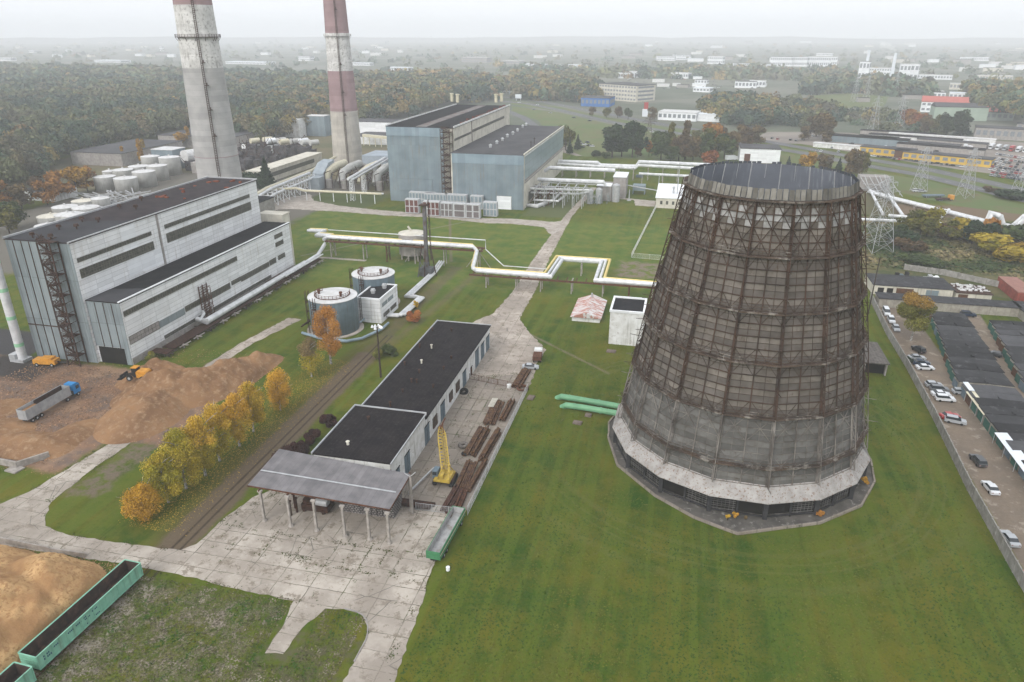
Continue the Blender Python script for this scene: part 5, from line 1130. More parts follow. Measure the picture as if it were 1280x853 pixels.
# ================================================================== TREES
PAL = {'dark': [(.022,.038,.02),(.03,.048,.022)], 'green': [(.04,.06,.02),(.055,.075,.025)], 'olive': [(.12,.125,.025),(.17,.155,.03)],
       'yellowgreen': [(.27,.235,.025),(.4,.3,.03)], 'yellow': [(.48,.3,.035),(.38,.26,.03)], 'orange': [(.36,.16,.03),(.42,.2,.045)],
       'gold': [(.5,.28,.03),(.42,.23,.03)], 'tree_gold': [(.27,.165,.035),(.24,.15,.03)], 'brown': [(.1,.07,.04),(.14,.09,.045)], 'rust': [(.3,.1,.03),(.36,.14,.04)], 'plum': [(.05,.022,.018),(.035,.018,.016)], 'tan': [(.19,.135,.06),(.14,.1,.05)]}
def leaf_mesh(name, C, S, CO, outward=None, flat=.5):
    n = len(C); nr = rng.normal(size=(n,3))
    if outward is not None: nr = nr*.75 + outward
    nr[:,2] = nr[:,2]+.25; nr /= np.linalg.norm(nr,axis=1)[:,None]
    t = rng.normal(size=(n,3)); a = np.cross(nr,t); a /= np.linalg.norm(a,axis=1)[:,None]; b = np.cross(nr,a)
    s = (S*.5)[:,None]; j = lambda: rng.uniform(.6,1.25,(n,1))
    v = np.stack([C-a*s*j()-b*s*j(), C+a*s*j()-b*s*j(), C+a*s*j()+b*s*j(), C-a*s*j()+b*s*j()],1).reshape(-1,3)
    me = bpy.data.meshes.new(name); me.vertices.add(n*4); me.vertices.foreach_set('co', v.astype(np.float32).ravel())
    me.loops.add(n*4); me.loops.foreach_set('vertex_index', np.arange(n*4,dtype=np.int32))
    me.polygons.add(n); me.polygons.foreach_set('loop_start', np.arange(0,n*4,4,dtype=np.int32)); me.polygons.foreach_set('loop_total', np.full(n,4,dtype=np.int32))
    me.update(calc_edges=True)
    ca = me.color_attributes.new('Col','FLOAT_COLOR','POINT'); cc = np.repeat(np.concatenate([CO,np.ones((n,1))],1),4,axis=0); ca.data.foreach_set('color', cc.astype(np.float32).ravel())
    me.materials.append(M['leaf']); return me
def crown_points(h, r, kind, n, base):
    """leaf positions and outward directions of a crown; ragged clumps through the volume"""
    if kind == 'conifer':
        z = base+(h-base)*(1-np.sqrt(rng.uniform(0,1,n))); rr = r*(1-(z-base)/(h-base))*rng.uniform(.45,1.05,n)*(1+.18*np.sin(z*3.2)); a = rng.uniform(0,2*pi,n)
        C = np.stack([rr*np.cos(a),rr*np.sin(a),z],1); O = np.stack([np.cos(a),np.sin(a),np.full(n,.4)],1); return C, O, rng.integers(0,5,n)
    k = {'birch':30,'round':15,'bush':9,'poplar':16}[kind]; cs = []; rs = []
    for i in range(k):
        f = (i+.5)/k
        if kind == 'birch': z = base+(h-base)*(.08+.84*f); w_ = r*math.sin(pi*min(1,(.12+f*.86)))**.7*.62
        elif kind == 'poplar': z = base+(h-base)*(.08+.86*f); w_ = r*.4*(1-f*.6)
        elif kind == 'bush': z = base+(h-base)*random.uniform(.2,.75); w_ = r*.62
        else: z = base+(h-base)*random.uniform(.18,.82); w_ = r*.62*math.sin(pi*(.15+.7*(z-base)/(h-base)))
        a = random.uniform(0,2*pi); q = w_*math.sqrt(random.random()); cs.append((q*cos(a),q*sin(a),z)); rs.append(r*random.uniform(.26,.46)*({'birch':.8,'poplar':.95}.get(kind,1)))
    cs = np.array(cs); rs = np.array(rs); i = rng.integers(0,k,n); d = rng.normal(size=(n,3)); d /= np.linalg.norm(d,axis=1)[:,None]
    rad = rs[i]*(rng.uniform(.25,1.12,n))**.55
    C = cs[i]+d*rad[:,None]*np.array([1,1,1.15 if kind in('birch','poplar') else .85]); 
    if kind == 'birch': C[:,2] -= rng.uniform(0,.9,n)*(rad/r)
    return C, d, i
def tree_mesh(h, r, pal, kind, n, size, base=None, mixp=None, tone=1.):
    base = h*.18 if base is None else base
    C, O, i = crown_points(h, r, kind, n, base)
    cols = np.array([PAL[pal][0],PAL[pal][1]] + ([PAL[mixp][0]] if mixp else []))*tone
    lobe = rng.integers(0,len(cols),64)[i % 64] if not mixp else np.where(C[:,2] > base+(h-base)*(.55 if kind == 'birch' else .7), 2, rng.integers(0,2,n)) if mixp else None
    CO = cols[lobe]*rng.uniform(.72,1.35,(n,1))*(rng.uniform(.8,1.2,64)[i % 64])[:,None]
    return leaf_mesh('crown', C, rng.uniform(.7,1.3,n)*size, CO, O)
def trunk_mb(h, r, kind, base):
    b = MB(); tr = .035*h*.5+.05; top = h*(.9 if kind in ('conifer','birch','poplar') else .7)
    b.tube([(0,0,-.1),(random.uniform(-.1,.1),random.uniform(-.1,.1),h*.35),(random.uniform(-.25,.25),random.uniform(-.25,.25),top)], tr, 7, tr*.2)
    if kind != 'conifer':
        for k in range(9):
            z = base+(top-base)*k/9*.9; a = random.uniform(0,2*pi); l = r*random.uniform(.5,.85)
            b.tube([(0,0,z),(l*.5*cos(a),l*.5*sin(a),z+l*.45),(l*cos(a),l*sin(a),z+l*.8)], tr*.35, 5, tr*.08)
    return b
def tree(name, label, cat, x, y, h, r, pal, kind='round', n=2500, size=.35, group=None, base=None, bark='bark', mixp=None, z=0):
    base = h*.16 if base is None else base
    t = thing(name, label, cat, (x,y,z), group=group, local=True)
    trunk_mb(h, r, kind, base).build('trunk', M[bark], t, world=False)
    o = bpy.data.objects.new('crown', tree_mesh(h, r, pal, kind, n, size, base, mixp)); COL.objects.link(o); o.parent = t
    return t
GB_ = 'birches in a row along the dirt track'
tree('birch_tree','small orange yellow birch at the near end of the row, by the cross road','tree',-93.2,94.6,7.4,4.6,'gold','birch',11000,.17,GB_,bark='birch_bark')
tree('birch_tree','olive yellow birch next to the small orange one at the near end','tree',-92.4,100.2,11.4,5.0,'yellowgreen','birch',14000,.17,GB_,bark='birch_bark')
tree('birch_tree','broad olive green birch, second of the tall ones from the cross road','tree',-92.0,105.2,13.4,5.5,'yellowgreen','birch',17000,.17,GB_,bark='birch_bark')
tree('birch_tree','tall olive green birch in the thick of the row, just right of the broad one','tree',-91.0,110.2,13.9,5.4,'yellowgreen','birch',17000,.17,GB_,bark='birch_bark',mixp='yellow')
tree('birch_tree','yellowing birch in the middle of the row beside the chip ridge','tree',-91.4,115.8,13.4,5.1,'yellowgreen','birch',15000,.17,GB_,bark='birch_bark',mixp='yellow')
tree('birch_tree','bright golden birch right of the middle of the row','tree',-90.6,122.2,13.2,4.8,'yellow','birch',14000,.17,GB_,bark='birch_bark',mixp='gold')
tree('birch_tree','amber yellow birch right of the bright golden one','tree',-91.0,128.6,12.8,4.6,'yellow','birch',14000,.17,GB_,bark='birch_bark')
tree('birch_tree','small amber birch standing apart at the far end of the tight row','tree',-90.2,139.4,10.5,4.7,'gold','birch',12000,.17,GB_,bark='birch_bark')
tree('birch_tree','thin pale olive birch left of the tall orange birch by the blue tank','tree',-91.6,158.2,11.4,4.6,'yellowgreen','birch',5500,.2,GB_,bark='birch_bark',mixp='tan')
tree('birch_tree','tall narrow orange birch in front of the nearer blue tank','tree',-90.3,167.0,17.5,5.6,'orange','birch',16000,.18,GB_,bark='birch_bark')
tree('round_bush','single round bright orange bush on the lawn right of the pump house','bush',-78.2,202,4.6,2.9,'rust','bush',6500,.24,base=.2)
tree('green_shrub','dark green low shrub at the end of the slab path behind the workshop','shrub',-76.5,177,2.4,3.0,'green','bush',4000,.22,base=.0)
tree('green_shrub','olive shrub leaning on the floodlight mast behind the workshop','shrub',-78.8,173,3.8,1.9,'olive','bush',2500,.22,base=.0)
tree('yellow_sapling','small yellow sapling beside the white zigzag pipes','sapling',-82.3,214,3.0,1.2,'yellow','bush',1100,.22,base=.2)
tree('green_shrub','olive shrub at the foot of the boiler hall by the gate corner','shrub',-140.6,157,3.0,2.0,'olive','bush',2200,.25,base=.0)
for i, (y, ln, lab) in enumerate(((118.8,3.4,'nearest and longest clump of dark plum hedge left of the workshop'),(122.6,2.2,'second clump of dark plum hedge left of the workshop'),(127.5,1.8,'round dark plum bush, third from the shed'),(135.4,1.9,'small dark plum bush farthest along the workshop'))):
    t = tree('plum_hedge', lab, 'hedge', -76.0+.2*i, y, 3.3, ln*1.35, 'plum', 'bush', 9000, .24, 'plum hedge beside the workshop', base=.0)
    t.scale = (.85,1,1)
for u, v, h, r, pal, lab in ((909,652,1.9,.6,'yellow','thin yellow weed bush at the foot of the cooling tower, leftmost'),(919,649,1.3,.7,'gold','yellow weed bush second from the left at the tower foot'),(932,651,.9,.4,'tan','smallest tan weed beside the two yellow bushes at the tower foot'),(1024,646,1.5,1.0,'orange','orange brown bush at the corner of the tower basin'),(1081,606,2.0,1.0,'gold','golden bush at the right end of the tower basin')):
    x, y = at(u, v); tree('weed_bush', lab, 'bush', x, y, h, r, pal, 'bush', 700, .16, base=.0, z=.28)
tree('roadside_tree','large tree, golden on top and green below, beside the parked cars behind the wall','tree',71.6,221.5,16.0,6.6,'olive','round',17000,.28,mixp='tree_gold',base=2.6,bark='birch_bark')
tree('green_shrub','dark shrub growing against the concrete wall','shrub',66.6,204,1.8,1.5,'dark','bush',900,.22,base=0)
tree('conifer_tree','dark spruce between the nearer chimney and the long cream building','tree',-229,372,21,5.2,'dark','conifer',5000,.7)
# --- distance trees: shared crown meshes, each tree its own thing
VAR = {}
def variant(pal, kind, k, mixp=None):
    key = (pal,kind,k,mixp)
    if key not in VAR:
        h, r = {'round':(10,4.6),'conifer':(10,2.6),'bush':(4,3.4),'birch':(10,3.0),'poplar':(10,1.8)}[kind]
        VAR[key] = (h, tree_mesh(h, r, pal, kind, 2000, .52, h*.1, mixp, .62 if pal not in ('dark','green') else .9), trunk_mb(h, r, kind, h*.2))
        me = bpy.data.meshes.new('trunk'); tb = VAR[key][2]; me.from_pydata(tb.v,[],tb.f); me.materials.append(M['bark']); VAR[key] = (h, VAR[key][1], me)
    return VAR[key]
def dtree(label, cat, x, y, h, pal, kind='round', group=None, mixp=None, wide=1., name='tree'):
    hh, cm, tm = variant(pal, kind, random.randrange(3), mixp)
    t = thing(name, label, cat, (x,y,0), rz=random.uniform(0,6.28), group=group, local=True); s = h/hh; t.scale = (s*wide,s*wide,s)
    for nm, me in (('trunk',tm),('crown',cm)): o = bpy.data.objects.new(nm, me); COL.objects.link(o); o.parent = t
    return t
def px_trees(items, nm, group):
    for u, v, h, pal, kind, lab, *w_ in items:
        x, y = at(u, v); dtree(lab, 'tree' if kind != 'bush' else 'bush', x, y, h, pal, kind, group, wide=w_[0] if w_ else 1, name=nm)
px_trees([(765,197,26,'dark','round','big dark green tree, left one of the dark pair behind the pipes',1.15),(790,197,27,'dark','round','big dark green tree, right one of the dark pair behind the pipes',1.05),(777,196,22,'dark','round','dark tree squeezed between the big dark pair',1.1),
 (707,188,20,'olive','round','greyish olive tree at the far corner of the plant hall'),(712,193,11,'dark','conifer','small dark spruce right at the corner of the plant hall'),(722,188,12,'dark','conifer','second small dark spruce, right of the hall corner'),
 (745,196,5,'green','bush','low green bush below the dark trees, leftmost'),(757,198,5,'green','bush','low green bush below the big dark pair'),(800,186,13,'dark','conifer','short dark spruce right of the dark pair'),(797,197,9,'brown','round','low brown tree under the dark pair'),
 (811,196,13,'orange','round','orange tree left of the tall green and tan trees',.8),(826,200,21,'green','round','green tree behind the pipe bridge end, left of the poplars',1.1),(837,199,26,'olive','poplar','slim tall poplar, left of two'),(856,200,27,'tan','poplar','slim tall poplar, right of two',1.1),
 (848,201,19,'brown','round','brownish tree between the two slim poplars',1.1),(838,203,12,'green','round','rounded green tree in front of the left poplar',1.3),(866,201,18,'tan','round','tan tree right of the poplars'),(880,200,20,'green','round','green tree left of the tower top',1.1),(893,198,22,'olive','round','olive tree touching the orange crown behind the tower',1.1),
 (887,194,24,'orange','round','orange tree peeping over the green ones left of the tower'),(905,199,19,'green','round','green tree just left of the tower rim',1.2),(915,193,18,'tan','round','tan tree left of the white roofed shop'),(930,187,18,'brown','round','brown tree behind the tower left rim'),(945,183,17,'tan','round','tan tree behind the white roofed shop'),
 (882,205,9,'rust','bush','rusty red bush above the pipe bridge near the tower',1.1),(870,180,12,'olive','round','olive tree behind the poplars by the highway'),(902,178,14,'brown','round','brown tree left of the shop by the highway'),(925,176,14,'tan','round','tan tree right of the shop by the highway'),
 (758,148,12,'olive','round','olive tree below the long office block'),(772,148,13,'brown','round','brown tree below the long office block corner'),(785,150,13,'green','round','green tree below the office block, rightmost'),(815,150,14,'tan','round','tan tree left of the low white showroom'),(740,146,11,'tan','round','tan tree right of the blue hall'),
 (1008,212,12,'gold','round','golden bush behind the tower rim, left',1.3),(1028,213,12,'tan','round','tan golden tree behind the tower rim, right of the golden one',1.3),(985,210,8,'dark','conifer','small dark spruce behind the tower rim left of the golden tree'),(1048,214,9,'dark','conifer','small dark conifer behind the right part of the tower rim'),
 (1062,222,20,'tan','round','bare tan tree behind the right end of the tower rim',.9),(1077,219,15,'olive','round','olive tree at the right end of the tower rim',.8),
 (1028,176,22,'tan','round','tall tan tree left of the crowded car lot',1.2),(1033,181,22,'tan','poplar','pale tan poplar by the car lot',1.6),(1005,176,13,'tan','round','small tan tree above the tower near the car yard'),(1020,171,22,'brown','round','brown tree behind the tan ones at the car lot',1.2),
 (1182,170,20,'dark','round','dark green tree below the green walled factory, left'),(1200,170,24,'dark','round','bigger dark green tree below the green walled factory',1.1),(1166,166,17,'olive','round','olive tree left of the dark green pair'),(1155,164,15,'brown','round','brown tree right of the orange row'),
 (1130,158,18,'rust','round','rusty orange tree at the left end of the orange row'),(1139,161,18,'orange','round','orange tree second in the orange row'),(1148,163,17,'rust','round','rusty tree third in the orange row',1.1),(1155,168,15,'tan','round','tan orange tree at the right end of the orange row')],'tree',None)
px_trees([(1149,298,13,'olive','round','yellowish willow beside the silver pipeline',1.35),(1158,296,14,'yellowgreen','round','big yellow green willow in front of the silver pipeline, tallest there',1.2),(1128,297,9,'olive','round','small olive bush tree left of the big willow',1.3),
 (1117,300,7,'green','bush','low green bush at the pylon foot by the tower'),(1186,301,9,'olive','round','olive tree right of the big willow',1.5),(1195,297,8,'yellowgreen','bush','yellow green bush right of the olive tree',1.2),(1177,300,7,'brown','bush','brown scrub between the willow and the olive tree'),
 (1214,306,10,'dark','round','dark green willow bush beside the pipeline portal',1.6),(1228,302,9,'dark','bush','dark bush behind the yellow scrub'),(1240,299,9,'orange','bush','orange bush peeping under the pipeline portal',.8),(1276,306,9,'green','bush','green bush at the right edge by the pipeline',1.3),
 (1249,322,8,'yellowgreen','bush','wide yellow bush, left of the two yellow ones at the right edge',2.0),(1262,325,6,'yellow','bush','small yellow bush joined to the wide yellow one',1.4),(1279,322,7,'yellow','bush','yellow bush cut by the right edge of the photo',1.5),
 (1145,328,3.2,'green','bush','flat dark bramble patch on the rough field, left',3),(1162,331,3.2,'green','bush','flat bramble patch on the rough field, right',3),(1136,312,5,'brown','bush','brown scrub at the left of the rough field',1.8),(1124,308,7,'dark','bush','dark scrub behind the pylon',1.3),
 (1240,240,3,'brown','bush','small brown thicket by the highway pylon',2),(1268,250,5,'dark','bush','dark thicket below the highway at the right edge',2.6),(1257,247,4,'dark','bush','dark thicket left of the edge one below the highway',2)],'shrub_tree',None)
px_trees([(12,292,13,'olive','round','round olive tree at the left edge beside the white exhaust pipe',1.25),(20,285,13,'green','round','green tree behind the olive one at the left edge',1.2),(5,262,15,'orange','round','orange tree at the left edge',1.2),(28,262,14,'tan','round','tan orange tree second from the left edge',1.2),
 (60,257,14,'orange','round','orange tree left of the white tanks, first of the orange clump',1.2),(78,250,16,'orange','round','tall orange tree left of the white tanks',1.2),(97,243,17,'gold','round','golden orange tree nearest the white tanks',1.2),(110,240,15,'orange','round','orange tree touching the white tanks',1.1),(48,250,14,'brown','round','brown tree behind the orange clump'),
 (50,248,10,'gold','poplar','thin golden tree behind the orange clump'),(178,205,17,'gold','poplar','thin golden tree at the wood edge behind the long shed'),(182,200,15,'yellow','poplar','thin yellow tree right of the golden one at the wood edge'),(156,205,12,'gold','poplar','small golden tree at the wood edge left of the thin pair'),
 (237,184,16,'gold','poplar','golden tree right against the nearer chimney'),(227,186,14,'gold','round','low golden tree left of the nearer chimney'),(325,188,12,'olive','round','olive tree in the plant yard between the chimneys'),(345,188,12,'dark','conifer','dark spruce in the plant yard between the chimneys'),(334,190,10,'brown','round','brown tree left of the spruce between the chimneys'),
 (322,234,9,'dark','bush','dark bush right of the spruce by the cream building',1.3)],'tree',None)
# --- woods that read as one mass
def wood(name, label, pts, cat='wood', bigp=.25, seed=1):
    """pts: list of (x,y,height,radius,colour,leaves,size)"""
    Cs, Ss, COs, Os = [], [], [], []
    for x, y, h, r, col, n, s in pts:
        d = rng.normal(size=(n,3)); d /= np.linalg.norm(d,axis=1)[:,None]; d[:,2] = np.abs(d[:,2])*1.0-.25
        k = 5; cs = rng.uniform(-.5,.5,(k,3))*np.array([r,r,r*.7]); i = rng.integers(0,k,n)
        C = cs[i]+d*r*.72*rng.uniform(.75,1.08,(n,1)); C[:,2] *= 1.25; C += np.array([x,y,h-r*1.0])
        Cs.append(C); Ss.append(rng.uniform(.7,1.3,n)*s); COs.append(np.array(col)*rng.uniform(.75,1.3,(n,1))); Os.append(d*1.5)
    me = leaf_mesh(name, np.concatenate(Cs), np.concatenate(Ss), np.concatenate(COs), np.concatenate(Os))
    o = bpy.data.objects.new(name, me); COL.objects.link(o); tag(o, label, cat, kind='stuff'); return o
def inpoly(x, y, P_):
    c2 = False
    for i in range(len(P_)):
        (x1,y1),(x2,y2) = P_[i], P_[i-1]
        if (y1 > y) != (y2 > y) and x < (x2-x1)*(y-y1)/(y2-y1)+x1: c2 = not c2
    return c2
WC = {'dark':(.036,.058,.045),'green':(.055,.085,.052),'olive':(.09,.1,.052),'brown':(.085,.083,.055),'tan':(.12,.105,.06),'gold':(.18,.135,.055),'orange':(.17,.115,.055),'yellow':(.19,.155,.055),'yellowgreen':(.115,.12,.045)}
WP_ = ['green','dark','olive','brown','olive','tan','green','dark','brown']
def pick(x, y, warm=0.):
    t = mnoise.noise(Vector((x*.008, y*.008, 5))); r_ = random.random()
    if r_ < .03+warm: p = random.choice(['gold','orange','tan','yellowgreen','yellow'])
    elif t > .12: p = random.choice(['dark','green','dark','olive'])
    elif t < -.15: p = random.choice(['green','tan','olive','olive'])
    else: p = random.choice(['green','olive','brown','green','olive','dark'])
    f = random.uniform(.8,1.25)*(1.0+.35*min(1,max(0,(math.hypot(x,y)-600)/1200))); return [a*f for a in WC[p]]  # paler with distance: part of the haze is put into the leaf colour
    c3 = (0,0,0); g = 0
    return [(a*.45+g*.4)*(.8 if p in ('gold','orange','yellow','yellowgreen') else 1.25)+(.004,.008,.003)[k_] for k_, a in enumerate(c3)]
def scatter(poly, step, hr=(15,23), near=400, warm=0., dens=1., hscale=1.):
    xs = [p[0] for p in poly]; ys = [p[1] for p in poly]; out = []; y = min(ys)
    while y < max(ys):
        x = min(xs); dist = math.hypot(y, sum(xs)/len(xs)); st = step*max(1, dist/900)
        while x < max(xs):
            px, py = x+random.uniform(-.45,.45)*st, y+random.uniform(-.45,.45)*st
            if random.random() < dens and inpoly(px, py, poly):
                u = px*_cy+py*_sy; d = -px*_sy+py*_cy
                if d > 0 and abs(u) < d*.9+30:
                    dd = math.hypot(px,py); h = random.uniform(*hr)*hscale; r = min(random.uniform(.5,.85)*st*1.15, h*1.1)
                    n = int(min(800, max(40, 560*(480/dd)**2))); s = min(r*2.1/math.sqrt(n)*1.55, h*.4)
                    out.append((px,py,h,r,pick(px,py,warm),n,s))
            x += st
        y += st
    return out
F1 = [(-326,250),(-345,300),(-385,380),(-423,430),(-436,520),(-420,640),(-425,860),(-395,915),(-350,990),(-290,1060),(-300,1150),(-400,1190),(-600,1300),(-900,1420),(-1650,1520),(-1800,1100),(-1200,520),(-600,150),(-360,180)]
pts_ = scatter(F1, 9.0, warm=.01)
pts_ = [p for p in pts_ if not (abs(p[0]+395) < 60 and 425 < p[1] < 515 and p[0] > -420)]
print('forest trees', len(pts_), sum(p[5] for p in pts_))
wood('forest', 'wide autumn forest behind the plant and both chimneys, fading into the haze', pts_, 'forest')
F2 = [at(*p) for p in ((300,184),(360,178),(395,165),(440,160),(500,152),(560,135),(620,126),(630,110),(560,98),(470,100),(380,108),(330,140),(300,165))]
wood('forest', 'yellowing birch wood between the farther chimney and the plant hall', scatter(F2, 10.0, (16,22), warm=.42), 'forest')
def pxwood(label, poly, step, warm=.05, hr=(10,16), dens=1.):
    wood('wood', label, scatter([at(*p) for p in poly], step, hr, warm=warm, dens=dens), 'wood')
pxwood('tan wood behind the blue hall and left of the office block', ((640,124),(700,128),(748,130),(745,112),(700,100),(640,98)), 11, .35, (15,22))
pxwood('hazy tree belt behind the office block and the showrooms', ((640,94),(760,98),(960,101),(1060,103),(1060,90),(900,86),(760,88),(640,86)), 14, .12, (12,18), .7)
pxwood('tan tree belt right of the white showroom', ((880,150),(935,162),(970,158),(965,132),(900,128),(875,135)), 10, .35, (12,18))
pxwood('dark tree belt before the two thin white stacks', ((1000,119),(1075,117),(1150,125),(1165,112),(1100,104),(1010,104)), 13, .04, (14,20))
pxwood('tall tan and orange wood on the right behind the green walled factory', ((1215,140),(1240,152),(1290,163),(1290,128),(1250,118),(1205,122)), 10, .4, (20,28))
pxwood('scrubby wood left of the crowded car lot', ((930,152),(1000,160),(1030,162),(1060,140),(1010,128),(940,132)), 11, .25, (8,15), .6)
pxwood('brown scrub on the railway land behind the car lot', ((1060,160),(1150,168),(1215,170),(1130,140),(1060,138)), 12, .15, (4,9), .45)
pxwood('hazy woods on the right horizon', ((1060,104),(1300,118),(1300,66),(1180,60),(1060,66)), 26, .1, (10,15), .5)
pxwood('hazy woods in the middle distance, centre', ((560,96),(1060,84),(1060,56),(600,54)), 34, .1, (10,16), .5)
pxwood('hazy woods beyond the forest on the left', ((-20,88),(560,96),(600,58),(-20,56)), 34, .12, (10,16), .5)
pxwood('farthest tree line along the horizon', ((-20,56),(1300,58),(1300,46),(-20,46)), 90, .02, (14,24), .5)
# ================================================================== RIGHT SIDE: WALL, GARAGES, CARS
def wall_run(name, label, pts, h, th, m, seg=3.0, cap=True):
    t = thing(name, label, 'wall', (*pts[0],0)); b = MB(); pb = MB()
    for p, q in zip(pts, pts[1:]):
        k = max(1,int(math.dist(p,q)/seg))
        for j in range(k):
            a = Vector(p).lerp(Vector(q), j/k); c2 = Vector(p).lerp(Vector(q), (j+.97)/k); hh = h+random.uniform(-.05,.05)
            b.beam((*a,hh/2),(*c2,hh/2),th,hh); pb.beam((*a,0),(*a,h+.12),th+.14)
    b.build('panel', m, t); pb.build('post', m, t); return t
LW = mat('lime_stained_wall', (.3,.29,.27), (.2,.19,.175), .6, streak=((.11,.1,.09),.6), dirt=((.38,.37,.35),.55,.75,1))
wall_run('concrete_wall', 'long grey concrete wall between the big lawn and the car lane', [(67.6,258),(65.6,225),(65.2,200),(63.9,170),(62.0,140),(61.3,112),(60.5,60)], 2.5, .22, LW)
wall_run('concrete_wall', 'low weathered wall between the rough field and the sheds, running to the red container', [(88,297.5),(101,293),(119.5,279.5),(128,276)], 2.2, .3, LW, 4)
SH = mat('shed_roof_felt', (.055,.055,.06), (.035,.035,.038), .22, panel=(6.2,60,.06,1.9,'floor') if 0 else None, dirt=((.1,.1,.105),.5,.72,.5))
GW = mat('garage_wall', (.34,.32,.27), (.24,.22,.19), .7, streak=((.14,.12,.1),.5)); GGN = mat('green_garage_door', (.05,.13,.1), (.035,.1,.08), 1); BRN = mat('brown_gate', (.12,.06,.035), (.08,.045,.03), 1)
SHR = mat('garage_roof_felt', (1,1,1), (.75,.75,.76), .3, attr=True, dirt=((.1,.1,.105),.54,.74,.5))
# long double row of garages: each bay slightly different in height
def garage_row(name, label, x0, x1, ya, yb, n, h=2.7, doors='w', skew=0.0, sk2=None):
    t = thing(name, label, 'garage', ((x0+x1)/2,(ya+yb)/2,0)); wb = MB(); rb = MB()
    for i in range(n):
        y0, y1 = ya+(yb-ya)*i/n, ya+(yb-ya)*(i+1)/n; hh = h+random.uniform(-.12,.2); dx = skew*(y0-ya); dx2 = (sk2 if sk2 is not None else skew)*(y0-ya); xa, xb = x0+dx+random.uniform(-.15,.15), x1+dx2+random.uniform(-.2,.2); xm = (xa+xb)/2
        wb.box(xa,y0,0,xb,y1-.01,hh-.12)
        g_ = random.choice((.035,.045,.055,.07,.09)); rb.col = (g_,g_,g_*1.06,1)
        for s, (p, q) in enumerate(((xa-.2,xm+.05),(xm+.06,xb+.2))):
            z1, z2 = hh+random.uniform(0,.12), hh+.25+random.uniform(-.03,.06)
            if s: z1, z2 = z2, z1
            o0 = random.uniform(-.03,.03)
            rb.face([(p,y0+.02,z1+o0),(q,y0+.02,z2+o0),(q,y1-.04,z2+o0),(p,y1-.04,z1+o0)]); rb.face([(p,y0+.02,z1-.2),(p,y0+.02,z1+o0),(p,y1-.04,z1+o0),(p,y1-.04,z1-.2)])
            rb.face([(p,y0+.02,z1-.2),(q,y0+.02,z2-.2),(q,y0+.02,z2+o0),(p,y0+.02,z1+o0)]); rb.face([(q,y1-.04,z2-.2),(q,y0+.02,z2-.2),(q,y0+.02,z2+o0),(q,y1-.04,z2+o0)][::-1])
        if i % 2 == 0: rb.box(xm-.25,y0+.1,hh,xm+.3,y0+1.4,hh+.55)
    wb.build('wall', GW, t)
    rf = rb.build('roof', SHR, t, colors=True)
    for i in range(n):
        y0, y1 = ya+(yb-ya)*i/n, ya+(yb-ya)*(i+1)/n; dx = skew*(y0-ya)
        for sd in doors:
            X = (x0+dx-.25) if sd == 'w' else (x1+dx+.21); b = MB(); b.box(X,y0+.4,.05,X+.04,y1-.4,2.15); b.build('garage_door', random.choice((GGN,GGN,GGN,BRN,M['grey_door'])), t)
    return t
garage_row('garage_row', 'long double row of garages with dark felt roofs between the two dirt lanes, far half', 74.3, 86.6, 188, 242, 13, doors='w', skew=.155, sk2=.1)
garage_row('garage_row', 'long double row of garages with dark felt roofs, near half cut by the right edge', 74.6, 86.4, 96, 187, 22, doors='w', skew=-.00)
garage_row('garage_row', 'second garage row with green doors at the right edge', 90.6, 103, 190, 238, 11, doors='w', skew=.165, sk2=.14)
b = MB(); b.box(73.9,178,2.5,76.6,187,2.62); b.box(74.2,178,2.2,76.4,187,2.3)
def awning(label, x0, x1, y0, y1, z0, z1, m):
    t = thing('awning', label, 'awning', ((x0+x1)/2,(y0+y1)/2,0)); b = MB(); b.face([(x0,y0,z0),(x1,y0,z1),(x1,y1,z1),(x0,y1,z0)]); b.face([(x0,y0,z0-.08),(x0,y1,z0-.08),(x1,y1,z1-.08),(x1,y0,z1-.08)]); b.face([(x0,y0,z0-.08),(x0,y0,z0),(x0,y1,z0),(x0,y1,z0-.08)]); b.build('roof', m, t)
    for y in np.linspace(y0+.2,y1-.2,4): b = MB(); b.beam((x0+.1,y,0),(x0+.1,y,z0-.08),.1); b.build('post', M['steel'], t)
M['bright_white'] = mat('bright_white_sheet', (.7,.74,.78), (.62,.66,.7), 1)
awning('bright white awning roof on the near garages at the right edge', 73.4, 75.9, 143.5, 161.5, 2.7, 2.95, M['bright_white'])
awning('cream awning roof along the middle of the long garage row', 74.0, 76.0, 170.2, 182.5, 2.6, 2.85, M['pipe_cream'])
awning('small white awning roof above the cream one on the garage row', 75.0, 76.2, 183, 189.5, 2.7, 2.8, M['bright_white'])
b = MB(); b.box(97.2,213.5,0,98.9,217.5,2.2); tag(b.build('garage_annex', M['white_new']), 'white shed front jutting from the second garage row', 'shed')
b = MB(); b.box(97.0,218.5,0,98.8,222,2.4); tag(b.build('garage_annex', GGN), 'dark green shed front with a white top jutting from the second garage row', 'shed')
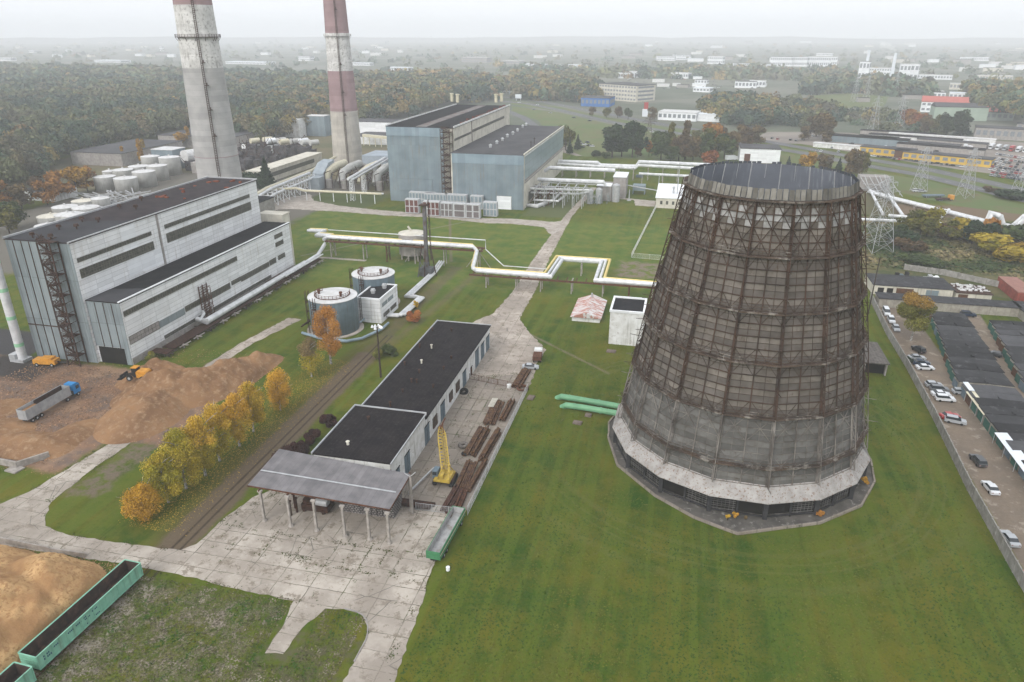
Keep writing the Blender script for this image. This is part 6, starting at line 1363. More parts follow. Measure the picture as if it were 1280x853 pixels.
# walled sheds across the lane head
def flat_building(name, label, cat, x0, y0, x1, y1, h, wm, rm, over=.3, ops=(), slope=0.):
    t = thing(name, label, cat, ((x0+x1)/2,(y0+y1)/2,0)); b = MB(); b.box(x0,y0,0,x1,y1,h); b.build('wall', wm, t)
    b = MB(); b.face([(x0-over,y0-over,h+.25),(x1+over,y0-over,h+.25),(x1+over,y1+over,h+.25+slope),(x0-over,y1+over,h+.25+slope)])
    b.face([(x0-over,y0-over,h),(x1+over,y0-over,h),(x1+over,y0-over,h+.25),(x0-over,y0-over,h+.25)]); b.face([(x1+over,y0-over,h),(x1+over,y1+over,h),(x1+over,y1+over,h+.25+slope),(x1+over,y0-over,h+.25)])
    b.face([(x0-over,y1+over,h),(x0-over,y0-over,h),(x0-over,y0-over,h+.25),(x0-over,y1+over,h+.25+slope)]); b.build('roof', rm, t)
    for (xa, xb, za, zb, kd, m) in ops: b = MB(); b.box(xa,y0-.08,za,xb,y0-.01,zb); b.build(kd, m, t)
    return t
flat_building('shed_row', 'low walled shed row across the head of the car lane behind the golden tree', 'shed', 68.6, 250.4, 111, 256.5, 3.0, GW, SH)
flat_building('shed_row', 'farther shed row with red doors and pale openings, behind the walled shed row', 'shed', 69.5, 264, 95, 277, 3.4, M['pale_wall'], SH, ops=((71,73,.2,2.6,'opening',M['dark']),(74,76,.2,2.6,'opening',M['dark']),(77,82.5,.1,2.8,'door',BRN),(86.5,90.5,.1,2.8,'door',M['blue_panel'])))
RU = flat_building('ruined_shed', 'half ruined shed with a rubble strewn roof right of the farther shed row', 'shed', 95.6, 262.5, 106.5, 272, 3.0, M['pale_wall'], M['rust_dark'], ops=((96.2,99.2,.1,2.6,'door',BRN),))
b = MB()
for i in range(60): x, y = random.uniform(96,106), random.uniform(264,271.5); b.box(x,y,3.25,x+random.uniform(.3,1.2),y+random.uniform(.2,.9),3.3+random.uniform(.1,.35))
b.build('roof_rubble', M['tank_roof'], RU)
flat_building('red_container', 'red metal container shed at the right edge beyond the low wall', 'container', 115.5, 266, 121.5, 284, 3.4, mat('faded_red_metal', (.3,.08,.06), (.2,.06,.05), .6, panel=(1,9,.08,.7)), mat('rust_pink_roof', (.3,.16,.13), (.24,.13,.11), .5), over=.05, ops=((118.6,120.8,.1,2.6,'opening',M['dark']),))
flat_building('shed_row', 'dark roofed sheds at the right edge above the second garage row', 'shed', 110.5, 244, 122, 257, 3.0, GW, SH)
SCR = thing('scrap_row', 'row of wrecked vans and white scrap heaped behind the farther shed row', 'scrap', (84,280,0))
for i in range(16):
    b = MB(); x = 80+i*.95+random.uniform(-.2,.2); y = 280+random.uniform(-1,1); b.box(x,y,.1,x+random.uniform(.8,1.6),y+random.uniform(1,2.5),random.uniform(1.2,4.4)); b.build('scrap_piece', random.choice((M['white_new'],M['rust_dark'],M['grey_door'],M['steel'],M['black'])), SCR)
# --- cars
CM = {}
def paint(nm, c):
    if nm not in CM: CM[nm] = mat(nm+'_car_paint', c, tuple(x*.9 for x in c), 2, rough=.3, spec=.5)
    return CM[nm]
PC = {'white':(.62,.64,.66),'silver':(.36,.38,.4),'grey':(.13,.14,.15),'dark grey':(.05,.055,.06),'black':(.018,.019,.022),'dark blue':(.015,.03,.06),'red':(.35,.03,.03),'blue':(.03,.1,.3)}
PROFS = {'hatch': ([(-2.0,.3),(-2.05,.8),(-1.9,1.0),(1.0,1.0),(2.0,.82),(2.1,.5),(2.05,.3)], [(-1.85,.99),(-1.55,1.45),(.25,1.45),(1.05,.99)]),
         'sedan': ([(-2.25,.3),(-2.3,.8),(-2.1,.98),(1.0,.97),(2.15,.8),(2.3,.5),(2.2,.3)], [(-1.65,.96),(-1.05,1.42),(.3,1.42),(1.1,.96)]),
         'suv': ([(-2.25,.4),(-2.3,1.0),(-2.2,1.15),(1.0,1.12),(2.15,1.0),(2.3,.6),(2.25,.4)], [(-2.15,1.13),(-1.95,1.72),(.4,1.72),(1.15,1.11)]),
         'van': ([(-2.5,.35),(-2.5,1.2),(-2.45,1.3),(1.5,1.25),(2.3,1.0),(2.45,.6),(2.4,.35)], [(-2.45,1.28),(-2.4,2.05),(.9,2.05),(1.7,1.22)])}
def car(label, x, y, rz, colr, kind='sedan', z=0.0, group='cars parked along the wall'):
    t = thing('parked_car', label, 'car', (x,y,z), rz=rz, local=True, group=group); lo, up = PROFS[kind]; W = .88
    b = MB(); b.extrude_x(lo,-W,W)
    k = len(up)
    for i in range(k-1):
        (y0,z0),(y1,z1) = up[i],up[i+1]; wa = W-.02 if z0 < 1.3 else W-.16; wb_ = W-.02 if z1 < 1.3 else W-.16
    hi = max(p[1] for p in up); yr = [p[0] for p in up if p[1] == hi]; b.box(-W+.17,yr[0],hi-.04,W-.17,yr[1],hi+.03)
    b.build('body', paint(colr, PC[colr]), t, world=False)
    b = MB(); n = len(b.v); V = []
    for s in (-1,1):
        for (yy,zz) in up: V.append((s*(W-.03 if zz < hi-.1 else W-.15),yy,zz-.01))
    b.v = V; b._f([0,1,2,3]); b._f([7,6,5,4]); b._f([0,4,5,1]); b._f([1,5,6,2]); b._f([2,6,7,3]); b.build('window_glass', M['glass'], t, world=False)
    b = MB()
    for s in (-1,1): b.box(s*(W-.1)-.05,.0+.1,.99,s*(W-.1)+.03,.17,hi-.03)
    for s in (-.62,.62):
        b = MB(); b.box(s-.17,lo[-2][0]-.06,.55,s+.17,lo[-2][0]+.03,.72); b.build('headlight', M['bright_white'], t, world=False)
        b = MB(); b.box(s-.15,lo[0][0]-.06,.65,s+.15,lo[0][0]+.0,.85); b.build('tail_light', M['red_band'], t, world=False)
    for s in (-1,1):
        for yy in (-1.35,1.35): b = MB(); b.tube([(s*(W-.2),yy,.32),(s*(W+.02),yy,.32)],.32,12); b.build('wheel', M['black'], t, world=False)
    return t
H_ = -pi/2
for x, y, rz, c_, kd, lab in ((69.5,243.6,3.1,'white','van','white van nearest the shed row at the head of the lane'),(69.4,236.5,3.1,'white','suv','white car behind the white van, left of the big golden tree'),(69.2,229.5,3.1,'silver','hatch','silver car third from the lane head, left of the tree trunk'),
    (71.4,213.0,.35,'black','suv','black car standing just below the big golden tree'),(69.4,207.0,H_+.15,'silver','sedan','silver grey car, top one of the three parked nose to the wall below the tree'),(69.6,203.7,H_+.15,'dark blue','sedan','dark blue car in the middle of the three parked below the tree'),(69.8,200.4,H_+.15,'white','sedan','white car, lowest of the three parked below the tree'),
    (69.0,189.4,H_+.1,'silver','hatch','silver car, top one of the group of four by the wall'),(69.6,186.8,H_+.05,'grey','suv','grey car, second of the group of four by the wall'),(69.2,184.0,H_+.1,'white','sedan','white saloon, third of the group of four by the wall'),(69.4,181.3,H_+.02,'white','suv','white car, lowest of the group of four by the wall'),
    (74.6,186.6,H_+.1,'silver','hatch','lone silver car parked in front of the small white awning'),(67.8,171.9,H_+.25,'red','sedan','red car half hidden behind the silver estate at the wall'),(68.3,169.6,H_-.25,'silver','suv','silver estate car in front of the red one'),(67.4,151.6,.12,'dark grey','suv','dark grey car parked alone by the wall above the white one'),
    (66.4,141.2,.1,'white','sedan','white car parked alone by the wall, below the dark grey one'),(63.9,124.3,.1,'silver','sedan','silver car tight against the wall near the right edge of the photo'),(62.6,113.2,.1,'red','hatch','dark red car at the wall, cut by the right edge of the photo'),
    (95.0,247.6,H_,'dark blue','suv','dark blue van in front of the walled shed row, in the second lane'),(97.0,216.4,.5,'silver','suv','silver grey car by the dark green shed front in the second lane'),(96.0,211.0,.4,'dark grey','sedan','dark grey car below the silver one in the second lane'),(91.6,214.6,1.2,'black','hatch','black wrecked car with parts beside the garages in the second lane'),(100,200.5,.3,'black','sedan','black car at the right edge in the second lane')):
    car(lab, x, y, rz, c_, kd)
car('silver car parked on the weeds by the yard fence', *at(663,461), H_+.15, 'silver', 'sedan', group='cars')
OT = thing('old_truck', 'old rusty white truck standing at the edge of the slab yard above the silver car', 'truck', (*at(672,450),0), rz=.1, local=True)
b = MB(); b.box(-1.2,-2.6,.9,1.2,1.2,2.0); b.build('load_bed', M['rust'], OT, world=False); b = MB(); b.box(-1.1,1.3,.7,1.1,3.0,2.6); b.build('cab', M['white_plaster'], OT, world=False); b = MB(); b.box(-1.0,3.0,1.6,1.0,3.05,2.4); b.box(-1.13,1.6,1.6,-1.1,2.6,2.4); b.build('window', M['glass'], OT, world=False); wheels(OT, [(s*1.0,y) for s in (-1,1) for y in (-1.6,2.2)], .5, .3)
# --- pylons
def pylon(label, u, v, h, w0, arms=True, rz=0., m='steel', x=None, y=None):
    if x is None: x, y = at(u, v)
    t = thing('power_pylon', label, 'pylon', (x,y,0), rz=rz, local=True, group='lattice power pylons')
    b = MB(); n = 7; zl = [h*(1-(1-i/n)**1.15) for i in range(n+1)]
    wd = lambda z: w0*(1-z/h*.86) if z < h*.55 else w0*(1-.55*.86)*(1-(z/h-.55)*1.5)
    for i in range(n):
        a, c2 = zl[i], zl[i+1]; wa, wb_ = wd(a), max(.4,wd(c2))
        if i == 0: wa = w0
        else: wa = max(.4, wd(a))
        P_ = [(sx*wa,sy*wa,a) for sx, sy in ((-1,-1),(1,-1),(1,1),(-1,1))]; Q_ = [(sx*wb_,sy*wb_,c2) for sx, sy in ((-1,-1),(1,-1),(1,1),(-1,1))]
        for j in range(4):
            k = (j+1)%4; b.beam(P_[j],Q_[j],.17); b.beam(P_[j],Q_[k],.085); b.beam(P_[k],Q_[j],.085); b.beam(Q_[j],Q_[k],.08)
    b.build('lattice_body', M[m], t, world=False)
    for z, l in ((h*.68,4.5),(h*.8,6.),(h*.92,4.2)):
        b = MB(); ww = max(.4,wd(z)); b.beam((-ww,0,z),(ww,0,z),.12); b.beam((-ww,0,z+1.2),(ww,0,z+1.2),.12)
        for s in (-1,1): b.beam((s*ww,0,z+1.2),(s*l,0,z),.14); b.beam((s*ww,-ww,z),(s*l,0,z),.13); b.beam((s*ww,ww,z),(s*l,0,z),.13); b.beam((s*l,0,z),(s*l,0,z-1.6),.16)
        b.build('cross_arm', M[m], t, world=False)
    return t
pylon('large lattice pylon right behind the cooling tower', 1094, 313, 31, 5.0, rz=.4)
pylon('pale lattice pylon in the right middle between highway and silver pipeline', 1205, 247, 27, 3.4, rz=.6); pylon('pylon left of the pale one, against the highway', 1148, 239, 25, 3.2, rz=.6)
pylon('lattice pylon at the right edge below the highway', 1272, 248, 27, 3.4, rz=.6)
pylon('slim dark pylon in front of the low white showroom', 811, 172, 17, 2.6, m='rust_dark')
for i, (u, v, lab) in enumerate(((1091,162,'pylon behind the car lot roofs, leftmost of the far ones'),(1123,160,'pylon left of the orange tree row'),(1067,128,'far pylon in the haze left of the two white stacks'),(1082,126,'far pylon just right of the leftmost hazy one'),(1118,120,'far pylon at the foot of the right white stack'))):
    pylon(lab, u, v, 30 if v > 150 else 32, 3.4, rz=.5)
b = MB(); b.tube([(*at(1083,402),0),(at(1083,402)[0]+.3,at(1083,402)[1]+.6,21)],.22,8,.15)
tag(b.build('leaning_pole', M['bark']), 'tall dark leaning pole beside the concrete wall right of the tower', 'pole')
# --- silver district heating pipeline on the right
PL = thing('district_pipeline', 'twin silver heating pipeline with a raised portal, crossing the ground right of the tower', 'pipeline', (130,400,0))
b = MB()
ptsA = [at(1085,243),at(1110,251),at(1150,261),at(1190,271),at(1228,281),at(1262,288),at(1300,298)]
for off in (0,2.6): b.tube([(x+off*.7,y+off*.75,1.5) for x, y in ptsA],.78,10)
b.build('pipe', M['pipe_white'], PL)
b = MB(); q = [at(1225,284),at(1225,283),at(1246,277),at(1252,283)]
for off in (0,3.0): 
    x0, y0 = at(1233,283); x1, y1 = at(1255,289); b.tube([(x0-2,y0+off-6,1.5),(x0,y0+off-4,6.8),(x1-3,y1+off,6.8),(x1,y1+off,1.5)],.9,10)
x0, y0 = at(1262,287); x1, y1 = at(1295,297)
for off in (0,3.0): b.tube([(x0,y0+off-4,1.5),(x0+4,y0+off-4,6.5),(x1,y1+off-2,6.5)],1.0,10)
b.tube([(*at(1074,277),1),(*at(1102,278),1),(*at(1140,280),1),(*at(1172,281),1),(*at(1180,286),1),(*at(1200,285),1),(*at(1258,296),1),(*at(1300,303),1)],.75,10)
b.tube([(*at(1086,247),4),(*at(1103,270),1)],.7,8); b.tube([(*at(1108,252),4),(*at(1128,272),1)],.8,8); b.tube([(*at(1110,272),1),(*at(1133,274),1)],.8,8); b.tube([(*at(1168,281),1),(*at(1184,271),3.5)],.8,8)
b.build('loop_pipe', M['pipe_white'], PL)
for (u, v) in ((1095,247),(1120,254),(1145,260),(1170,267),(1195,273),(1218,279),(1236,284),(1250,288),(1268,290),(1282,294)): x, y = at(u, v); b = MB(); b.beam((x-1.5,y-1.5,0),(x-1.5,y-1.5,.9),.5); b.beam((x+2,y+2,0),(x+2,y+2,.9),.5); b.beam((x-1.8,y-1.8,.7),(x+2.4,y+2.4,.7),.4); b.build('support', M['concrete_post'], PL)
ST_ = thing('pipe_station', 'grey concrete block with white pipe struts right behind the tower rim', 'pipe station', (*at(1093,240),0), local=True)
b = MB(); b.box(-8,2,0,8,12,8); b.build('wall', M['concrete_wall'], ST_, world=False)
b = MB()
for i in range(7): x = -9+i*2.6; b.tube([(x,1.5,9+random.uniform(-1,1)),(x+random.uniform(1,3),-6,4),(x+random.uniform(2,5),-16,1)],.2,6)
for i in range(10): b.beam((random.uniform(-9,9),1,random.uniform(0,9)),(random.uniform(-9,9),-8,random.uniform(0,6)),.3)
b.build('strut', M['steel'], ST_, world=False)
t = thing('flatbed_truck', 'orange cab flatbed truck on the bare ground behind the silver pipeline', 'truck', (*at(1180,251),0), rz=-1.2, local=True)
b = MB(); b.box(-1.2,-5,.8,1.2,2.5,1.4); b.build('flat_bed', M['rust_dark'], t, world=False); b = MB(); b.box(-1.2,2.7,.6,1.2,5,3.0); b.build('cab', M['orange_paint'], t, world=False); b = MB(); b.box(-1.1,5.0,1.7,1.1,5.05,2.7); b.build('window', M['glass'], t, world=False); wheels(t,[(s*1.05,y) for s in (-1,1) for y in (-3.5,-2.2,3.6)],.5,.35)
t = thing('low_trailer', 'dark low trailer left of the orange cab truck', 'trailer', (*at(1166,247),0), rz=-1.3, local=True); b = MB(); b.box(-1.3,-6,.9,1.3,6,1.6); b.build('flat_bed', M['grey_door'], t, world=False); wheels(t,[(s*1.05,y) for s in (-1,1) for y in (-4.5,-3.2,4)],.5,.35)
for i, (u, v) in enumerate(((1145,240),(1152,240.5))): car(['white car','silver car'][i]+' parked on the bare ground below the highway pylon', *at(u,v), -1.4, ['white','silver'][i], 'suv', group='cars below the highway')
# ================================================================== PIPE YARD RIGHT OF THE PLANT HALL
PY = thing('pipe_rack', 'tangle of silver pipes and steel stands against the side of the blue plant hall', 'pipe rack', (-65,400,0))
def T(name, pts, r, m='pipe_white', par=None, n=8): b = MB(); b.tube(pts, r, n); return b.build(name, M[m], par or PY)
T('pipe',[(-76,392,11),(-40,392,11),(-39,392,9)],1.0); T('pipe',[(-76,412,12),(-73,412,14),(-36,412,14)],1.1); T('pipe',[(-77,376,9),(-46,378,9)],.6); T('pipe',[(-77,378,6.5),(-52,380,6.5),(-46,388,6.5)],.45)
T('pipe',[(-77.5,372,1),(-72,370,1.2),(-66,384,1.6),(-62,392,6)],.8); T('pipe',[(-75,376,3),(-62,376,3),(-58,390,5)],.5); T('pipe',[(-77,385,8.5),(-66,385,8.5),(-66,385,2)],.5,'steel')
b = MB()
for x in np.arange(-74,-44,5.0):
    for y in (374,380,390,396): b.beam((x,y,0),(x,y,10),.35)
    b.beam((x,374,9.6),(x,396,9.6),.4); b.beam((x,374,5),(x,396,5),.35)
for y in (374,380,390,396): b.beam((-74,y,9.8),(-44,y,9.8),.35)
b.build('steel_stand', M['steel'], PY)
b = MB()
for i in range(60): x, y = random.uniform(-76,-62), random.uniform(374,396); b.beam((x,y,random.uniform(.5,9)),(x+random.uniform(-4,4),y+random.uniform(-5,5),random.uniform(.5,9)),.28)
b.build('small_pipework', M['rust'], PY)
PG = thing('pipe_bridge', 'far silver pipe bridge running from the blue plant hall behind the cooling tower', 'pipe bridge', (-20,440,0))
T('pipe',[(-77,466,9),(-60,466,9),(-52,466,9),(-50,466,7.5),(-28,466,7.5),(-26,466,10.5),(-22,466,10.5),(30,463,10.5),(90,455,10)],1.15,par=PG); T('pipe',[(-77,462,8),(-28,462,7),(-26,462,9),(90,451,9)],.9,par=PG)
T('pipe',[(-24,436,8.5),(20,434,8.5),(80,430,8)],.75,par=PG); T('pipe',[(-30,408,7),(0,408,3)],.3,'steel',PG)
b = MB()
for x in np.arange(-74,88,9.0): b = MB(); b.beam((x,462,0),(x,462,7.5),.5); b.beam((x,466,0),(x,466,7.5),.5); b.beam((x,460,7.2),(x,468,7.2),.5); b.build('stand', M['concrete_post'], PG)
for x in np.arange(-22,78,12.0): b = MB(); b.beam((x,435,0),(x,435,7.6),.4); b.build('stand', M['concrete_post'], PG)
VL = thing('valve_house', 'group of grey tanks and a pale valve house at the end of the slab road', 'valve house', (-38,405,0))
b = MB(); b.box(-44,396,0,-36,410,8); b.box(-36,405,0,-29,420,11.5); b.build('wall', M['concrete_wall'], VL)
b = MB(); b.box(-36.3,404.6,11.5,-28.7,420.4,11.9); b.box(-44.3,395.6,8,-36.2,404.6,8.3); b.build('roof', M['white_new'], VL)
for x, y, r, h in ((-46.5,388,1.7,7),(-42,390,1.8,7.5),(-33.5,396,2.1,9)): b = MB(); b.cyl(x,y,0,h,r,n=16); b.cyl(x,y,h,h+.8,r,.5,16); b.build('vessel', M['steel'], VL)
b = MB(); b.box(-26,418,2,-19,424,5); b.box(-26,418,0,-25.5,424,2); b.box(-19.5,418,0,-19,424,2); b.build('transformer', M['blue_panel'], VL)
b = MB()
for i in range(30): x, y = random.uniform(-48,-36), random.uniform(385,394); b.beam((x,y,0),(x+random.uniform(-2,2),y+random.uniform(-2,2),random.uniform(2,7)),.22)
b.build('small_pipework', M['blue_panel2'], VL)
for i, (x, y, h) in enumerate(((-1,397,22),(-26.5,400,6),(-12,430,9))):
    b = MB(); b.tube([(x,y,0),(x,y,h)],.3,8,.2); b.cyl(x,y,0,.4,1.2 if i else .6,n=10); tag(b.build('steel_mast', M['steel']), ['tall pale steel mast behind the gate house','short pale mast with a round footing on the small lawn by the valve house','thin pale mast behind the valve house lawn'][i], 'mast')
b = MB(); x, y = at(799,222); b.box(x-2,y-1,.1,x+2.5,y+1,1.6); tag(b.build('garden_bin', M['grey_door']), 'dark bins on the paved spot left of the gate house', 'bins')
# ================================================================== DUCTS AND SHEDS ROUND THE FAR CHIMNEY
DU = thing('flue_duct', 'grey flue ducts and fans between the banded chimney and the blue plant hall', 'flue ducts', (-190,420,0))
b = MB(); b.extrude_x([(396,2),(404,2),(412,8),(412,14),(404,13),(396,8)],-213,-206); b.box(-212,388,0,-205,396,7); b.build('duct_box', mat('grey_white_duct', (.36,.4,.43), (.28,.32,.35), .3), DU)
for i, x in enumerate((-206,-196,-184,-174)):
    b = MB(); b.tube([(x,398,3),(x,402,8),(x+1,410,10),(x+1,424,10)],2.3,12); b.build('duct', M['tank_white'] if i % 2 else M['pipe_cream'], DU)
    b = MB(); b.cyl(x+3.5,396,0,5,2.2,n=12); b.build('fan_casing', M['concrete_wall'], DU)
b = MB(); b.box(-200,424,0,-158,440,9); b.build('fan_house', M['concrete_wall'], DU); b = MB(); b.box(-196,430,9,-162,452,14); b.box(-200,440,0,-156,456,11); b.build('filter_casing', mat('pale_blue_filter', (.38,.43,.48), (.3,.34,.38), .2), DU)
b = MB()
for x in np.arange(-204,-156,4.5): b.beam((x,394,0),(x,394,9),.35); b.beam((x,394,9),(x,410,9),.3)
for i in range(70): x, y = random.uniform(-205,-158), random.uniform(394,424); b.beam((x,y,random.uniform(0,8)),(x+random.uniform(-5,5),y+random.uniform(-5,5),random.uniform(2,11)),.32)
b.build('steelwork', M['rust_dark'], DU)
b = MB(); b.tube([(-175,364,12),(-178,400,12.5),(-181,436,13)],.8,8); b.tube([(-173,364,11.5),(-176,400,12),(-179,436,12.5)],.5,8); b.build('inclined_pipe', M['pipe_white'], DU)
for x, y in ((-174,366),(-176,386),(-178,408)):
    b = MB()
    for sx in (-1,1):
        for sy in (-1,1): b.beam((x+sx,y+sy,0),(x+sx*.8,y+sy*.8,12.5),.22)
    for z in range(0,12,2): b.beam((x-1,y-1,z),(x+1,y-1,z+2),.14); b.beam((x+1,y-1,z),(x-1,y-1,z+2),.14)
    b.build('trestle', M['white_new'], DU)
LP = thing('pipe_bridge', 'white pipe bridge on steel trestles running past the boiler hall towards the banded chimney', 'pipe bridge', (-225,340,0))
pa, pb_ = at(316,254), at(425,180); pa = (-198,262); pb_ = (-262,440)
T('pipe',[(-196,292,9),(-207,318,9),(-213,345,9),(-215,400,9),(-224,450,9)],.9,'pipe_cream',LP); T('pipe',[(-193.5,292,9),(-204.5,318,9),(-210.5,345,9),(-212.5,392,9)],.7,par=LP); T('pipe',[(-190.5,292,6.5),(-202,318,6.5),(-208,345,6.5),(-210,392,6.5)],.7,par=LP)
T('pipe',[(-214,352,7),(-203,358,7),(-200,360,5.5),(-155,361,5.5)],.6,'pipe_cream',LP); T('pipe',[(-214,355,6.4),(-203,361,6.4),(-200,363,5),(-155,364,5)],.5,par=LP)
b = MB()
for i in range(17):
    f = i/16; y = 294+104*f; x = np.interp(y,(292,318,345,400),(-196,-207,-213,-215))-.3
    for s in (0,5.5): b.beam((x+s,y,0),(x+s,y,9),.3)
    b.beam((x,y,8),(x+6,y,8),.3); b.beam((x,y,0),(x+5.5,y,6),.15); b.beam((x+5.5,y,0),(x,y,6),.15)
for i in range(6): x, y = -199+8*i, 361; b.beam((x,y,0),(x,y,5.2),.3)
b.build('trestle', M['white_new'], LP)
AN = thing('boiler_annex', 'long low cream annex with a dark window band between the two chimneys', 'factory building', (-255,440,0), rz=0)
flat_building('yard_building', 'long low cream building with a dark window band between the two chimneys', 'factory building', -257, 396, -246, 474, 7.5, M['pale_wall'], M['pale_wall'])
bpy.data.objects.remove(AN)
b = MB(); b.box(-245.99,402,2.8,-245.9,462,5.4); o = b.build('window_band', M['window']); o.parent = [c for c in bpy.data.objects if c.name.startswith('yard_building')][0]; o.matrix_parent_inverse.identity()
o.location = -Vector(o.parent.location)
FU = thing('burnt_structure', 'dark sooty oil handling structure with platforms and grey vessels left of the banded chimney', 'industrial structure', (-295,460,0))
b = MB()
for i in range(130): x, y = random.uniform(-325,-275), random.uniform(425,520); b.box(x,y,random.uniform(0,3),x+random.uniform(1,7),y+random.uniform(1,6),random.uniform(3.2,8.5))
b.build('sooty_mass', mat('sooty_steel', (.075,.07,.075), (.045,.042,.045), .3, dirt=((.16,.13,.12),.55,.7,.4)), FU)
b = MB()
for i in range(110): x, y = random.uniform(-326,-272), random.uniform(422,520); b.beam((x,y,random.uniform(0,14)),(x+random.uniform(-8,8),y+random.uniform(-8,8),random.uniform(3,13)),.3)
b.build('pipework', M['rust_dark'], FU)
for i in range(9): x, y = -318+6*i, 505+random.uniform(-4,6); b = MB(); b.tube([(x,y,9.5),(x+3.5,y+6,9.5)],2.0,10); b.build('vessel', random.choice((M['pipe_cream'],M['white_new'],M['tank_white'])), FU)
b = MB(); b.tube([(-322,428,9),(-316,448,9)],4.2,14); b.build('vessel', M['tank_roof'], FU)
b = MB(); b.box(-312,420,0,-296,436,7); b.build('wall', M['concrete_wall'], FU)
for i, (u0, v0, w_, d_, h, m, rm, lab) in enumerate(((357,172,14,12,15,'white_plaster','tank_roof','grey white block house in the yard left of the banded chimney'),(384,170,18,12,17,'blue_panel','tank_roof','blue grey block house beside the grey white one, left of the banded chimney'),(405,160,12,8,6,'white_new','roof_grey','small white hut behind the banded chimney'),(440,168,44,26,11,'white_new','roof_grey','white hall right of the banded chimney'),(440,180,40,30,6,'white_plaster','roof_grey','lower white hall in front of the white hall right of the banded chimney'),(303,190,26,14,6,'white_new','roof_dark','low white building with a dark slot left of the sooty structure'))):
    x, y = at(u0, v0); flat_building('yard_building', lab, 'building', x, y, x+w_, y+d_, h, M[m], M[rm], .2)
for i, (pl, lab) in enumerate((([(290,182),(330,173),(376,160)],'pale covered conveyor gallery running along the forest edge'),([(398,166),(430,168)],'short pale gallery behind the banded chimney'))):
    b = MB(); pp = [at(*p) for p in pl]
    for p, q in zip(pp, pp[1:]): b.beam((*p,6),(*q,6),3.5,3.2)
    for p, q in zip(pp, pp[1:]):
        for j in range(8): a = Vector(p).lerp(Vector(q), j/8); b.beam((*a,0),(*a,5),.6)
    tag(b.build('conveyor_gallery', M['white_plaster']), lab, 'conveyor')
b = MB(); p, q = at(455,182), at(492,186); b.beam((*p,8),(*q,8),2.5,2.0)
for j in range(6): a = Vector(p).lerp(Vector(q), j/5); b.beam((*a,0),(*a,7),.5)
tag(b.build('conveyor_gallery', M['pipe_cream']), 'cream pipe gallery between the banded chimney and the blue plant hall', 'conveyor')
flat_building('storage_shed', 'long grey roofed concrete storage shed behind the white tanks', 'warehouse', -415, 432, -374, 498, 8.5, M['concrete_wall'], M['roof_grey'], .4)
flat_building('storage_shed', 'long dark grey roofed shed at the forest edge behind the nearer chimney', 'warehouse', -412, 520, -345, 640, 9, M['concrete_wall'], M['roof_grey'], .4)
flat_building('storage_shed', 'small grey shed peeping out left of the orange trees', 'shed', *at(28,250), at(28,250)[0]+22, at(28,250)[1]+16, 5, M['white_plaster'], M['roof_grey'])
flat_building('storage_shed', 'blue grey silo house left of the nearer chimney', 'building', *at(193,212), at(193,212)[0]+16, at(193,212)[1]+14, 13, M['blue_panel'], M['tank_roof'])
# white tanks behind the boiler hall
TK_ = [(134,238,7.4,9.5),(160,240,7.8,9.5),(183,233,8.0,10.5),(139,226,5,7),(156,226,7.5,8),(176,222,7.6,8.5),(199,225,7.6,10.5),(191,215,7.2,12),(215,218,8,13),
       (84,272,7.2,6.5),(110,273,7.6,6.5),(88,283,7.2,7),(96,286,6.6,8),(67,283,7.5,6),(63,293,7,5),(106,263,6.6,6),(128,262,5.5,7),(60,302,6,4)]
TL = ['leftmost white tank of the upper cluster, nearest the orange trees','wide white tank second from the left of the upper cluster','big white tank in the middle of the upper cluster','small hidden tank behind the leftmost of the upper cluster','white tank behind the second one of the upper cluster','low white tank at the back of the upper cluster','white tank right of the middle of the upper cluster','tall white tank at the back right of the upper cluster','largest white tank beside the nearer chimney',
      'white tank at the back left of the lower cluster','widest white tank of the lower cluster, farther right','white tank behind the hall roof edge in the lower cluster','front white tank in the lower cluster against the hall roof','dirty beige tank left in the lower cluster','cut off tank at the left end of the lower cluster','beige roofed tank at the back of the lower cluster','small cream tank right of the lower cluster','lowest tank, leftmost by the hall corner']
for i, (u, v, r, h) in enumerate(TK_):
    r *= .8; h *= .85; x, y = at(u, v); t = thing('oil_tank', TL[i], 'tank', (x,y,0), local=True, group='white tanks behind the boiler hall')
    b = MB(); b.cyl(0,0,0,h,r,n=28,top=False); b.build('shell', M['tank_white'], t, world=False, smooth=True)
    b = MB(); b.cyl(0,0,h,h+.8,r+.1,.6,28); b.cyl(0,0,h+.7,h+1.5,.5,n=8); b.build('roof', M['tank_roof'] if i not in (13,15) else M['pale_wall'], t, world=False)
b = MB()
for i in range(80): x, y = at(random.uniform(110,170), random.uniform(245,268)); b.beam((x,y,1),(x+random.uniform(-14,14),y+random.uniform(-8,8),1.2+random.uniform(0,3)),.45)
tag(b.build('tank_pipework', M['steel']), 'maze of grey pipes between the two clusters of white tanks', 'pipework')
flat_building('side_annex', 'long dark roofed annex behind the boiler hall roof, below the white tanks', 'annex', -196, 225, -182, 300, 15, M['concrete_wall'], M['roof_dark'])
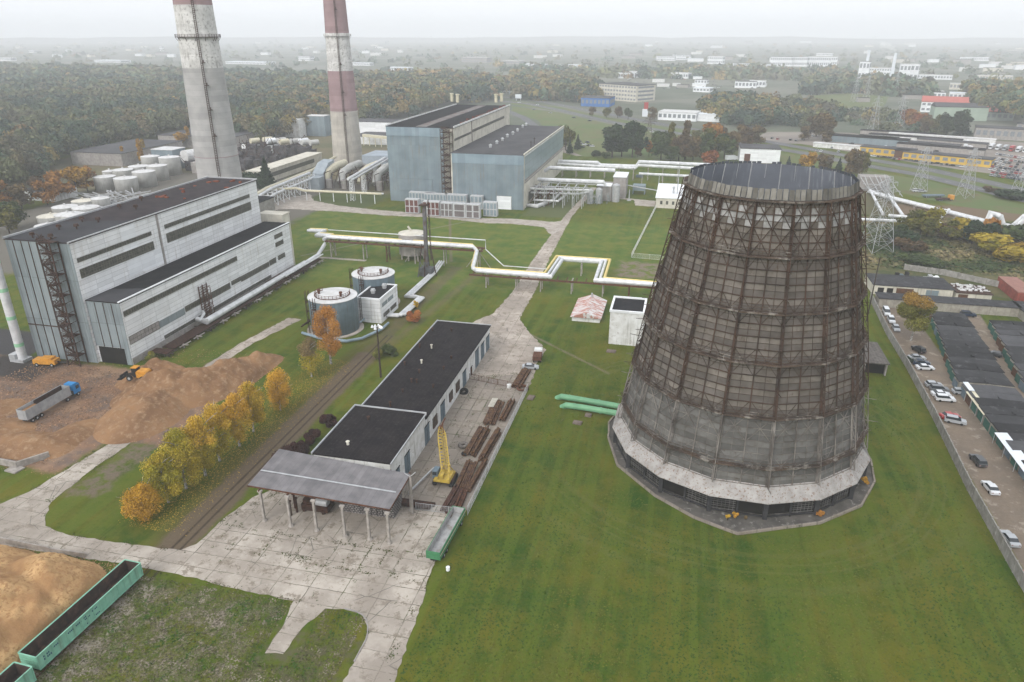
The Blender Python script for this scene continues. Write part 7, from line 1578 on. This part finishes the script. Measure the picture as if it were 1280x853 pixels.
# ================================================================== FAR BUILDINGS
FW = mat('far_windows', (.16,.18,.2), (.22,.24,.26), 1)
def block(name, label, cat, u, v, wd, dp, h, wm='white_new', rm='roof_grey', rz=0., rows=0, u1=None, group=None):
    x, y = at(u, v); t = thing(name, label, cat, (x,y,0), rz=rz, local=True, group=group)
    wb = MB(); wb.box(0,0,0,wd,dp,h); wb.build('wall', M[wm] if isinstance(wm,str) else wm, t, world=False)
    rb = MB(); rb.box(-.3,-.3,h,wd+.3,dp+.3,h+.6); rb.build('roof', M[rm] if isinstance(rm,str) else rm, t, world=False)
    for i in range(rows):
        b = MB(); z0 = h*(i+.35)/rows
        n = max(2,int(wd/5))
        for j in range(n): b.box(wd*(j+.18)/n,-.12,z0,wd*(j+.82)/n,-.04,z0+h/rows*.45)
        b.box(wd+.04,dp*.1,z0,wd+.12,dp*.9,z0+h/rows*.45); b.build('window', FW, t, world=False)
    return t
block('office_block', 'long cream office block with grey fins, beyond the highway', 'office building', 748, 124, 66, 40, 20, 'pale_wall', 'roof_grey', -.62, 4)
block('sales_hall', 'low bright blue hall left of the long office block', 'hall', 726, 133, 36, 34, 10, mat('bright_blue_hall', (.05,.16,.42), (.04,.13,.35), .2), 'roof_grey', -.1, 1)
block('sales_hall', 'dark blue grey hall at the left end of the highway', 'hall', 636, 118, 60, 30, 9, 'blue_panel', 'roof_dark', -.1, 1)
block('showroom', 'low white showroom with tall glass bays by the highway', 'showroom', 822, 150, 40, 26, 8, 'white_new', 'tank_roof', -.2, 1); block('showroom', 'low white flat roofed wing right of the showroom', 'showroom', 860, 151, 32, 26, 7, 'white_new', 'bright_white', -.25)
SHP = block('shop_building', 'white walled shop with a grey pitched roof just above the far rim of the tower', 'shop', 924, 203, 27, 22, 9.5, 'white_new', 'roof_grey', -.0)
b = MB(); b.box(3,-.5,0,7,-.05,6); b.build('entrance', M['rust'], SHP, world=False)
def lorry(label, u, v, rz, cab='white', box='white', grp=None, L_=9, z=0):
    x, y = at(u, v); t = thing('lorry', label, 'truck', (x,y,z), rz=rz, local=True, group=grp)
    b = MB(); b.box(-1.25,-L_/2,.9,1.25,L_/2-2.3,3.9); b.build('cargo_box', paint(box,PC[box]), t, world=False); b = MB(); b.box(-1.2,L_/2-2.1,.5,1.2,L_/2,3.1); b.build('cab', paint(cab,PC[cab]), t, world=False)
    b = MB(); b.box(-1.1,L_/2+.01,1.7,1.1,L_/2+.05,2.8); b.build('window', M['glass'], t, world=False)
    b = MB()
    for s in (-1,1):
        for yy in (-L_/2+1.5,L_/2-1.2): b.tube([(s*1.0,yy,.5),(s*1.28,yy,.5)],.5,8)
    b.build('wheel', M['black'], t, world=False); return t
lorry('white lorry parked left of the shop above the tower rim', 914, 201, -1.0)
# yellow and blue car yards, right
block('car_workshop', 'long yellow walled car workshop with dark doors by the highway', 'workshop', 1074, 192, 37, 12, 5, mat('yellow_wall', (.6,.4,.07), (.5,.33,.06), .2), 'roof_grey', -.45, 1)
block('car_workshop', 'second yellow workshop wing with open garage bays, right', 'workshop', 1127, 199, 56, 12, 5, mat('yellow_wall_right', (.6,.4,.07), (.5,.33,.06), .2), 'roof_grey', -.5, 1)
block('car_workshop', 'short dark red front between the two yellow workshop wings', 'workshop', 1117, 197, 9, 10, 5, BRN, 'roof_dark', -.45)
for i, (u, v, wd, dp, h, wm, rm, rz, lab) in enumerate(((1016,184,52,6,3,'white_plaster','tank_roof',-.42,'long low pale shed roof at the left of the car yards'),(1035,177,60,13,5,'blue_panel','roof_dark',-.4,'blue walled shed behind the long pale one'),(1068,179,30,16,5,mat('blue_fence_wall', (.06,.15,.33), (.05,.12,.27), .3),'roof_dark',-.42,'bright blue hoarding shed in the car yards'),(1085,174,70,9,4,'white_plaster','roof_dark',-.4,'long dark shed row in the middle of the car yards'),(1095,181,60,8,4,'concrete_wall','roof_grey',-.45,'grey shed row behind the yellow workshop'),(1120,186,60,9,4,'concrete_wall','roof_dark',-.45,'dark shed row behind the right yellow wing'),(1110,172,80,6,3.5,'white_plaster','tank_roof',-.35,'pale thin shed roof at the back of the car yards'),(1145,180,50,9,4,'concrete_wall','roof_grey',-.5,'grey shed row at the right of the car yards'),(1075,168,60,6,3.5,'concrete_wall','roof_dark',-.3,'dark thin shed at the back left of the car yards'))):
    block('yard_shed', lab, 'shed', u, v, wd, dp, h, wm, rm, rz)
block('warehouse', 'long grey warehouse behind the row of white trucks', 'warehouse', 1217, 173, 90, 18, 9, 'concrete_wall', 'roof_grey', -.28, 1)
FA = block('factory', 'pale green factory wall with a dark pitched roof and a red end, right', 'factory building', 1166, 150, 50, 20, 13, mat('pale_green_wall', (.33,.4,.33), (.27,.34,.28), .1), 'roof_grey', -.05, 0)
RRF = mat('faded_red_roof', (.42,.13,.11), (.36,.12,.1), .2)
def gable(par, x0, x1, y0, y1, z0, z1, m): b = MB(); b.extrude_x([(y0,z0),((y0+y1)/2,z1),(y1,z0)], x0, x1); return b.build('pitched_roof', m, par, world=False)
gable(FA, 0, 40, -.5, 20.5, 13.7, 17, M['roof_grey'])
t = block('factory', 'lower green grey factory wing with a red roof patch', 'factory building', 1195, 149, 52, 34, 8, mat('grey_green_wall', (.3,.34,.31), (.25,.29,.27), .1), 'roof_grey', -.15, 1); gable(t, 26, 52.4, -.5, 34.5, 8.6, 13, RRF)
t = block('school_building', 'white three storey building with a red roof beyond the orange tree row', 'building', 1150, 140, 46, 26, 11, 'white_new', RRF, -.25, 2); gable(t, -.6, 46.6, -.6, 26.6, 11.6, 17, RRF)
t = block('red_roof_annex', 'smaller red roofed annex right of the white three storey building', 'building', 1186, 139, 24, 20, 7, 'white_new', RRF, -.25, 1); gable(t, -.4, 24.4, -.4, 20.4, 7.6, 11, RRF)
for i in range(10):
    u, v = 1222+i*8.5, 184.5+i*.9; c_ = ['white','white','white','white','silver','red','white','white','white','white'][i]
    lorry(ORD[i]+' truck from the left in the long row before the grey warehouse, '+c_, u, v, 2.6, c_, c_, 'trucks in a row before the grey warehouse', 10)
for i, (u, v) in enumerate(((1198,180),(1202,184),(1207,182),(1206,187),(1212,189),(1217,193),(1210,193))): lorry(ORD[i]+' van from the top in the loose bunch left of the row of trucks', u, v, 2.0+.3*i, ['white','silver','white','white','red','white','silver'][i], 'white', 'vans in a loose bunch', 7)
# cars of the crowded lots: copies of a small one-mesh car per colour
def small_car(nm, c_):
    b = MB(); b.extrude_x([(-2.1,.3),(-2.15,.85),(1.1,.95),(2.1,.75),(2.1,.3)],-.88,.88); b.mi = 1; b.extrude_x([(-1.9,.9),(-1.5,1.4),(.3,1.4),(1.2,.9)],-.78,.78); b.mi = 0; b.box(-.7,-1.45,1.4,.7,.3,1.46)
    me_o = b.build('parked_car', [paint(c_,PC[c_]), M['glass']]); return me_o
PROTO = {c_: small_car(c_, c_) for c_ in ('white','silver','grey','black','dark blue','red')}
used = set()
def lot_car(u, v, rz, where, grp, c_=None):
    c_ = c_ or random.choice(['white','silver','silver','grey','grey','black','black','dark blue','red','white']); x, y = at(u, v)
    o = PROTO[c_] if c_ not in used else PROTO[c_].copy()
    if c_ in used: COL.objects.link(o)
    used.add(c_); o.location = (x,y,.16); o.rotation_euler = (0,0,rz); tag(o, c_+' car '+where, 'car', grp); return o
for r_ in range(7):
    for i in range(15):
        u, v = 1243+i*5.2-r_*2.5+random.uniform(-.5,.5), 199+r_*3.6+i*.75-(r_*.3)
        if u < 1237 or random.random() < .1: continue
        lot_car(u, v, -.5+random.uniform(-.08,.08), 'in the crowded lot by the highway at the right edge', 'cars in the crowded lot at the right edge')
for i in range(9): lot_car(1246+i*4.6, 194+i*.7, -.5, 'in the sparse front row behind the crowded lot', 'cars in the sparse front row behind the lot', 'white' if i % 3 == 0 else None)
for i in range(34): lot_car(1063+random.uniform(0,130), 0, 0, '', '') if 0 else None
for k in range(5):
    for i in range(12):
        if random.random() < .25: continue
        u = 1040+i*13+k*4+random.uniform(-2,2); v = 169+(u-1040)*.085+k*3.4+random.uniform(-.4,.4); lot_car(u, v, -.4+random.choice((0,1.57)), 'among the sheds of the car yards', 'cars among the sheds of the car yards')
for i in range(20): u = 1078+i*6.6; lot_car(u, 194.5+(u-1078)*.118+random.uniform(0,.8), -.4+random.choice((0,1.4)), 'before the yellow workshops', 'cars before the yellow workshops')
for i, (u, v) in enumerate(((988,176),(995,177),(1021,189),(1026,190),(1048,191),(1010,172),(1015,171),(965,174),(972,175),(1060,186),(1003,175),(1040,186))): lot_car(u, v, -.4, 'on the dusty lot above the tower', 'cars on the dusty lot above the tower')
for i, (u, v) in enumerate(((726,181),(731,182),(736,183),(728,185),(724,178),(734,179),(740,184),(722,184))): lot_car(u, v, 1.0, 'in the small car park left of the dark trees', 'cars in the small car park left of the dark trees')
for i, (u, v, c_, lab) in enumerate(((649,129,'white','white car at the left end of the far carriageway'),(672,132,'white','white car on the far carriageway above the plant hall'),(667,138,'grey','grey car on the near carriageway by the slip road'),(688,142,'silver','silver car on the near carriageway behind the hall corner'),(717,148,'dark blue','dark car on the near carriageway left of the dark trees'),(737,152,'dark blue','dark blue car on the highway above the dark trees'),(815,166,'white','white car on the highway behind the slim dark pylon'),(1022,200,'white','white car on the highway above the far rim of the tower'),(951,178,'black','dark car on the slip road above the shop roof'),(700,125,'white','white car parked left of the blue hall'),(711,126,'silver','silver car parked left of the blue hall'))):
    o = lot_car(u, v, 1.1 if u < 900 else 1.0, 'x', 'cars on the highway', c_); o['label'] = lab
# hazy town
x, y = at(648,126); b = MB(); b.box(-4,-2,3,4,2,8); b.beam((-3,0,0),(-3,0,3),.5); b.beam((3,0,0),(3,0,3),.5); o = b.build('billboard', M['bright_white']); o.location = (x,y,0); tag(o, 'white roadside billboard at the left end of the highway', 'billboard')
t = thing('banner_sign', 'tall red and white banner sign below the office block', 'sign', (*at(806,146),0), local=True); b = MB(); b.box(-3,-.5,0,3,.5,8); b.build('white_part', M['bright_white'], t, world=False); b = MB(); b.box(-1.5,-.6,8,3,.5,15); b.build('red_part', paint('red',PC['red']), t, world=False)
for i, (u, lab) in enumerate(((1080,'left thin white stack in the haze, with a pale building at its foot'),(1113,'right thin white stack in the haze, with a wisp of smoke'))):
    x, y = at(u, 100 if i == 0 else 102.5); t = thing('white_stack', lab, 'chimney', (x,y,0), local=True, group='two thin white stacks'); b = MB(); b.cyl(0,0,0,54-i*4,3.4,2.6,12); b.build('shaft', M['bright_white'], t, world=False)
SMK = [(1152,70)]
sm = bpy.data.materials.new('steam'); sm.use_nodes = True; s_nt = sm.node_tree; s_nt.nodes.clear(); sv = s_nt.nodes.new('ShaderNodeVolumePrincipled'); sv.inputs['Density'].default_value = .05; sv.inputs['Color'].default_value = (1,1,1,1); so_ = s_nt.nodes.new('ShaderNodeOutputMaterial'); s_nt.links.new(sv.outputs[0], so_.inputs['Volume'])
x, y = at(1113,102.5); b = MB(); 
for k, (dx, dz, r) in enumerate(((-2,54,4),(-8,58,6),(-16,61,8),(-24,63,9))): b.tube([(x+dx-r*.6,y,dz),(x+dx,y,dz+1),(x+dx+r*.6,y,dz)],r*.6,10)
tag(b.build('steam_plume', M['bright_white'] if 0 else sm), 'small plume of white steam leaving the right thin white stack', 'steam', kind='stuff')
FB = [('housing_block',760,73,'pale apartment block farthest left in the hazy town','x',46,14,14,0),]
towns = [
 (0,76,60,20,9,'pale hall at the left edge beyond the forest'),(36,66,40,20,10,'small white hall in the haze near the left edge'),(118,78,110,40,6,'broad pale greenhouse roofs beyond the forest left of the nearer chimney'),(282,80,150,40,6,'long pale greenhouse roofs beyond the forest right of the nearer chimney'),(200,64,14,14,22,'single pale tower house in the haze above the greenhouses'),
 (373,76,50,24,14,'white hall with a dark end between the chimneys'),(440,82,60,20,7,'pale roofs just right of the farther chimney'),(486,88,60,20,7,'low pale roofs in the forest gap right of the farther chimney'),(577,78,90,30,14,'brown grey hall with a pale roof above the wood behind the plant hall'),(627,80,60,30,8,'pale hall far right of the brown grey hall'),
 (574,104,26,16,10,'small pink walled house with a white roof behind the plant hall'),(612,114,34,14,9,'white framed bus station like hall right behind the plant hall roof'),
 (770,98,30,20,10,'white roofed hall behind the office block, left'),(786,97,34,22,11,'white domed hall behind the office block, right'),(838,98,36,22,10,'pale arched hall right of the office block'),(868,105,22,14,7,'small bright white hall in the middle of the hazy town'),(918,110,34,12,10,'white row house left part, in the middle right of the hazy town'),(936,109,26,12,10,'white row house right part, in the middle right of the hazy town'),(866,115,26,18,6,'reddish shed roofs below the small bright white hall'),
 (820,76,60,16,14,'pale slab block at the left of the hazy town skyline'),(840,75,60,16,16,'whiter slab block second from the left of the hazy town skyline'),(884,80,44,24,20,'white block with a dark end in the hazy town'),(912,82,60,20,6,'flat pale roof right of the white block with a dark end'),(936,84,60,20,6,'farther flat pale roof in the haze, right'),
 (860,52,90,30,18,'faint pale blocks on the skyline, left'),(888,60,80,30,14,'faint pale hall on the skyline, centre'),(930,56,60,20,26,'faint tower house on the skyline'),(1000,54,90,20,16,'faint pale row on the skyline above the white slabs'),(1130,56,80,20,12,'bright faint hall on the skyline right'),
 (962,83,56,16,24,'first of the four white slab blocks in the haze'),(981,83,56,16,24,'second of the four white slab blocks in the haze'),(1004,83,66,16,24,'third of the four white slab blocks in the haze'),(1028,82,36,16,22,'last and smallest of the four white slab blocks in the haze'),
 (1071,101,18,18,34,'grey white plant block at the foot of the left white stack'),(1122,102,18,18,30,'dark and white plant block right of the right white stack'),(1135,102,14,16,30,'slim pale plant block farthest right by the stacks'),(1085,94,50,20,14,'pale halls between the two white stacks'),(1146,99,60,14,8,'row of small white storage bins right of the stacks'),
 (1200,76,80,20,10,'white flat roofed hall in the haze at the upper right'),(1220,100,60,16,8,'grey house group in the trees at the right'),(1262,112,120,16,8,'long dark roofed railway shed at the right edge'),(1186,112,60,12,9,'dark long shed left of the railway shed'),(1160,124,20,10,9,'small white house with dark gaps above the red roofs, left'),(1185,126,30,14,10,'white and grey house right above the red roofs'),
 (940,136,40,22,8,'white roofed yard hall behind the trees above the tower'),(1270,162,90,10,5,'low grey shed roof behind the grey warehouse'),(1020,70,60,20,10,'faint hall right of the white slabs'),(700,84,70,20,6,'faint pale strip roofs left of the office block'),(656,83,60,20,6,'faint long pale roof above the blue grey hall')]
for i, (u, v, wd, dp, h, lab) in enumerate(towns):
    k = random.random(); wm = 'white_new' if 'white' in lab or 'pale' in lab else ('pale_wall' if k < .5 else 'concrete_wall'); rm = 'bright_white' if 'roof' in lab and ('pale' in lab or 'white' in lab) else ('tank_roof' if k < .6 else 'roof_grey')
    if 'dark' in lab and 'roof' in lab: rm = 'roof_dark'
    if 'brown' in lab: wm = 'concrete_wall'; rm = 'tank_roof'
    block('town_building' if h > 9 else 'hall', lab, 'building', u, v, wd*(1.0), dp, h, wm, rm, -.25+random.uniform(-.1,.1), 2 if h > 12 else 1)
small = {}
for k_, (wm, rm) in enumerate((('white_new','bright_white'),('pale_wall','roof_grey'),('white_plaster','tank_roof'),('concrete_wall','roof_dark'))):
    small[k_] = ['small white roofed hall','small cream house with a grey roof','small pale house with a pale roof','small grey dark roofed shed'][k_], None, wm, rm
for i in range(110):
    k_ = random.randrange(4); lab, src, wm, rm = small[k_]
    if i % 3 == 0: u, v = random.uniform(0,560), random.uniform(52,72)
    elif i % 3 == 1: u, v = random.uniform(640,1280), random.uniform(50,80)
    else: u, v = random.choice(((random.uniform(770,960),random.uniform(94,112)),(random.uniform(1140,1275),random.uniform(78,110)),(random.uniform(1060,1200),random.uniform(104,128)),(random.uniform(930,1000),random.uniform(132,150))))
    lab2 = lab+' among others in the hazy town, '+('left' if u < 560 else 'centre' if u < 1000 else 'right')
    sc = .5 if v > 92 else 1.0
    if src is None:
        src = block('small_building', lab2, 'building', u, v, 34, 18, 9, wm, rm, random.uniform(-.5,.2), 0, group='small buildings of the hazy town'); small[k_] = lab, src, wm, rm
    else: src = copy_tree(src, (*at(u,v),0), random.uniform(-.5,.2), lab2)
    src.scale = (sc*random.uniform(.7,1.5),sc,sc*random.uniform(.8,1.2))
for i in range(70): lot_car(random.uniform(775,955), random.uniform(97,112), random.uniform(0,3), 'in the yards between the hazy halls', 'cars in the yards between the hazy halls')
# low hazy hills on the horizon
b = MB(); hp = []
for i in range(120):
    a = R(20+i*1.35); d = 8000+200*sin(i*.7); x, y = d*cos(a), d*sin(a); z = 40+28*mnoise.noise(Vector((i*.13,2,0)))+14*mnoise.noise(Vector((i*.5,9,0))); hp.append((x,y,max(8,z)))
for p, q in zip(hp, hp[1:]): b.face([(q[0]*.93,q[1]*.93,-2),(p[0]*.93,p[1]*.93,-2),p,q]); b.face([p,(p[0]*1.06,p[1]*1.06,-2),(q[0]*1.06,q[1]*1.06,-2),q])
structure('hills', b, mat('hazy_wooded_hills', (.09,.1,.09), (.12,.12,.1), .004, coord='World'))
# ================================================================== GROUND LITTER
def litter(name, label, cat, X, Y, S, CO, z=.04):
    n = len(X); C = np.stack([X, Y, np.full(n, z)+S*.12], 1)
    me = leaf_mesh(name, C, S, CO, np.tile(np.array([0,0,1.6]), (n,1))); o = bpy.data.objects.new(name, me); COL.objects.link(o)
    return tag(o, label, cat, kind='stuff')
n = 90000; X = rng.uniform(-33,61,n); Y = 56+(rng.uniform(0,1,n)**1.35)*150
keep = (np.hypot(X-16.8,Y-146.7) > 31) & (X < 60+(Y-60)*.028) & (X > -33)
X, Y = X[keep], Y[keep]; n = len(X)
f = np.array([mnoise.noise(Vector((x*.05,y*.05,1)))+.6*mnoise.noise(Vector((x*.3,y*.3,4))) for x, y in zip(X,Y)])[:,None]
base = np.where(f > .12, np.array([[.085,.095,.012]]), np.where(f < -.1, np.array([[.034,.07,.008]]), np.array([[.045,.08,.009]])))
litter('lawn_grass', 'grass tufts of the big lawn around the cooling tower', 'grass', X, Y, rng.uniform(.1,.3,n), base*rng.uniform(.8,1.25,(n,1)), .0)
n = 26000; X = rng.uniform(-91,-41,n); Y = rng.uniform(56,81,n); keep = ((X < -54.5) | (X < -42)) & ~((X > -55) & (X < -49.5) & (Y > 69)); X, Y = X[keep], Y[keep]; n = len(X)
f = np.array([mnoise.noise(Vector((x*.25,y*.25,1)))+.7*mnoise.noise(Vector((x*.9,y*.9,4))) for x, y in zip(X,Y)])
pal3 = np.array([[.035,.075,.01],[.07,.085,.02],[.11,.1,.05],[.2,.175,.13],[.06,.055,.03]]); idx = np.clip(((f+.75)*2.6).astype(int),0,3); idx = np.where(rng.uniform(0,1,n) < .15, 4, idx)
litter('rough_grass', 'rubble, dry stalks and grass tufts beside the mint green wagon', 'rough grass', X, Y, rng.uniform(.08,.3,n), pal3[idx]*rng.uniform(.7,1.3,(n,1)), .0)
n = 9000; T_ = rng.uniform(92,170,n); X = -90.5+rng.normal(size=n)*3.0; Y = T_; keep = (X < -79.5) & (Y > 91); X, Y = X[keep], Y[keep]; n = len(X)
litter('fallen_leaves', 'fallen yellow leaves scattered in the grass under the birch row', 'leaves', X, Y, rng.uniform(.08,.2,n), np.array([[.4,.26,.04]])*rng.uniform(.4,1.2,(n,1)), .0)
# weeds in the slab joints and along the edges of the yard
pts = []
def line_w(x0, y0, x1, y1, k, wd): 
    for _ in range(int(k*.55)):
        t = rng.uniform(); 
        if mnoise.noise(Vector((x0+(x1-x0)*t, y0+(y1-y0)*t, 8))*.35) > -.05: pts.append((x0+(x1-x0)*t+rng.normal()*wd, y0+(y1-y0)*t+rng.normal()*wd))
for x in np.arange(-76,-36,3.1): line_w(x, 90, x, 98, 90, .12)
line_w(-78,96.5,-36,96.2,700,.2); line_w(-74,90.3,-37,90,500,.2); line_w(-64,91.5,-58,91,350,.35); line_w(-35.6,70,-35.4,110,900,.4); line_w(-40.8,45,-40.8,78,300,.3); line_w(-104,82.6,-54,81.4,900,.3)
line_w(-79,97,-72,110,500,.35); line_w(-103,87.4,-80,88,600,.3); line_w(-50,167,-34,174.5,900,.5); line_w(-44,113,-44,160,900,.3); line_w(-47,113,-47,160,600,.25); line_w(-42,120,-36,165,500,.8)
for y in np.arange(114,166,6): line_w(-50,y,-36,y+.5,140,.2)
line_w(-115.4,95,-115.2,119,500,.35); line_w(-122,97,-119.9,118,400,.3); line_w(-72.2,112,-72,185,900,.4)
P_ = np.array(pts); n = len(P_)
litter('joint_weeds', 'weeds and moss growing in the joints and along the edges of the slabs', 'weeds', P_[:,0], P_[:,1], rng.uniform(.06,.24,n), np.where(rng.uniform(0,1,(n,1)) < .6, np.array([[.045,.065,.012]]), np.array([[.1,.085,.04]]))*rng.uniform(.6,1.3,(n,1)), .06)
# chips spilt round the heaps
n = 16000; X = np.concatenate([rng.uniform(-160,-104,n//2), rng.uniform(-118,-87,n//2)]); Y = np.concatenate([rng.uniform(102,168,n//2), rng.uniform(70,82.4,n//2)])
keep = ~((Y < 118) & (X > -121) & (Y > 83)); X, Y = X[keep], Y[keep]; n = len(X)
litter('spilt_chips', 'loose wood chips spilt round the foot of the heaps', 'wood chips', X, Y, rng.uniform(.06,.25,n), np.array([[.3,.18,.1]])*rng.uniform(.4,1.4,(n,1)), .0)
n = 26000; X = rng.uniform(66,175,n); Y = rng.uniform(270,392,n); keep = (Y > 298) | (X > 125); X, Y = X[keep], Y[keep]; n = len(X)
f = np.array([mnoise.noise(Vector((x*.05,y*.05,1)))+.5*mnoise.noise(Vector((x*.2,y*.2,4))) for x, y in zip(X,Y)])
pal4 = np.array([[.035,.055,.02],[.06,.075,.025],[.13,.115,.05],[.19,.155,.08]]); idx = np.clip(((f+.6)*3.2).astype(int),0,3)
litter('rough_grass', 'tussocks and dry grass on the rough field right of the tower', 'rough grass', X, Y, rng.uniform(.4,1.3,n), pal4[idx]*rng.uniform(.7,1.3,(n,1)), .0)
n = 14000; X = rng.uniform(-172,-126,n); Y = rng.uniform(106,150,n); keep = ~((np.abs(X+145.3) < 1.6) & (np.abs(Y-127.6) < 9)); X, Y = X[keep], Y[keep]; n = len(X)
litter('spilt_chips', 'trodden wood chips covering the yard round the blue cab truck', 'wood chips', X, Y, rng.uniform(.08,.35,n), np.array([[.26,.155,.09]])*rng.uniform(.3,1.4,(n,1)), .0)
